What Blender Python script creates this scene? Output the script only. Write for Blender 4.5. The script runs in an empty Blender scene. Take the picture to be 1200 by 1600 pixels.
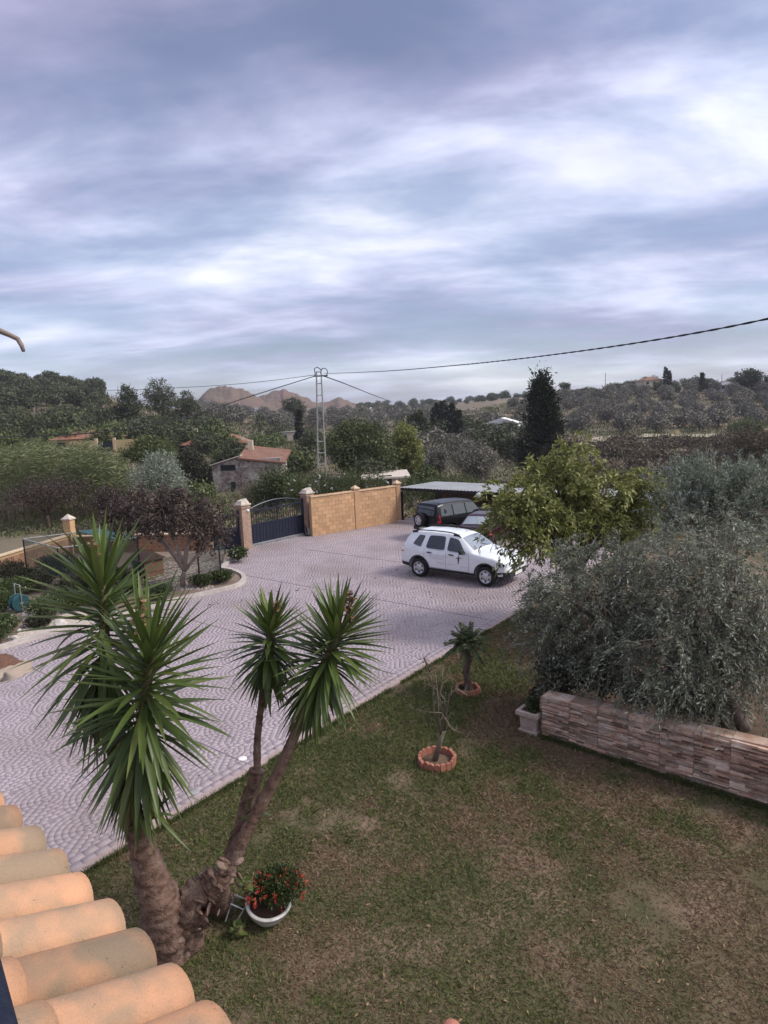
import bpy, bmesh, math, random
import numpy as np
from mathutils import Vector, Matrix

random.seed(7)
rng = np.random.default_rng(11)
SC = bpy.context.scene
COL = SC.collection
R_ = math.radians

# ------------------------------------------------------------------ camera
FPX, CAM_H, PITCH, ROLL = 1020.0, 6.0, math.atan(160 / 1020), 0.04
CP = np.array([0, 0, CAM_H])
cF = np.array([0, math.cos(PITCH), -math.sin(PITCH)])
_r0 = np.array([1.0, 0, 0]); _u0 = np.array([0, math.sin(PITCH), math.cos(PITCH)])
cR = _r0 * math.cos(ROLL) - _u0 * math.sin(ROLL)
cU = _u0 * math.cos(ROLL) + _r0 * math.sin(ROLL)
cam_d = bpy.data.cameras.new('camera')
cam = bpy.data.objects.new('camera', cam_d); COL.objects.link(cam)
cam.matrix_world = Matrix(((cR[0], cU[0], -cF[0], 0), (cR[1], cU[1], -cF[1], 0), (cR[2], cU[2], -cF[2], CAM_H), (0, 0, 0, 1)))
cam_d.sensor_fit = 'VERTICAL'; cam_d.sensor_height = 36.0
cam_d.lens = 36.0 * FPX / 1600.0
cam_d.clip_start = 0.05; cam_d.clip_end = 6000
SC.camera = cam

# ------------------------------------------------------------------ sky, sun, exposure
SUN_EL, SUN_AZ = R_(46), R_(98)          # azimuth from +Y towards +X
sun_dir = Vector((math.sin(SUN_AZ) * math.cos(SUN_EL), math.cos(SUN_AZ) * math.cos(SUN_EL), math.sin(SUN_EL)))
W = bpy.data.worlds.new('World'); SC.world = W; W.use_nodes = True
nt = W.node_tree; nt.nodes.clear()
def N(tree, typ, **kw):
    n = tree.nodes.new(typ)
    for k, v in kw.items(): setattr(n, k, v)
    return n
def L(tree, a, b): tree.links.new(a, b)
def math_node(t, op, a, b=None, clamp=False):
    n = N(t, 'ShaderNodeMath', operation=op, use_clamp=clamp)
    for i, q in enumerate((a, b)):
        if q is None: continue
        if isinstance(q, (int, float)): n.inputs[i].default_value = q
        else: L(t, q, n.inputs[i])
    return n.outputs[0]
def mixc(t, fac, a, b, mode='MIX'):
    n = N(t, 'ShaderNodeMix', data_type='RGBA', blend_type=mode)
    for s, q in ((n.inputs[0], fac), (n.inputs[6], a), (n.inputs[7], b)):
        if isinstance(q, (int, float)): s.default_value = q
        elif isinstance(q, tuple): s.default_value = (*q[:3], 1)
        else: L(t, q, s)
    return n.outputs[2]
def ramp(t, fac, stops, interp='LINEAR'):
    n = N(t, 'ShaderNodeValToRGB'); n.color_ramp.interpolation = interp
    els = n.color_ramp.elements
    while len(els) < len(stops): els.new(0.5)
    for e, (p, c) in zip(els, stops):
        e.position = p; e.color = (*c, 1) if isinstance(c, tuple) else (c, c, c, 1)
    L(t, fac, n.inputs[0]); return n.outputs[0]
def noise(t, vec, scale, detail=4, rough=0.55, dist=0.0):
    n = N(t, 'ShaderNodeTexNoise'); n.inputs['Scale'].default_value = scale
    n.inputs['Detail'].default_value = detail; n.inputs['Roughness'].default_value = rough
    n.inputs['Distortion'].default_value = dist
    if vec is not None: L(t, vec, n.inputs['Vector'])
    return n.outputs[0]
sky = N(nt, 'ShaderNodeTexSky', sky_type='NISHITA', sun_disc=False, sun_elevation=SUN_EL, sun_rotation=SUN_AZ)
skyc = mixc(nt, 1.0, sky.outputs[0], (0.058, 0.060, 0.066), 'MULTIPLY')
tc = N(nt, 'ShaderNodeTexCoord')
sep = N(nt, 'ShaderNodeSeparateXYZ'); L(nt, tc.outputs['Generated'], sep.inputs[0])
zz = math_node(nt, 'ADD', math_node(nt, 'MAXIMUM', sep.outputs[2], 0.0), 0.16)
cx = math_node(nt, 'DIVIDE', sep.outputs[0], zz); cy = math_node(nt, 'DIVIDE', sep.outputs[1], zz)
cv = N(nt, 'ShaderNodeCombineXYZ'); L(nt, cx, cv.inputs[0]); L(nt, cy, cv.inputs[1])
mp = N(nt, 'ShaderNodeMapping'); L(nt, cv.outputs[0], mp.inputs[0])
mp.inputs['Rotation'].default_value = (0, 0, R_(24)); mp.inputs['Scale'].default_value = (0.62, 1.0, 1); mp.inputs['Location'].default_value = (-4.57, 6.84, 0)
n1 = noise(nt, mp.outputs[0], 0.72, 5, 0.5, 0.2)
n2 = noise(nt, mp.outputs[0], 2.0, 6, 0.55, 0.25)
n3 = noise(nt, mp.outputs[0], 5.2, 5, 0.62, 0.3)
s = math_node(nt, 'ADD', math_node(nt, 'MULTIPLY', n1, 0.68), math_node(nt, 'ADD', math_node(nt, 'MULTIPLY', n2, 0.25), math_node(nt, 'MULTIPLY', n3, 0.07)))
# the sun stands behind the cloud: the layer is brighter towards it
dp = N(nt, 'ShaderNodeVectorMath', operation='DOT_PRODUCT'); L(nt, tc.outputs['Generated'], dp.inputs[0]); dp.inputs[1].default_value = sun_dir
glow = math_node(nt, 'POWER', math_node(nt, 'MAXIMUM', dp.outputs['Value'], 0.0), 3.0)
s2 = math_node(nt, 'ADD', s, math_node(nt, 'MULTIPLY', glow, 0.32))
cloud = ramp(nt, s2, [(0.36, (0.15, 0.145, 0.225)), (0.45, (0.24, 0.24, 0.355)), (0.54, (0.39, 0.41, 0.535)), (0.66, (0.58, 0.60, 0.65))])
thin = ramp(nt, n2, [(0.30, 0.25), (0.62, 1.0)])
hz = ramp(nt, sep.outputs[2], [(0.0, 0.55), (0.16, 1.0)])
cover = math_node(nt, 'MULTIPLY', thin, hz)
cover = math_node(nt, 'MAXIMUM', cover, 0.42)
gl = math_node(nt, 'ADD', math_node(nt, 'MULTIPLY', glow, 0.5), 1.0)
cloud = mixc(nt, 1.0, cloud, gl, 'MULTIPLY')
skymix = mixc(nt, cover, skyc, cloud)
bg = N(nt, 'ShaderNodeBackground'); bg.inputs[1].default_value = 1.0
L(nt, skymix, bg.inputs[0])
wo = N(nt, 'ShaderNodeOutputWorld'); L(nt, bg.outputs[0], wo.inputs[0])

sd = bpy.data.lights.new('sun', 'SUN'); sd.energy = 1.5; sd.angle = R_(14); sd.color = (1.0, 0.95, 0.88)
so = bpy.data.objects.new('sun', sd); COL.objects.link(so)
so.rotation_euler = sun_dir.to_track_quat('Z', 'Y').to_euler()
SC.view_settings.view_transform = 'Standard'; SC.view_settings.look = 'None'
SC.view_settings.exposure = 1.0; SC.view_settings.gamma = 1.0
SC.cycles.max_bounces = 6; SC.cycles.transparent_max_bounces = 8
SC.cycles.use_denoising = True

# ------------------------------------------------------------------ pixel (1200x1600) to world
def ray(x, y): return cF + cR * ((x - 600) / FPX) - cU * ((y - 800) / FPX)
def P(x, y, z=0.0):
    d = ray(x, y); return CP + d * ((z - CAM_H) / d[2])
def PD(x, y, D): return CP + ray(x, y) * D
def PY(x, y, Y):
    d = ray(x, y); return CP + d * (Y / d[1])
E1 = np.array([0.612, 0.791, 0.0]); E2 = np.array([0.791, -0.612, 0.0]); UP = np.array([0, 0, 1.0])

# ------------------------------------------------------------------ materials
MATS = {}
def new_mat(name):
    m = bpy.data.materials.new(name); m.use_nodes = True; MATS[name] = m
    t = m.node_tree; t.nodes.clear()
    o = N(t, 'ShaderNodeOutputMaterial'); b = N(t, 'ShaderNodeBsdfPrincipled'); L(t, b.outputs[0], o.inputs[0])
    return m, t, b, o
def pm(name, c1, c2=None, scale=4.0, rough=0.8, bump=0.0, bscale=30.0, metallic=0.0, island=0.0, c3=None, s3=0.6, c3r=(0.48, 0.66), spec=0.3, coord='Object', lo=0.35, hi=0.68, bdist=0.01):
    m, t, b, o = new_mat(name)
    tc = N(t, 'ShaderNodeTexCoord'); vec = tc.outputs['Object' if coord == 'Position' else coord]
    oi0 = N(t, 'ShaderNodeObjectInfo')
    if coord == 'Position': vec = N(t, 'ShaderNodeNewGeometry').outputs['Position']
    else:
        va = N(t, 'ShaderNodeVectorMath', operation='ADD'); L(t, vec, va.inputs[0]); L(t, math_node(t, 'MULTIPLY', oi0.outputs['Random'], 53.0), va.inputs[1]); vec = va.outputs[0]
    if c2 is None: c2 = tuple(x * 0.75 for x in c1)
    f = ramp(t, noise(t, vec, scale, 5, 0.6), [(lo, 0.0), (hi, 1.0)])
    col = mixc(t, f, c1, c2)
    if c3 is not None:
        f3 = ramp(t, noise(t, vec, s3, 3, 0.6), [(c3r[0], 0.0), (c3r[1], 1.0)])
        col = mixc(t, f3, col, c3)
    if island > 0:
        g = N(t, 'ShaderNodeNewGeometry')
        oi = N(t, 'ShaderNodeObjectInfo')
        rnd = math_node(t, 'FRACT', math_node(t, 'ADD', g.outputs['Random Per Island'], oi.outputs['Random']))
        br = ramp(t, rnd, [(0.0, 1 - island), (1.0, 1 + island * 0.6)])
        col = mixc(t, 1.0, col, br, 'MULTIPLY')
    L(t, col, b.inputs['Base Color'])
    b.inputs['Roughness'].default_value = rough; b.inputs['Metallic'].default_value = metallic
    b.inputs['Specular IOR Level'].default_value = spec
    if bump > 0:
        bn = N(t, 'ShaderNodeBump'); bn.inputs['Strength'].default_value = bump; bn.inputs['Distance'].default_value = bdist
        L(t, noise(t, vec, bscale, 4, 0.65), bn.inputs['Height']); L(t, bn.outputs[0], b.inputs['Normal'])
    return m
def fol(name, c1, c2, c3=None, trans=0.25, rough=0.6, spec=0.25, f3=0.12):
    """leaf material: every leaf (mesh island) takes its own tone"""
    m, t, b, o = new_mat(name)
    g = N(t, 'ShaderNodeNewGeometry'); oi = N(t, 'ShaderNodeObjectInfo')
    rnd = math_node(t, 'FRACT', math_node(t, 'ADD', g.outputs['Random Per Island'], oi.outputs['Random']))
    st = [(0.0, c1), (1.0 - (f3 if c3 else 0) - 0.02, c2)]
    if c3: st.append((1.0 - f3 + 0.03, c3))
    col = ramp(t, rnd, st)
    v = ramp(t, oi.outputs['Random'], [(0, 0.82), (1, 1.15)])
    col = mixc(t, 1.0, col, v, 'MULTIPLY')
    L(t, col, b.inputs['Base Color']); b.inputs['Roughness'].default_value = rough
    b.inputs['Specular IOR Level'].default_value = spec
    if trans > 0:
        tr = N(t, 'ShaderNodeBsdfTranslucent'); L(t, col, tr.inputs[0])
        mx = N(t, 'ShaderNodeMixShader'); mx.inputs[0].default_value = trans
        L(t, b.outputs[0], mx.inputs[1]); L(t, tr.outputs[0], mx.inputs[2]); L(t, mx.outputs[0], o.inputs[0])
    return m
def glassy(name, c, rough=0.06, spec=0.6, metallic=0.0, coat=0.0):
    m, t, b, o = new_mat(name)
    b.inputs['Base Color'].default_value = (*c, 1); b.inputs['Roughness'].default_value = rough
    b.inputs['Specular IOR Level'].default_value = spec; b.inputs['Metallic'].default_value = metallic
    b.inputs['Coat Weight'].default_value = coat; b.inputs['Coat Roughness'].default_value = 0.05
    return m

# ------------------------------------------------------------------ mesh helpers
def link(o, parent=None):
    COL.objects.link(o)
    if parent is not None: o.parent = parent
    return o
def tag(o, label=None, cat=None, group=None, kind=None):
    if label: o['label'] = label
    if cat: o['category'] = cat
    if group: o['group'] = group
    if kind: o['kind'] = kind
    return o
def empty(name, loc, rz=0.0, label=None, cat=None, group=None):
    o = bpy.data.objects.new(name, None); o.empty_display_size = 0.1
    o.location = Vector(loc); o.rotation_euler = (0, 0, rz); link(o)
    return tag(o, label, cat, group)
def mesh_np(name, v, f, smooth=False):
    """v (n,3), f (m,k) numpy arrays of equal-sized faces"""
    v = np.ascontiguousarray(v, dtype=np.float32); f = np.ascontiguousarray(f, dtype=np.int32)
    me = bpy.data.meshes.new(name); n, k = f.shape
    me.vertices.add(len(v)); me.vertices.foreach_set('co', v.ravel())
    me.loops.add(n * k); me.loops.foreach_set('vertex_index', f.ravel())
    me.polygons.add(n); me.polygons.foreach_set('loop_start', np.arange(0, n * k, k, dtype=np.int32))
    if smooth: me.polygons.foreach_set('use_smooth', np.ones(n, dtype=bool))
    me.update(calc_edges=True); return me
def np_obj(name, v, f, mat, parent=None, smooth=False):
    me = mesh_np(name, v, f, smooth); me.materials.append(MATS[mat] if isinstance(mat, str) else mat)
    return link(bpy.data.objects.new(name, me), parent)
class MB:
    def __init__(self): self.v = []; self.f = []
    def add(self, vs, fs):
        b = len(self.v); self.v += [tuple(float(c) for c in p) for p in vs]; self.f += [tuple(i + b for i in f) for f in fs]; return self
    def box(self, c, s, ax=None, taper=1.0):
        """centre, full sizes, optional 3 axes"""
        c = np.array(c, float); a = np.eye(3) if ax is None else np.array(ax, float)
        vs = []
        for z in (-1, 1):
            k = taper if z > 0 else 1.0
            for x, y in ((-1, -1), (1, -1), (1, 1), (-1, 1)):
                vs.append(c + a[0] * x * s[0] / 2 * k + a[1] * y * s[1] / 2 * k + a[2] * z * s[2] / 2)
        return self.add(vs, [(3, 2, 1, 0), (4, 5, 6, 7), (0, 1, 5, 4), (1, 2, 6, 5), (2, 3, 7, 6), (3, 0, 4, 7)])
    def tube(self, pts, rad, n=8, cap=True):
        pts = [np.array(p, float) for p in pts]
        if isinstance(rad, (int, float)): rad = [rad] * len(pts)
        rings = []; prev = None
        for i, p in enumerate(pts):
            t = pts[min(i + 1, len(pts) - 1)] - pts[max(i - 1, 0)]; t = t / (np.linalg.norm(t) + 1e-9)
            if prev is None:
                a = np.array([0, 0, 1.0]) if abs(t[2]) < 0.9 else np.array([1.0, 0, 0])
                u = np.cross(t, a)
            else: u = prev - t * np.dot(prev, t)
            u = u / (np.linalg.norm(u) + 1e-9); prev = u; w = np.cross(t, u)
            rings.append([p + (u * math.cos(2 * math.pi * k / n) + w * math.sin(2 * math.pi * k / n)) * rad[i] for k in range(n)])
        vs = [q for r in rings for q in r]; fs = []
        for i in range(len(pts) - 1):
            for k in range(n):
                fs.append((i * n + k, i * n + (k + 1) % n, (i + 1) * n + (k + 1) % n, (i + 1) * n + k))
        if cap: fs += [tuple(range(n))[::-1], tuple(range((len(pts) - 1) * n, len(pts) * n))]
        return self.add(vs, fs)
    def lathe(self, prof, c=(0, 0, 0), n=20, ax=None):
        """profile [(r,h)], about axis ax[2]"""
        c = np.array(c, float); a = np.eye(3) if ax is None else np.array(ax, float); vs = []; fs = []
        for r, h in prof:
            for k in range(n):
                t = 2 * math.pi * k / n; vs.append(c + (a[0] * math.cos(t) + a[1] * math.sin(t)) * r + a[2] * h)
        for i in range(len(prof) - 1):
            for k in range(n): fs.append((i * n + k, i * n + (k + 1) % n, (i + 1) * n + (k + 1) % n, (i + 1) * n + k))
        return self.add(vs, fs)
    def prism(self, poly, z0, z1):
        n = len(poly); vs = [(p[0], p[1], z0) for p in poly] + [(p[0], p[1], z1) for p in poly]
        return self.add(vs, [tuple(range(n))[::-1], tuple(range(n, 2 * n))] + [(i, (i + 1) % n, n + (i + 1) % n, n + i) for i in range(n)])
    def slab(self, poly3, d):
        """closed plate from a 3-D polygon pushed by vector d"""
        n = len(poly3); d = np.array(d, float); vs = [np.array(p, float) for p in poly3]; vs += [p + d for p in vs]
        return self.add(vs, [tuple(range(n))[::-1], tuple(range(n, 2 * n))] + [(i, (i + 1) % n, n + (i + 1) % n, n + i) for i in range(n)])
    def mesh(self, name, smooth=False):
        me = bpy.data.meshes.new(name); me.from_pydata(self.v, [], self.f)
        bm = bmesh.new(); bm.from_mesh(me); bmesh.ops.recalc_face_normals(bm, faces=bm.faces); bm.to_mesh(me); bm.free()
        if smooth: me.polygons.foreach_set('use_smooth', np.ones(len(me.polygons), dtype=bool))
        me.update(); return me
    def build(self, name, mat, parent=None, smooth=False, bevel=0.0, loc=None):
        me = self.mesh(name, smooth); me.materials.append(MATS[mat] if isinstance(mat, str) else mat)
        if bevel > 0:
            bm = bmesh.new(); bm.from_mesh(me)
            bmesh.ops.bevel(bm, geom=bm.edges[:], offset=bevel, segments=2, affect='EDGES', profile=0.6); bm.to_mesh(me); bm.free()
            me.polygons.foreach_set('use_smooth', np.zeros(len(me.polygons), dtype=bool))
        o = bpy.data.objects.new(name, me)
        if loc is not None: o.location = Vector(loc)
        return link(o, parent)
def copy_tree(o, parent=None):
    c = o.copy(); COL.objects.link(c); c.parent = parent
    for ch in list(o.children): copy_tree(ch, c)
    return c
def unit(v): v = np.asarray(v, float); return v / (np.linalg.norm(v, axis=-1, keepdims=True) + 1e-9)
def leaves_np(pos, dirs, length, width, fold=0.25, jit=0.3, lrng=None, nrm=None, nj=0.55):
    """diamond leaves with a folded midrib: 4 verts, 2 triangles each"""
    g = lrng if lrng is not None else rng
    n = len(pos); d = unit(dirs)
    r = unit(g.normal(size=(n, 3)))
    if nrm is not None: r = -np.cross(d, unit(nrm + g.normal(size=(n, 3)) * nj)) * 1.0
    s = unit(np.cross(d, r)) if nrm is None else unit(r)
    nn = np.cross(s, d)
    if nrm is not None:
        fl = np.sum(nn * nrm, 1) < 0; s[fl] = -s[fl]; nn = np.cross(s, d)
    ln = (length * (1 + jit * (g.random(n) - 0.5) * 2))[:, None]; w = (width * (1 + jit * (g.random(n) - 0.5) * 2))[:, None]
    v = np.empty((n, 4, 3), np.float32)
    v[:, 0] = pos; v[:, 1] = pos + d * ln * 0.45 + s * w * 0.5 + nn * w * fold
    v[:, 2] = pos + d * ln; v[:, 3] = pos + d * ln * 0.45 - s * w * 0.5 + nn * w * fold
    b = np.arange(n)[:, None] * 4
    f = np.concatenate([b + np.array([[0, 1, 2]]), b + np.array([[0, 2, 3]])], 0)
    return v.reshape(-1, 3), f
def smooth_path(pts, n=6):
    pts = np.array(pts, float); out = []
    ext = np.vstack([2 * pts[0] - pts[1], pts, 2 * pts[-1] - pts[-2]])
    for i in range(len(pts) - 1):
        p0, p1, p2, p3 = ext[i:i + 4]
        for k in range(n):
            t = k / n; out.append(0.5 * ((2 * p1) + (p2 - p0) * t + (2 * p0 - 5 * p1 + 4 * p2 - p3) * t * t + (3 * p1 - p0 - 3 * p2 + p3) * t ** 3))
    out.append(pts[-1]); return np.array(out)
def smooth_vals(v, n=6): return np.interp(np.arange(0, len(v) - 1 + 1e-6, 1 / n), np.arange(len(v)), v)

# ================================================================== materials
pm('stamped', (0.385, 0.315, 0.33), (0.33, 0.27, 0.283), 1.1, 0.6, 0.25, 60, island=0.07, c3=(0.29, 0.23, 0.228), s3=0.28, spec=0.35, bdist=0.004, coord='Position')
pm('joint', (0.29, 0.235, 0.247), (0.23, 0.185, 0.197), 1.0, 0.8, 0.2, 60, coord='Position')
pm('kerb', (0.42, 0.31, 0.28), (0.31, 0.235, 0.22), 6.0, 0.8, 0.25, 40, island=0.1)
pm('bedkerb', (0.50, 0.44, 0.39), (0.36, 0.31, 0.29), 5.0, 0.85, 0.3, 40)
pm('soil', (0.085, 0.055, 0.035), (0.15, 0.10, 0.065), 5.0, 0.95, 0.6, 25)
pm('lawnsoil', (0.07, 0.065, 0.03), (0.14, 0.10, 0.06), 1.6, 0.95, 0.6, 40, c3=(0.20, 0.135, 0.095), s3=0.9)
pm('terrain', (0.19, 0.14, 0.10), (0.11, 0.105, 0.06), 0.08, 0.95, 0.5, 0.8, c3=(0.22, 0.15, 0.105), s3=0.035, bdist=0.3)
pm('redhill', (0.165, 0.083, 0.062), (0.10, 0.07, 0.048), 0.05, 0.95, 0.9, 0.06, c3=(0.13, 0.085, 0.055), s3=0.016, bdist=6.0, c3r=(.42,.56))
pm('gravel', (0.52, 0.44, 0.38), (0.38, 0.31, 0.27), 9.0, 0.9, 0.8, 70)
pm('block', (0.55, 0.335, 0.19), (0.47, 0.275, 0.15), 3.0, 0.9, 0.4, 50, island=0.16)
pm('mortar', (0.50, 0.34, 0.19), (0.42, 0.27, 0.14), 4.0, 0.95, 0.3, 40)
pm('capstone', (0.62, 0.47, 0.32), (0.45, 0.32, 0.2), 6.0, 0.85, 0.4, 30)
pm('palecap', (0.62, 0.54, 0.46), (0.40, 0.33, 0.28), 7.0, 0.85, 0.5, 25)
pm('navy', (0.010, 0.013, 0.032), (0.007, 0.009, 0.022), 4.0, 0.4, 0.05, 30, spec=0.5)
pm('blackmetal', (0.012, 0.012, 0.014), (0.02, 0.018, 0.018), 6.0, 0.5, 0.05, 30)
pm('greymetal', (0.42, 0.43, 0.45), (0.30, 0.30, 0.31), 5.0, 0.45, 0.1, 30, metallic=0.6)
pm('steelpaint', (0.34, 0.34, 0.33), (0.22, 0.21, 0.20), 3.0, 0.55, 0.1, 30)
pm('white', (0.78, 0.78, 0.77), (0.66, 0.64, 0.62), 3.0, 0.5, 0.1, 30)
def brick_mat(name, c1, c2, mort, bw, bh, msize=0.012, rough=0.9):
    m, t, b, o = new_mat(name); tc = N(t, 'ShaderNodeTexCoord'); br = N(t, 'ShaderNodeTexBrick')
    mp = N(t, 'ShaderNodeMapping'); mp.inputs['Rotation'].default_value = (R_(90), 0, 0)
    sp = N(t, 'ShaderNodeSeparateXYZ'); L(t, tc.outputs['Object'], sp.inputs[0])
    cb = N(t, 'ShaderNodeCombineXYZ'); L(t, math_node(t, 'ADD', sp.outputs[0], sp.outputs[1]), cb.inputs[0]); L(t, sp.outputs[2], cb.inputs[1])
    L(t, cb.outputs[0], br.inputs['Vector'])
    br.inputs['Scale'].default_value = 1.0; br.inputs['Brick Width'].default_value = bw; br.inputs['Row Height'].default_value = bh
    br.inputs['Mortar Size'].default_value = msize
    for k, c in (('Color1', c1), ('Color2', c2), ('Mortar', mort)): br.inputs[k].default_value = (*c, 1)
    nz = ramp(t, noise(t, tc.outputs['Object'], 6, 4), [(0.3, 0.75), (0.7, 1.15)])
    L(t, mixc(t, 1.0, br.outputs[0], nz, 'MULTIPLY'), b.inputs['Base Color']); b.inputs['Roughness'].default_value = rough
    bn = N(t, 'ShaderNodeBump'); bn.invert = True; bn.inputs['Strength'].default_value = 0.6; bn.inputs['Distance'].default_value = 0.008
    L(t, br.outputs['Fac'], bn.inputs['Height']); L(t, bn.outputs[0], b.inputs['Normal']); return m
brick_mat('pillarbrick', (0.36, 0.20, 0.13), (0.27, 0.15, 0.10), (0.42, 0.33, 0.26), 0.24, 0.062)

# ================================================================== terrain
_cols = np.array([-400, 0, 100, 150, 220, 300, 450, 620, 700, 800, 900, 1000, 1100, 1200, 1600], float)
_rows = np.array([30, 36, 48, 62, 90, 130, 200, 280, 400, 600, 1000, 2500], float)
def zfor(px, py, Y): return PY(px, py, Y)[2]
_T = np.zeros((len(_rows), len(_cols)))
_T[0] = -0.2; _T[1] = -0.3
_T[2] = -0.9
_T[3] = [-1.2, -1.2, -1.3, -1.5, -1.8, -2.0, -1.6, -2.2, -2.6, -3.0, -3.0, -3.0, -3.0, -3.0, -3.0]
_py = {4: [705, 705, 704, 705, 715, 722, 718, 728, 735, 735, 735, 730, 725, 720, 700],
       5: [690, 688, 685, 684, 688, 692, 697, 703, 708, 700, 699, 694, 692, 690, 670],
       6: [650, 642, 642, 647, 657, 666, 673, 676, 668, 667, 657, 652, 647, 645, 630],
       7: [612, 606, 604, 615, 634, 651, 661, 661, 655, 640, 617, 608, 604, 604, 596]}
for k, v in _py.items(): _T[k] = [zfor(a, b, _rows[k]) for a, b in zip(_cols, v)]
_T[8] = [15, 17, 15, 13, 10, 9.5, 4.5, 3.0, 3.2, 8.5, 9, 8, 8, 7, 7]
_T[9] = [12, 12, 12, 12, 13, 14.5, 8.5, 7.5, 9.0, 12.5, 6, 5, 5, 5, 5]
_T[10] = [8, 8, 8, 8, 10, 12, 12, 12, 12, 10, 5, 5, 5, 5, 5]
_T[11] = 0
def tz(x, y):
    x = np.asarray(x, float); y = np.asarray(y, float)
    r = np.hypot(x, y); a = np.arctan2(x, y)
    a = np.clip(a, -0.78, 0.78)
    px = 600 + FPX * np.tan(a) / math.cos(PITCH)
    # depth along Y that this radius has inside the view cone
    Y = r * np.cos(a)
    ci = np.clip(np.searchsorted(_cols, px) - 1, 0, len(_cols) - 2); ri = np.clip(np.searchsorted(_rows, Y) - 1, 0, len(_rows) - 2)
    u = np.clip((px - _cols[ci]) / (_cols[ci + 1] - _cols[ci]), 0, 1); v = np.clip((Y - _rows[ri]) / (_rows[ri + 1] - _rows[ri]), 0, 1)
    us = u * u * (3 - 2 * u)
    z = (_T[ri, ci] * (1 - us) + _T[ri, ci + 1] * us) * (1 - v) + (_T[ri + 1, ci] * (1 - us) + _T[ri + 1, ci + 1] * us) * v
    amp = np.clip((Y - 45) / 200, 0, 1)
    z = z + amp * (0.7 * np.sin(x * 0.11 + 1.3) * np.cos(y * 0.09) + 0.4 * np.sin(x * 0.23 + y * 0.19))
    return z
na, nr = 260, 130
aa = np.concatenate([np.linspace(-math.pi, -0.8, 40, endpoint=False), np.linspace(-0.8, 0.8, na - 80), np.linspace(0.8, math.pi, 41)[1:]])
rr = np.concatenate([[0.0], np.geomspace(4, 2600, nr - 1)])
A, RR = np.meshgrid(aa, rr)
X = RR * np.sin(A); Yg = RR * np.cos(A); Z = tz(X, Yg)
nn_ = A.shape[1]
idx = np.arange(A.size).reshape(A.shape)
fq = np.stack([idx[:-1, :-1], idx[:-1, 1:], idx[1:, 1:], idx[1:, :-1]], -1).reshape(-1, 4)
tag(np_obj('terrain', np.stack([X, Yg, Z], -1).reshape(-1, 3), fq, 'terrain', smooth=True), kind='structure')

def vnoise(x, y, sc, seed):
    g = np.random.default_rng(seed); tab = g.random((64, 64)); x = x * sc + 31.7; y = y * sc + 17.3
    xi = np.floor(x).astype(int); yi = np.floor(y).astype(int); fx = x - xi; fy = y - yi
    fx = fx * fx * (3 - 2 * fx); fy = fy * fy * (3 - 2 * fy)
    t = lambda a, b: tab[a % 64, b % 64]
    return (t(xi, yi) * (1 - fx) + t(xi + 1, yi) * fx) * (1 - fy) + (t(xi, yi + 1) * (1 - fx) + t(xi + 1, yi + 1) * fx) * fy
def ridge(name, prof, Y, depth, foot_py, mat='redhill', seed=3):
    """a hill whose skyline passes through the given view points at distance Y"""
    g = np.random.default_rng(seed)
    px = np.linspace(prof[0][0], prof[-1][0], 110); py = np.interp(px, [p[0] for p in prof], [p[1] for p in prof])
    top = np.array([PY(a, b, Y) for a, b in zip(px, py)])
    foot = np.array([PY(a, foot_py, Y - depth)[2] for a in px]) - 4
    vs = []; nj = 26
    ph = g.random(8) * 6.28
    for j in range(nj):
        s_ = j / (nj - 1) * 2 - 1            # -1 front foot .. 0 crest .. 1 back foot
        h = (1 - abs(s_)) ** 0.9 if s_ < 0 else (1 - s_) ** 1.2
        y = Y + s_ * depth
        x = top[:, 0] * y / Y
        rel = 4 * (1 - h) * h
        z = foot + (top[:, 2] - foot) * h * (1 + rel * 0.28 * (vnoise(px * 0.07, np.full_like(px, s_ * 2.2), 1.0, seed) - 0.5))
        z = z + (vnoise(px * 0.22, np.full_like(px, s_ * 5.0), 1.0, seed + 1) - 0.5) * 2.2 * (0.35 + h) + (vnoise(px * 0.6, np.full_like(px, s_ * 12.0), 1.0, seed + 2) - 0.5) * 0.8
        vs.append(np.stack([x, np.full_like(x, y), z], -1))
    v = np.array(vs); n = v.shape[1]; idx = np.arange(nj * n).reshape(nj, n)
    f = np.stack([idx[:-1, :-1], idx[:-1, 1:], idx[1:, 1:], idx[1:, :-1]], -1).reshape(-1, 4)
    return tag(np_obj(name, v.reshape(-1, 3), f, mat, smooth=True), kind='structure')
ridge('hill', [(230, 652), (270, 640), (300, 630), (318, 614), (330, 604), (342, 600.5), (352, 601), (362, 604), (380, 606), (396, 614), (408, 622), (430, 634), (480, 645)], 900, 170, 660, seed=3)
ridge('hill', [(370, 640), (400, 622), (415, 615), (430, 609), (442, 607.5), (455, 611), (470, 617), (490, 626), (520, 640), (560, 648)], 980, 150, 660, seed=5)
ridge('hill', [(440, 648), (480, 634), (505, 627), (520, 624), (526, 620), (532, 618.5), (538, 622), (550, 628), (575, 632), (620, 636), (700, 642)], 1050, 150, 660, seed=8)
ridge('hill', [(560, 645), (600, 636), (650, 631), (700, 629), (745, 629), (790, 621), (840, 613), (900, 608), (980, 606), (1100, 612)], 760, 150, 655, mat='terrain', seed=12)

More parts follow.
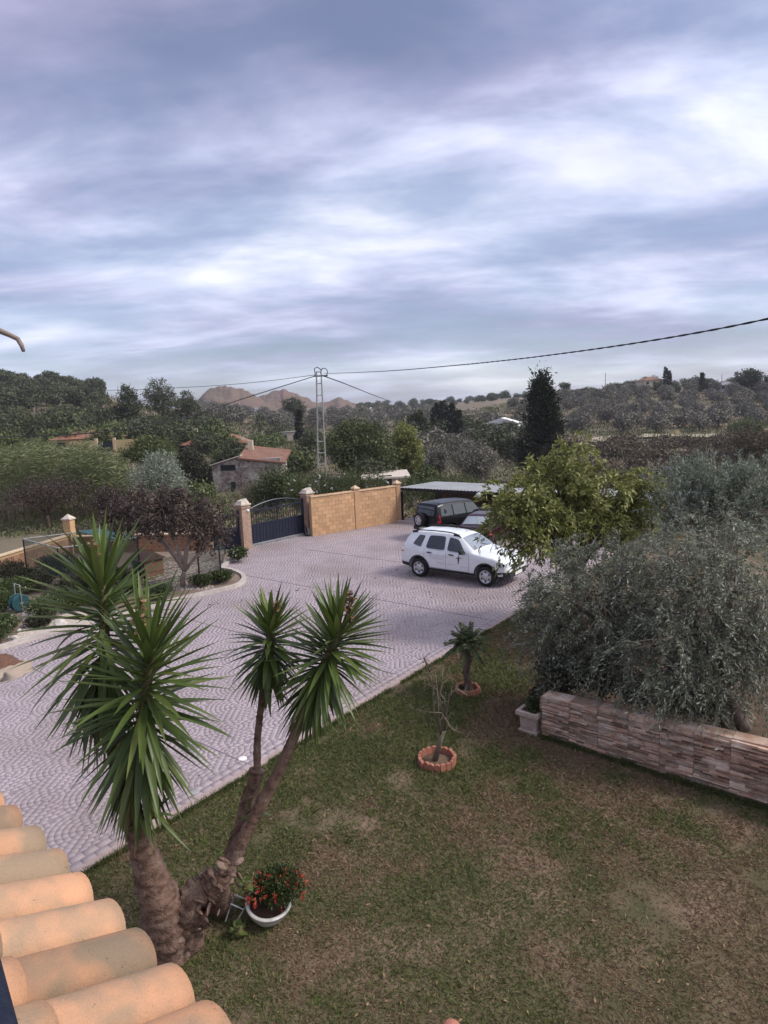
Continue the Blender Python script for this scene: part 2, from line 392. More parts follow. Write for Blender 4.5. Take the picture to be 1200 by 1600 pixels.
# ================================================================== drive, kerb, lawn
kA, kB = P(120, 1372), P(800, 965)
kdir = E1; knear = kA - E1 * 14; kfar = kA + E1 * 33
wL, wR, gL, gR = P(487, 838), P(622, 815), P(392, 855), P(476, 836)
bedpath = [P(376, 866), P(352, 884), P(346, 890), P(362, 893), P(378, 900), P(381, 908), P(370, 917), P(340, 925), P(300, 934), P(250, 946), P(180, 963), P(100, 985), P(0, 1015), P(-150, 1062)]
bedpath = smooth_path(bedpath, 4)
drive_poly = [knear, kfar, wR + E1 * 6 + E2 * 14, wR + E1 * 6, wR, wL, gR, gL] + [b for b in bedpath] + [np.array([-16., 6, 0]), np.array([-16., -8, 0])]
drive = MB(); drive.add([(p[0], p[1], 0.0) for p in drive_poly], [tuple(range(len(drive_poly)))])
drive = drive.build('driveway', 'joint'); tag(drive, kind='structure')
def inpoly(x, y, poly):
    x = np.asarray(x); y = np.asarray(y); r = np.zeros(x.shape, bool); n = len(poly)
    for i in range(n):
        x0, y0 = poly[i][0], poly[i][1]; x1, y1 = poly[(i + 1) % n][0], poly[(i + 1) % n][1]
        c = ((y0 > y) != (y1 > y)) & (x < (x1 - x0) * (y - y0) / (y1 - y0 + 1e-12) + x0); r ^= c
    return r
# stamped fans: scales of concentric arcs, bulging back along the kerb
def fan_cobbles():
    R0 = 0.66; rw = 0.094; nring = 7; quads = []; cents = []
    o = kA[:2]; u = -E1[:2]; w = np.array([-u[1], u[0]])
    for j in range(-60, 30):
        for i in range(-6, 26):
            ca, cb = j * R0, -0.25 - (i * 2 * R0 + (R0 if j % 2 else 0))
            ctr = o + u * ca + w * cb
            if ctr[1] < 3 or ctr[1] > 38 or ctr[0] < -16 or ctr[0] > 15: continue
            for k in range(nring):
                r0, r1 = R0 - (k + 1) * rw, R0 - k * rw
                if r0 < 0: r0 = 0.012
                m = max(4, int(math.pi * 2 * (r0 + r1) / 2 / 0.118)); off = (k % 2) * 0.5
                for q in range(m):
                    t0 = 2 * math.pi * (q + off) / m; t1 = 2 * math.pi * (q + 1 + off) / m; tm = (t0 + t1) / 2; rm = (r0 + r1) / 2
                    a, b = rm * math.cos(tm), rm * math.sin(tm)
                    # hidden by the two scales of the row behind and the next one
                    if (a + R0) ** 2 + (b - R0) ** 2 < R0 * R0 or (a + R0) ** 2 + (b + R0) ** 2 < R0 * R0: continue
                    if (a + 2 * R0) ** 2 + b * b < R0 * R0: continue
                    quads.append((ctr[0], ctr[1], r0, r1, t0, t1))
    q = np.array(quads); tm = (q[:, 4] + q[:, 5]) / 2; rm = (q[:, 2] + q[:, 3]) / 2
    cx = q[:, 0] + u[0] * rm * np.cos(tm) + w[0] * rm * np.sin(tm); cy = q[:, 1] + u[1] * rm * np.cos(tm) + w[1] * rm * np.sin(tm)
    keep = inpoly(cx, cy, drive_poly)
    side = (cx - kA[0]) * E2[0] + (cy - kA[1]) * E2[1]
    keep &= side < -0.46
    rel = np.stack([cx, cy, np.zeros_like(cx)], -1) - CP
    dz = rel @ cF; sx = 600 + FPX * (rel @ cR) / dz; sy = 800 - FPX * (rel @ cU) / dz
    keep &= (sx > -160) & (sx < 1000) & (sy < 1750) & (dz > 1)
    q = q[keep]; cx = cx[keep]; cy = cy[keep]; dz = dz[keep]
    vs = np.zeros((len(q), 8, 3), np.float32); gj = rng.random((len(q), 4)) * 0.004
    for c_, (ri, ti) in enumerate(((0, 0), (1, 0), (1, 1), (0, 1))):
        for lvl in (0, 1):
            ins = (0.0035 if lvl == 0 else 0.006) * np.clip(10.0 / dz, 0.3, 1)
            r = np.where(ri == 0, q[:, 2] + ins, q[:, 3] - ins)
            dt = (ins * 0.75) / np.maximum(rm[keep], 0.05)
            t = np.where(ti == 0, q[:, 4] + dt, q[:, 5] - dt)
            vs[:, c_ + 4 * lvl, 0] = q[:, 0] + u[0] * r * np.cos(t) + w[0] * r * np.sin(t)
            vs[:, c_ + 4 * lvl, 1] = q[:, 1] + u[1] * r * np.cos(t) + w[1] * r * np.sin(t)
            vs[:, c_ + 4 * lvl, 2] = (-0.002 if lvl == 0 else 0.0035) + (gj[:, c_] * .25 if lvl else 0)
    return vs, np.stack([cx, cy], -1), dz
cob_v, cob_c, cob_d = fan_cobbles()
cob_f = np.array([[4, 5, 6, 7], [0, 1, 5, 4], [1, 2, 6, 5], [2, 3, 7, 6], [3, 0, 4, 7]])
# border row of setts along the kerb
bs = []
for k in range(260):
    for row, (s0, s1) in enumerate(((-0.30, -0.17), (-0.46, -0.32))):
        a0 = -2 + k * 0.20 + row * 0.1; g = 0.006
        cc = [kA + E1 * (a0 + g) + E2 * (s0 + g), kA + E1 * (a0 + 0.2 - g) + E2 * (s0 + g), kA + E1 * (a0 + 0.2 - g) + E2 * (s1 - g), kA + E1 * (a0 + g) + E2 * (s1 - g)]
        m_ = np.mean(cc, 0)
        if m_[1] > 36: continue
        b_ = [(p[0], p[1], -0.002) for p in cc]; t_ = [tuple(p * 0.94 + m_ * 0.06 + np.array([0, 0, 0.011])) for p in cc]
        bs.append(b_ + t_)
bs = np.array(bs, np.float32)
allv = np.concatenate([cob_v, bs], 0); alld = np.concatenate([cob_d, np.array([(b.mean(0) - CP) @ cF for b in bs])])
rel = allv.mean(1) - CP; sx = 600 + FPX * (rel @ cR) / (rel @ cF); sy = 800 - FPX * (rel @ cU) / (rel @ cF)
vis = (sx > 0) & (sx < 330) & (sy > 1090) & (sy < 1330) & ~((sx > 150) & (sx < 300) & (sy < 1280))
order = np.argsort(np.where(vis, alld, 1e9)); near = order[:300]; far = order[300:]
for i in near:
    o_ = np_obj('sett', allv[i], cob_f, 'stamped', drive)
vv = allv[far].reshape(-1, 3); ff = (np.arange(len(far))[:, None, None] * 8 + cob_f[None]).reshape(-1, 4)
tag(np_obj('setts', vv, ff, 'stamped', drive), kind='stuff')
# expansion joints sawn across the drive
sj = MB()
for a0 in (3.2, 7.7, 12.2, 16.7):
    c = kA + E1 * a0 - E2 * 6.2
    sj.box((c[0], c[1], 0.0065), (12, 0.022, 0.015), (E2, E1, UP))
sj.build('expansion_joint', 'joint', drive)
# concrete kerb in lengths
kerb = empty('lawn_kerb', kA, label='low pinkish concrete kerb between driveway and lawn', cat='kerb')
for k in range(-4, 32):
    mb = MB(); c = E1 * (k + 0.5) - E2 * 0.075 + UP * 0.005
    mb.box(c, (0.994, 0.14, 0.075), (E1, E2, UP)); mb.build('kerb_stone', 'kerb', kerb, bevel=0.008)
# drain covers on the drive
for i, (a, b) in enumerate(((379, 1186), (304, 1238))):
    c = P(a, b); mb = MB(); mb.lathe([(0.0, 0.020), (0.05, 0.020), (0.062, 0.018), (0.075, 0.018), (0.078, 0.0)], (0, 0, 0), 16)
    o = mb.build('drain_cover', 'white' if i == 0 else 'steelpaint', smooth=True, loc=c)
    tag(o, ('small round white drain cover on the driveway near the slim yucca trunk' if i == 0 else 'small round grey drain cover at the kerb under the big yucca crown'), 'drain cover')

lawn_poly = [knear + E2 * 0.0, kfar, kfar + E2 * 16, knear + E2 * 22]
lw = MB(); lw.add([(p[0], p[1], 0.004) for p in lawn_poly], [(0, 1, 2, 3)])
tag(lw.build('lawn', 'lawnsoil'), kind='structure')
W0, W1 = P(850, 1150), P(1200, 1262)
def lawn_grass():
    n = 1000000
    # sample uniformly over the view, then drop what lies outside the lawn
    a = rng.random(n) * 13.5; b = rng.random(n) * 13 - 5; kk = None
    xy = kA[None, :2] + E1[None, :2] * (b * 1.6 + 3)[:, None] + E2[None, :2] * (a + 0.02)[:, None]
    x, y = xy[:, 0], xy[:, 1]
    rel = np.stack([x, y, np.zeros(n)], -1) - CP; d = rel @ cF
    sx = 600 + FPX * (rel @ cR) / d; sy = 800 - FPX * (rel @ cU) / d
    keep = (d > 1) & (sx > -250) & (sx < 1750) & (sy < 1950) & (sy > 950)
    # nothing under the raised bed
    s_ = (x - W0[0]) * E1[0] + (y - W0[1]) * E1[1]; t_ = (x - W0[0]) * E2[0] + (y - W0[1]) * E2[1]
    keep &= ~((s_ > 0.02) & (t_ > -0.02))
    keep &= rng.random(n) < np.clip((9.5 / np.maximum(d, 1)) ** 1.3, 0.12, 1)
    for c, r in ((P(683, 1188), 0.3), (P(731, 1078), 0.3)): keep &= np.hypot(x - c[0], y - c[1]) > r
    x, y, d = x[keep], y[keep], d[keep]
    dry = 0.45 * vnoise(x, y, 0.55, 1) + 0.33 * vnoise(x, y, 1.5, 2) + 0.22 * vnoise(x, y, 4.2, 3)
    dry += 0.085 * np.clip((x - 0.3) / 3.0, -1.0, 1.2) 
    bare = 0.6 * vnoise(x, y, 1.1, 8) + 0.4 * vnoise(x, y, 3.5, 9)
    k2 = rng.random(len(x)) < np.clip((0.80 - bare) * 5, 0.28, 1)
    x, y, d, dry = x[k2], y[k2], d[k2], dry[k2]
    isdry = rng.random(len(x)) < np.clip((dry - 0.43) * 5.5 + 0.10, 0.05, 0.92)
    for nm, mat, sel, ln in (('lawn_grass', 'grass', ~isdry, 0.058), ('dry_grass', 'drygrass', isdry, 0.052)):
        m = sel.sum(); pos = np.stack([x[sel], y[sel], np.zeros(m)], -1)
        dr = rng.normal(size=(m, 3)) * np.array([1, 1, 0]); dr = unit(dr) * (0.55 + 0.9 * rng.random(m))[:, None]; dr[:, 2] = 0.75 if nm == 'lawn_grass' else 0.5
        sc = np.clip(d[sel] / 8, 1, 1.6)
        v, f = leaves_np(pos, dr, ln * sc, 0.0085 * sc, 0.15, 0.45)
        o = np_obj(nm, v, f, mat); tag(o, 'short green lawn grass on the garden plot' if nm == 'lawn_grass' else 'dry brown grass patches in the lawn', 'grass', kind='stuff')
fol('grass', (0.055, 0.075, 0.020), (0.12, 0.14, 0.045), (0.20, 0.18, 0.085), 0.2, 0.8, 0.15, 0.15)
fol('drygrass', (0.135, 0.085, 0.05), (0.235, 0.155, 0.10), (0.34, 0.24, 0.165), 0.15, 0.9, 0.1, 0.15)
lawn_grass()
# sandy patch and brown mat at the edge of the drive
c = P(8, 1052); mb = MB(); g = np.random.default_rng(4)
pts = [(c[0] + 0.55 * math.cos(t) * (0.6 + 0.6 * g.random()), c[1] + 0.85 * math.sin(t) * (0.6 + 0.6 * g.random()), 0.0165) for t in np.linspace(0, 2 * math.pi, 26, endpoint=False)]
pm('sand', (0.40, 0.31, 0.235), (0.33, 0.255, 0.20), 8, 0.95, 0.4, 50)
sp_ = MB(); nr_ = 5; vs = [(c[0], c[1], 0.05)]; fs = []
for r in range(1, nr_ + 1):
    for p in pts: k = r / nr_; vs.append((c[0] + (p[0] - c[0]) * k, c[1] + (p[1] - c[1]) * k, 0.05 * (1 - k) ** 0.7 * (0.7 + 0.6 * g.random()) + 0.013))
n = len(pts)
for i in range(n): fs.append((0, 1 + i, 1 + (i + 1) % n))
for r in range(nr_ - 1):
    for i in range(n): fs.append((1 + r * n + i, 1 + (r + 1) * n + i, 1 + (r + 1) * n + (i + 1) % n, 1 + r * n + (i + 1) % n))
sp_.add(vs, fs); tag(sp_.build('sand_pile', 'sand', smooth=True), 'thin spread of yellow sand at the left edge of the driveway', 'sand')
pm('matbrown', (0.17, 0.085, 0.055), (0.10, 0.05, 0.035), 12, 0.95, 0.8, 50)
c = P(-2, 1037); mb = MB(); vs = []; fs = []; n = 12
for i in range(n + 1):
    for j in range(n + 1):
        s_, t_ = i / n * 2 - 1, j / n * 2 - 1; e = max(abs(s_), abs(t_)); q = c + E2 * s_ * 0.62 * (1 + 0.06 * g.normal()) + E1 * t_ * 0.42 * (1 + 0.08 * g.normal())
        vs.append((q[0], q[1], 0.015 + (0.16 * (1 - s_ * s_) * (1 - t_ * t_) * (0.6 + 0.6 * g.random()) if e < 0.99 else 0)))
for i in range(n):
    for j in range(n): a = i * (n + 1) + j; fs.append((a, a + 1, a + n + 2, a + n + 1))
mb.add(vs, fs); tag(mb.build('soil_heap', 'matbrown', smooth=True), 'low heap of dark brown soil on the driveway at the left edge', 'soil heap')

# ================================================================== yellow block wall right of the gate
def frame(a, b):
    a = np.array(a); b = np.array(b); d = b - a; ln = np.linalg.norm(d[:2]); u = np.array([d[0], d[1], 0]) / ln
    n = np.array([u[1], -u[0], 0]);  # to the right of travel
    return a, u, n, ln
def block_wall(root, a, b, h, t=0.2, bl=0.4, bh=0.2, mat='block', core='mortar', toprow=True, named=True):
    a, u, n, ln = frame(a, b); base = np.array(root.location)
    MB().box(a - base + u * ln / 2 + UP * h / 2, (ln, t - 0.02, h), (u, n, UP)).build('wall_core', core, root)
    nrow = int(round(h / bh)); me = None
    for r in range(nrow):
        off = (r % 2) * bl / 2; x = -off
        while x < ln - 0.02:
            x0, x1 = max(x, 0), min(x + bl, ln); x += bl
            if x1 - x0 < 0.05: continue
            full = abs((x1 - x0) - bl) < 1e-4
            c = a - base + u * (x0 + x1) / 2 + UP * (r * bh + bh / 2)
            rotz = math.atan2(u[1], u[0])
            if full:
                if me is None:
                    mb = MB(); mb.box((0, 0, 0), (bl - 0.014, t, bh - 0.014)); me = mb.mesh('block'); me.materials.append(MATS[mat])
                o = bpy.data.objects.new('block', me)
            else:
                mb = MB(); mb.box((0, 0, 0), (x1 - x0 - 0.014, t, bh - 0.014)); m2 = mb.mesh('block'); m2.materials.append(MATS[mat])
                o = bpy.data.objects.new('block', m2)
            link(o, root); o.location = c + n * random.uniform(-0.003, 0.003); o.rotation_euler = (0, 0, rotz)
    if toprow:
        k = int(ln / 0.5) + 1
        for i in range(k):
            x0 = ln * i / k; x1 = ln * (i + 1) / k
            MB().box(a - base + u * (x0 + x1) / 2 + UP * (h + 0.03), (x1 - x0 - 0.006, t + 0.08, 0.055), (u, n, UP)).build('coping_stone', 'capstone', root, bevel=0.006)
def pillar(root, c, s, h, mat, u, n, cap='capstone', caph=0.16, style='pyramid'):
    c = np.array(c) - np.array(root.location)
    p = MB().box((0, 0, h / 2), (s, s, h)).build('pillar', mat, root); p.location = c; p.rotation_euler = (0, 0, math.atan2(u[1], u[0]))
    q = MB().box((0, 0, h + 0.03), (s + 0.09, s + 0.09, 0.06))
    z0 = h + 0.06; k = s / 2 + 0.03
    if style == 'pyramid': q.add([(-k, -k, z0), (k, -k, z0), (k, k, z0), (-k, k, z0), (0, 0, z0 + caph)], [(0, 1, 4), (1, 2, 4), (2, 3, 4), (3, 0, 4)])
    else:
        g = np.random.default_rng(int(c[0] * 100) % 97); vs = []
        for (x, y) in ((-k, -k), (k, -k), (k, k), (-k, k)): vs.append((x * 0.9, y * 0.9, z0))
        for (x, y) in ((-k, -k), (k, -k), (k, k), (-k, k)): vs.append((x * (0.4 + 0.3 * g.random()), y * (0.4 + 0.3 * g.random()), z0 + caph * (0.5 + 0.5 * g.random())))
        q.add(vs, [(4, 5, 6, 7), (0, 1, 5, 4), (1, 2, 6, 5), (2, 3, 7, 6), (3, 0, 4, 7)])
    cc = q.build('pillar_cap', cap, p)
    return p
yw = empty('block_wall', wL, label='tall yellow concrete block wall with pyramid capped posts beside the gate', cat='wall')
midp = wL + (wR - wL) * 0.50
a_, u_, n_, l_ = frame(wL, wR)
block_wall(yw, wL, midp - u_ * 0.13, 1.92); block_wall(yw, midp + u_ * 0.13, wR - u_ * 0.13, 1.92)
for q in (midp, wR): pillar(yw, q, 0.27, 2.06, 'block', u_, n_, 'capstone', 0.14)

# brick gate posts
gu = (gR - gL) / np.linalg.norm(gR - gL); gn = np.array([gu[1], -gu[0], 0])
for c, lab, h in ((gL - gu * 0.30, 'brick gate post with rough pale cap and small lamp left of the navy gate', 2.0), (gR + gu * 0.30, 'brick gate post with pale cap between navy gate and yellow wall', 2.05)):
    r = empty('gate_post', c, label=lab, cat='gate post', group='brick gate posts')
    p = pillar(r, c, 0.46, h, 'pillarbrick', gu, gn, 'palecap', 0.26, 'rough')
    MB().box((0, 0, h - 0.10), (0.52, 0.52, 0.05)).build('brick_band', 'pillarbrick', p)
    if h < 2.02:
        lm = MB().lathe([(0.0, 0.07), (0.05, 0.06), (0.075, 0.02), (0.08, 0.0)], (0, 0, 0), 12, (gu, UP, gn)).build('lamp', 'white', r, smooth=True)
        lm.location = Vector(gn * 0.23 + gu * 0.1 + UP * (h - 0.25))
# navy sliding gate
gt = empty('driveway_gate', gL, label='navy steel driveway gate with solid lower half and arched bars', cat='gate')
GL = np.linalg.norm(gR - gL); ax = (gu, gn, UP)
MB().box(gu * GL / 2 + UP * 0.56, (GL - 0.10, 0.02, 0.88), ax).build('lower_panel', 'navy', gt)
for i in range(16):
    x = 0.2 + (GL - 0.4) * i / 15
    MB().box(gu * x + UP * 0.56 + gn * 0.016, (0.045, 0.008, 0.84), ax).build('panel_rib', 'navy', gt)
for x in (0.04, GL - 0.04): MB().box(gu * x + UP * 0.95, (0.08, 0.08, 1.82), ax).build('gate_stile', 'navy', gt, bevel=0.006)
MB().box(gu * GL / 2 + UP * 0.10, (GL, 0.06, 0.07), ax).build('bottom_rail', 'greymetal', gt)
for z in (1.02, 1.66): MB().box(gu * GL / 2 + UP * z, (GL - 0.16, 0.05, 0.06), ax).build('rail', 'navy', gt)
arch = [gu * (GL * k / 24) + UP * (1.72 + 0.30 * math.sin(math.pi * k / 24) ** 0.8) for k in range(25)]
MB().tube(arch, 0.03, 6).build('arch_rail', 'navy', gt)
for i in range(1, 24):
    x = GL * i / 24; zt = 1.72 + 0.30 * math.sin(math.pi * i / 24) ** 0.8
    MB().tube([gu * x + UP * 1.03, gu * x + UP * zt], 0.014 if i != 12 else 0.035, 5).build('bar', 'navy', gt)
MB().box(gu * GL / 2 + UP * 0.02, (GL + 0.4, 0.05, 0.03), ax).build('track', 'greymetal', gt)
gm = empty('gate_motor', gR + gn * 0.28 + gu * 0.08, label='small grey gate motor box at the foot of the right brick gate post', cat='gate motor')
MB().box(UP * 0.17, (0.34, 0.24, 0.34), ax, taper=0.85).build('housing', 'steelpaint', gm, bevel=0.03)
MB().box(UP * 0.02 , (0.42, 0.32, 0.04), ax).build('base_plate', 'blackmetal', gm)
MB().add([gu * -0.2 + UP * 0.05, gu * -0.05 + UP * 0.05, gu * -0.28 + UP * 0.6], [(0, 1, 2)]).add([gu * -0.2 + UP * 0.05 + gn * .03, gu * -0.05 + UP * 0.05 + gn * .03, gu * -0.28 + UP * 0.6 + gn * .03], [(0, 1, 2)]).build('bracket', 'navy', gm)

# pedestrian gate left of the brick post
pa, pb = P(335, 861), gL - gu * 0.56
pg = empty('pedestrian_gate', pa, label='narrow navy pedestrian gate with spiked bars left of the brick post', cat='gate')
pl = np.linalg.norm(pb - pa); pu = (pb - pa) / pl; pn = np.array([pu[1], -pu[0], 0]); ax = (pu, pn, UP)
MB().box(pu * pl / 2 + UP * 0.50, (pl, 0.03, 0.92), ax).build('lower_panel', 'navy', pg)
for z in (1.0, 1.55): MB().box(pu * pl / 2 + UP * z, (pl, 0.05, 0.05), ax).build('rail', 'navy', pg)
for x in (0.03, pl - 0.03): MB().box(pu * x + UP * 0.9, (0.07, 0.07, 1.8), ax).build('gate_stile', 'navy', pg)
for i in range(1, 10):
    x = pl * i / 10
    MB().tube([pu * x + UP * 1.0, pu * x + UP * 1.66, pu * x + UP * 1.80], [0.013, 0.013, 0.002], 5).build('spiked_bar', 'navy', pg)

# ================================================================== boundary on the left: low block wall with posts
pm('orangeblock', (0.30, 0.165, 0.10), (0.23, 0.125, 0.075), 3.0, 0.9, 0.4, 50, island=0.16)
b0, b1, b2 = pa - pu * 0.1, P(113, 866), P(-60, 927)
lw1 = empty('boundary_wall', b1, label='low orange block boundary wall behind the dark plum tree', cat='wall')
block_wall(lw1, b1, b0, 0.8, mat='orangeblock')
lw2 = empty('boundary_wall', b1, label='low orange block wall at the left edge behind the hose reel', cat='wall')
block_wall(lw2, b2, b1 - unit(b1 - b2) * 0.3, 0.9, mat='orangeblock')
pp = empty('wall_post', b1, label='yellow post with pale pyramid cap rising above the mesh enclosure', cat='post')
_, u2, n2_, _ = frame(b2, b1); pillar(pp, b1, 0.36, 1.62, 'block', u2, n2_, 'palecap', 0.2)

# mesh enclosure
m, t, b, o = new_mat('shademesh'); b.inputs['Base Color'].default_value = (0.02, 0.05, 0.045, 1); b.inputs['Roughness'].default_value = 0.9
tr = N(t, 'ShaderNodeBsdfTransparent'); mx = N(t, 'ShaderNodeMixShader'); mx.inputs[0].default_value = 0.38; L(t, tr.outputs[0], mx.inputs[1]); L(t, b.outputs[0], mx.inputs[2]); L(t, mx.outputs[0], o.inputs[0])
pm('teal', (0.035, 0.085, 0.08), (0.025, 0.065, 0.065), 3, 0.6, 0.2, 12)
ea, eb, ec = P(44, 906), P(160, 888), P(98, 926); ed = eb + (ec - ea)
en = empty('mesh_enclosure', ea, label='green mesh animal enclosure with pale rails left of the plum tree', cat='enclosure')
cor = [ea, eb, ed, ec]; hh = 1.62
for q in cor: MB().tube([q - ea, q - ea + UP * hh], 0.025, 6).build('post', 'blackmetal', en)
for q0, q1 in zip(cor, cor[1:] + cor[:1]):
    MB().tube([q0 - ea + UP * hh, q1 - ea + UP * hh], 0.025, 6).build('top_rail', 'steelpaint', en)
    MB().add([q0 - ea + UP * 0.05, q1 - ea + UP * 0.05, q1 - ea + UP * (hh - 0.03), q0 - ea + UP * (hh - 0.03)], [(0, 1, 2, 3)]).build('mesh_panel', 'shademesh', en)
q0 = (ea * 0.3 + eb * 0.7) - ea; q1 = (ec * 0.3 + ed * 0.7) - ea
MB().slab([q0 + UP * (hh + 0.03), eb - ea + UP * (hh + 0.03), ed - ea + UP * (hh + 0.03), q1 + UP * (hh + 0.03)], UP * 0.02).build('tarpaulin', 'teal', en)
pm('darkwood', (0.055, 0.035, 0.028), (0.09, 0.06, 0.045), 6, 0.85, 0.3, 30)
kc = P(232, 900); kn = empty('kennel', kc, label='small dark wooden kennel under the plum tree branches', cat='kennel')
ax = (E2, E1, UP)
MB().box(UP * 0.36, (0.9, 0.8, 0.72), ax).build('body', 'orangeblock', kn)
MB().add([-E2 * .55 - E1 * .5 + UP * .70, E2 * .55 - E1 * .5 + UP * .70, E2 * .55 + E1 * .5 + UP * .70, -E2 * .55 + E1 * .5 + UP * .70, -E2 * .55 + UP * 1.0, E2 * .55 + UP * 1.0], [(0, 1, 5, 4), (3, 4, 5, 2), (0, 4, 3), (1, 2, 5), (0, 3, 2, 1)]).build('roof', 'darkwood', kn)
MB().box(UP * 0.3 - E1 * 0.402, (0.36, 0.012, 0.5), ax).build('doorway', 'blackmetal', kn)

# low wire fence with dark posts along the bed
fp = [P(228, 922), P(312, 904), P(345, 894), P(352, 868)]
fn = empty('wire_fence', fp[0], label='low dark wire fence with thin posts around the flower bed', cat='fence')
for i, q in enumerate(fp): MB().tube([q - fp[0], q - fp[0] + UP * (1.15 if i else 1.0)], 0.032, 6).build('post', 'blackmetal', fn)
for a, b in zip(fp, fp[1:]):
    for z in (0.25, 0.6, 1.0): MB().tube([a - fp[0] + UP * z, b - fp[0] + UP * z], 0.008, 4).build('wire', 'blackmetal', fn)
    MB().add([a - fp[0] + UP * .05, b - fp[0] + UP * .05, b - fp[0] + UP * 1.0, a - fp[0] + UP * 1.0], [(0, 1, 2, 3)]).build('mesh_panel', 'shademesh', fn)

# flower bed kerb and gravel
bk = MB(); bp = bedpath
kerbo = empty('bed_kerb', bp[0], label='pale curved concrete kerb around the gravel flower bed', cat='kerb')
for i in range(0, len(bp) - 2, 2):
    seg = bp[i:i + 3]; mb = MB(); vs = []
    for k, q in enumerate(seg):
        j = i + k; t_ = bp[min(j + 1, len(bp) - 1)] - bp[max(j - 1, 0)]; t_ = t_ / np.linalg.norm(t_); nl = np.array([t_[1], -t_[0], 0])
        for (o_, z) in ((-0.09, -0.02), (-0.08, 0.12), (0.08, 0.12), (0.09, -0.02)): vs.append(q + nl * o_ + UP * z - bp[0])
    fs = []
    for k in range(2):
        for c_ in range(4): fs.append((k * 4 + c_, k * 4 + (c_ + 1) % 4, (k + 1) * 4 + (c_ + 1) % 4, (k + 1) * 4 + c_))
    fs += [(0, 1, 2, 3), (8, 11, 10, 9)]; mb.add(vs, fs); mb.build('kerb_stone', 'bedkerb', kerbo)
pm('bedsoil', (0.16, 0.115, 0.09), (0.24, 0.18, 0.145), 3.0, 0.95, 0.6, 30)
bed_poly = list(bp) + [b2 + np.array([-3, -1, 0]), b2, b1, b0]
mb = MB(); mb.add([(q[0], q[1], 0.05) for q in bed_poly], [tuple(range(len(bed_poly)))]); tag(mb.build('bed_soil', 'bedsoil'), kind='structure')
gp = [P(30, 1003), P(90, 984), P(140, 970), P(130, 955), P(80, 962), P(62, 958), P(52, 945), P(38, 948), P(34, 965), P(40, 985), P(20, 1000)]
mb = MB(); mb.add([(q[0], q[1], 0.056) for q in gp], [tuple(range(len(gp)))]); tag(mb.build('gravel_patch', 'gravel'), kind='structure')
g = np.random.default_rng(8); pxy = [P(g.uniform(24, 140), g.uniform(945, 1004)) for _ in range(2600)]; pxy = [q for q in pxy if inpoly(np.array([q[0]]), np.array([q[1]]), gp)[0]]
vs = []; fs = []
for q in pxy + [P(g.uniform(225, 335), g.uniform(880, 925)) for _ in range(1500)]:
    k = len(vs); r = g.uniform(.015, .04); a = g.random() * 6.28
    for t in range(4): vs.append((q[0] + r * math.cos(a + t * 1.57), q[1] + r * math.sin(a + t * 1.57), 0.055))
    vs.append((q[0], q[1], 0.06 + r * .8)); fs += [(k, k + 1, k + 4), (k + 1, k + 2, k + 4), (k + 2, k + 3, k + 4), (k + 3, k, k + 4)]
tag(np_obj('pebbles', np.array(vs), np.array(fs), 'gravel'), 'pale pebbles strewn over the flower bed', 'gravel', kind='stuff')

# ================================================================== raised bed wall with ledge stone panels
pm('ledge', (0.53, 0.375, 0.285), (0.33, 0.19, 0.13), 4.0, 0.9, 0.6, 30, island=0.6, c3=(0.60, 0.48, 0.40), s3=3.5, bdist=0.02)
wd = unit(W1 - W0); wn = np.array([wd[1], -wd[0], 0])     # towards the lawn
if wn[1] > 0: wn = -wn
WL_ = np.linalg.norm(W1 - W0); wtop = lambda x: 0.78 + (0.95 - 0.78) * x / WL_
rw = empty('raised_bed_wall', W0, label='raised bed wall clad in brown and cream ledge stone', cat='wall')
ncol = 13; cw = WL_ / 7.0
vs = []; xe = cw * ncol
MB().add([wn * -0.04, wd * xe + wn * -0.04, wd * xe + wn * -0.24, wn * -0.24, wn * -0.04 + UP * (wtop(0) - .02), wd * xe + wn * -0.04 + UP * (wtop(xe) - .02), wd * xe + wn * -0.24 + UP * (wtop(xe) - .02), wn * -0.24 + UP * (wtop(0) - .02)],
         [(0, 1, 5, 4), (1, 2, 6, 5), (2, 3, 7, 6), (3, 0, 4, 7), (4, 5, 6, 7), (0, 3, 2, 1)]).build('wall_core', 'mortar', rw)
def ledge_panel(w, h, seed):
    g = random.Random(seed); mb = MB(); z = 0; nrow = 6
    hs = [g.uniform(0.7, 1.3) for _ in range(nrow)]; s_ = sum(hs); hs = [q / s_ * h for q in hs]
    for q in hs:
        x = 0
        while x < w - 1e-4:
            l_ = min(g.uniform(0.08, 0.34), w - x)
            if w - x - l_ < 0.07: l_ = w - x
            d = g.choice((.01, .025, .04, .06)) + g.uniform(-.006, .006)
            mb.box((x + l_ / 2, -d / 2, z + q / 2), (l_ - 0.003, d + 0.03, q - 0.003)); x += l_
        z += q
    return mb
for c_ in range(ncol):
    x0 = c_ * cw; hm = wtop(x0 + cw / 2); nr = 5; ph = hm / nr
    sh = (wtop(x0 + cw) - wtop(x0)) / cw
    for r in range(nr):
        mb = ledge_panel(cw - 0.004, ph - 0.003, c_ * 31 + r)
        o = mb.build('stone_panel', 'ledge', rw)
        o.matrix_local = Matrix(((wd[0], -wn[0], 0, wd[0] * x0), (wd[1], -wn[1], 0, wd[1] * x0), (0, 0, 1, 0), (0, 0, 0, 1))) @ Matrix(((1, 0, 0, 0), (0, 1, 0, 0), (sh * (r + 0.5) / nr, 0, 1, r * ph - sh * (r + .5) / nr * cw * 0.5), (0, 0, 0, 1)))
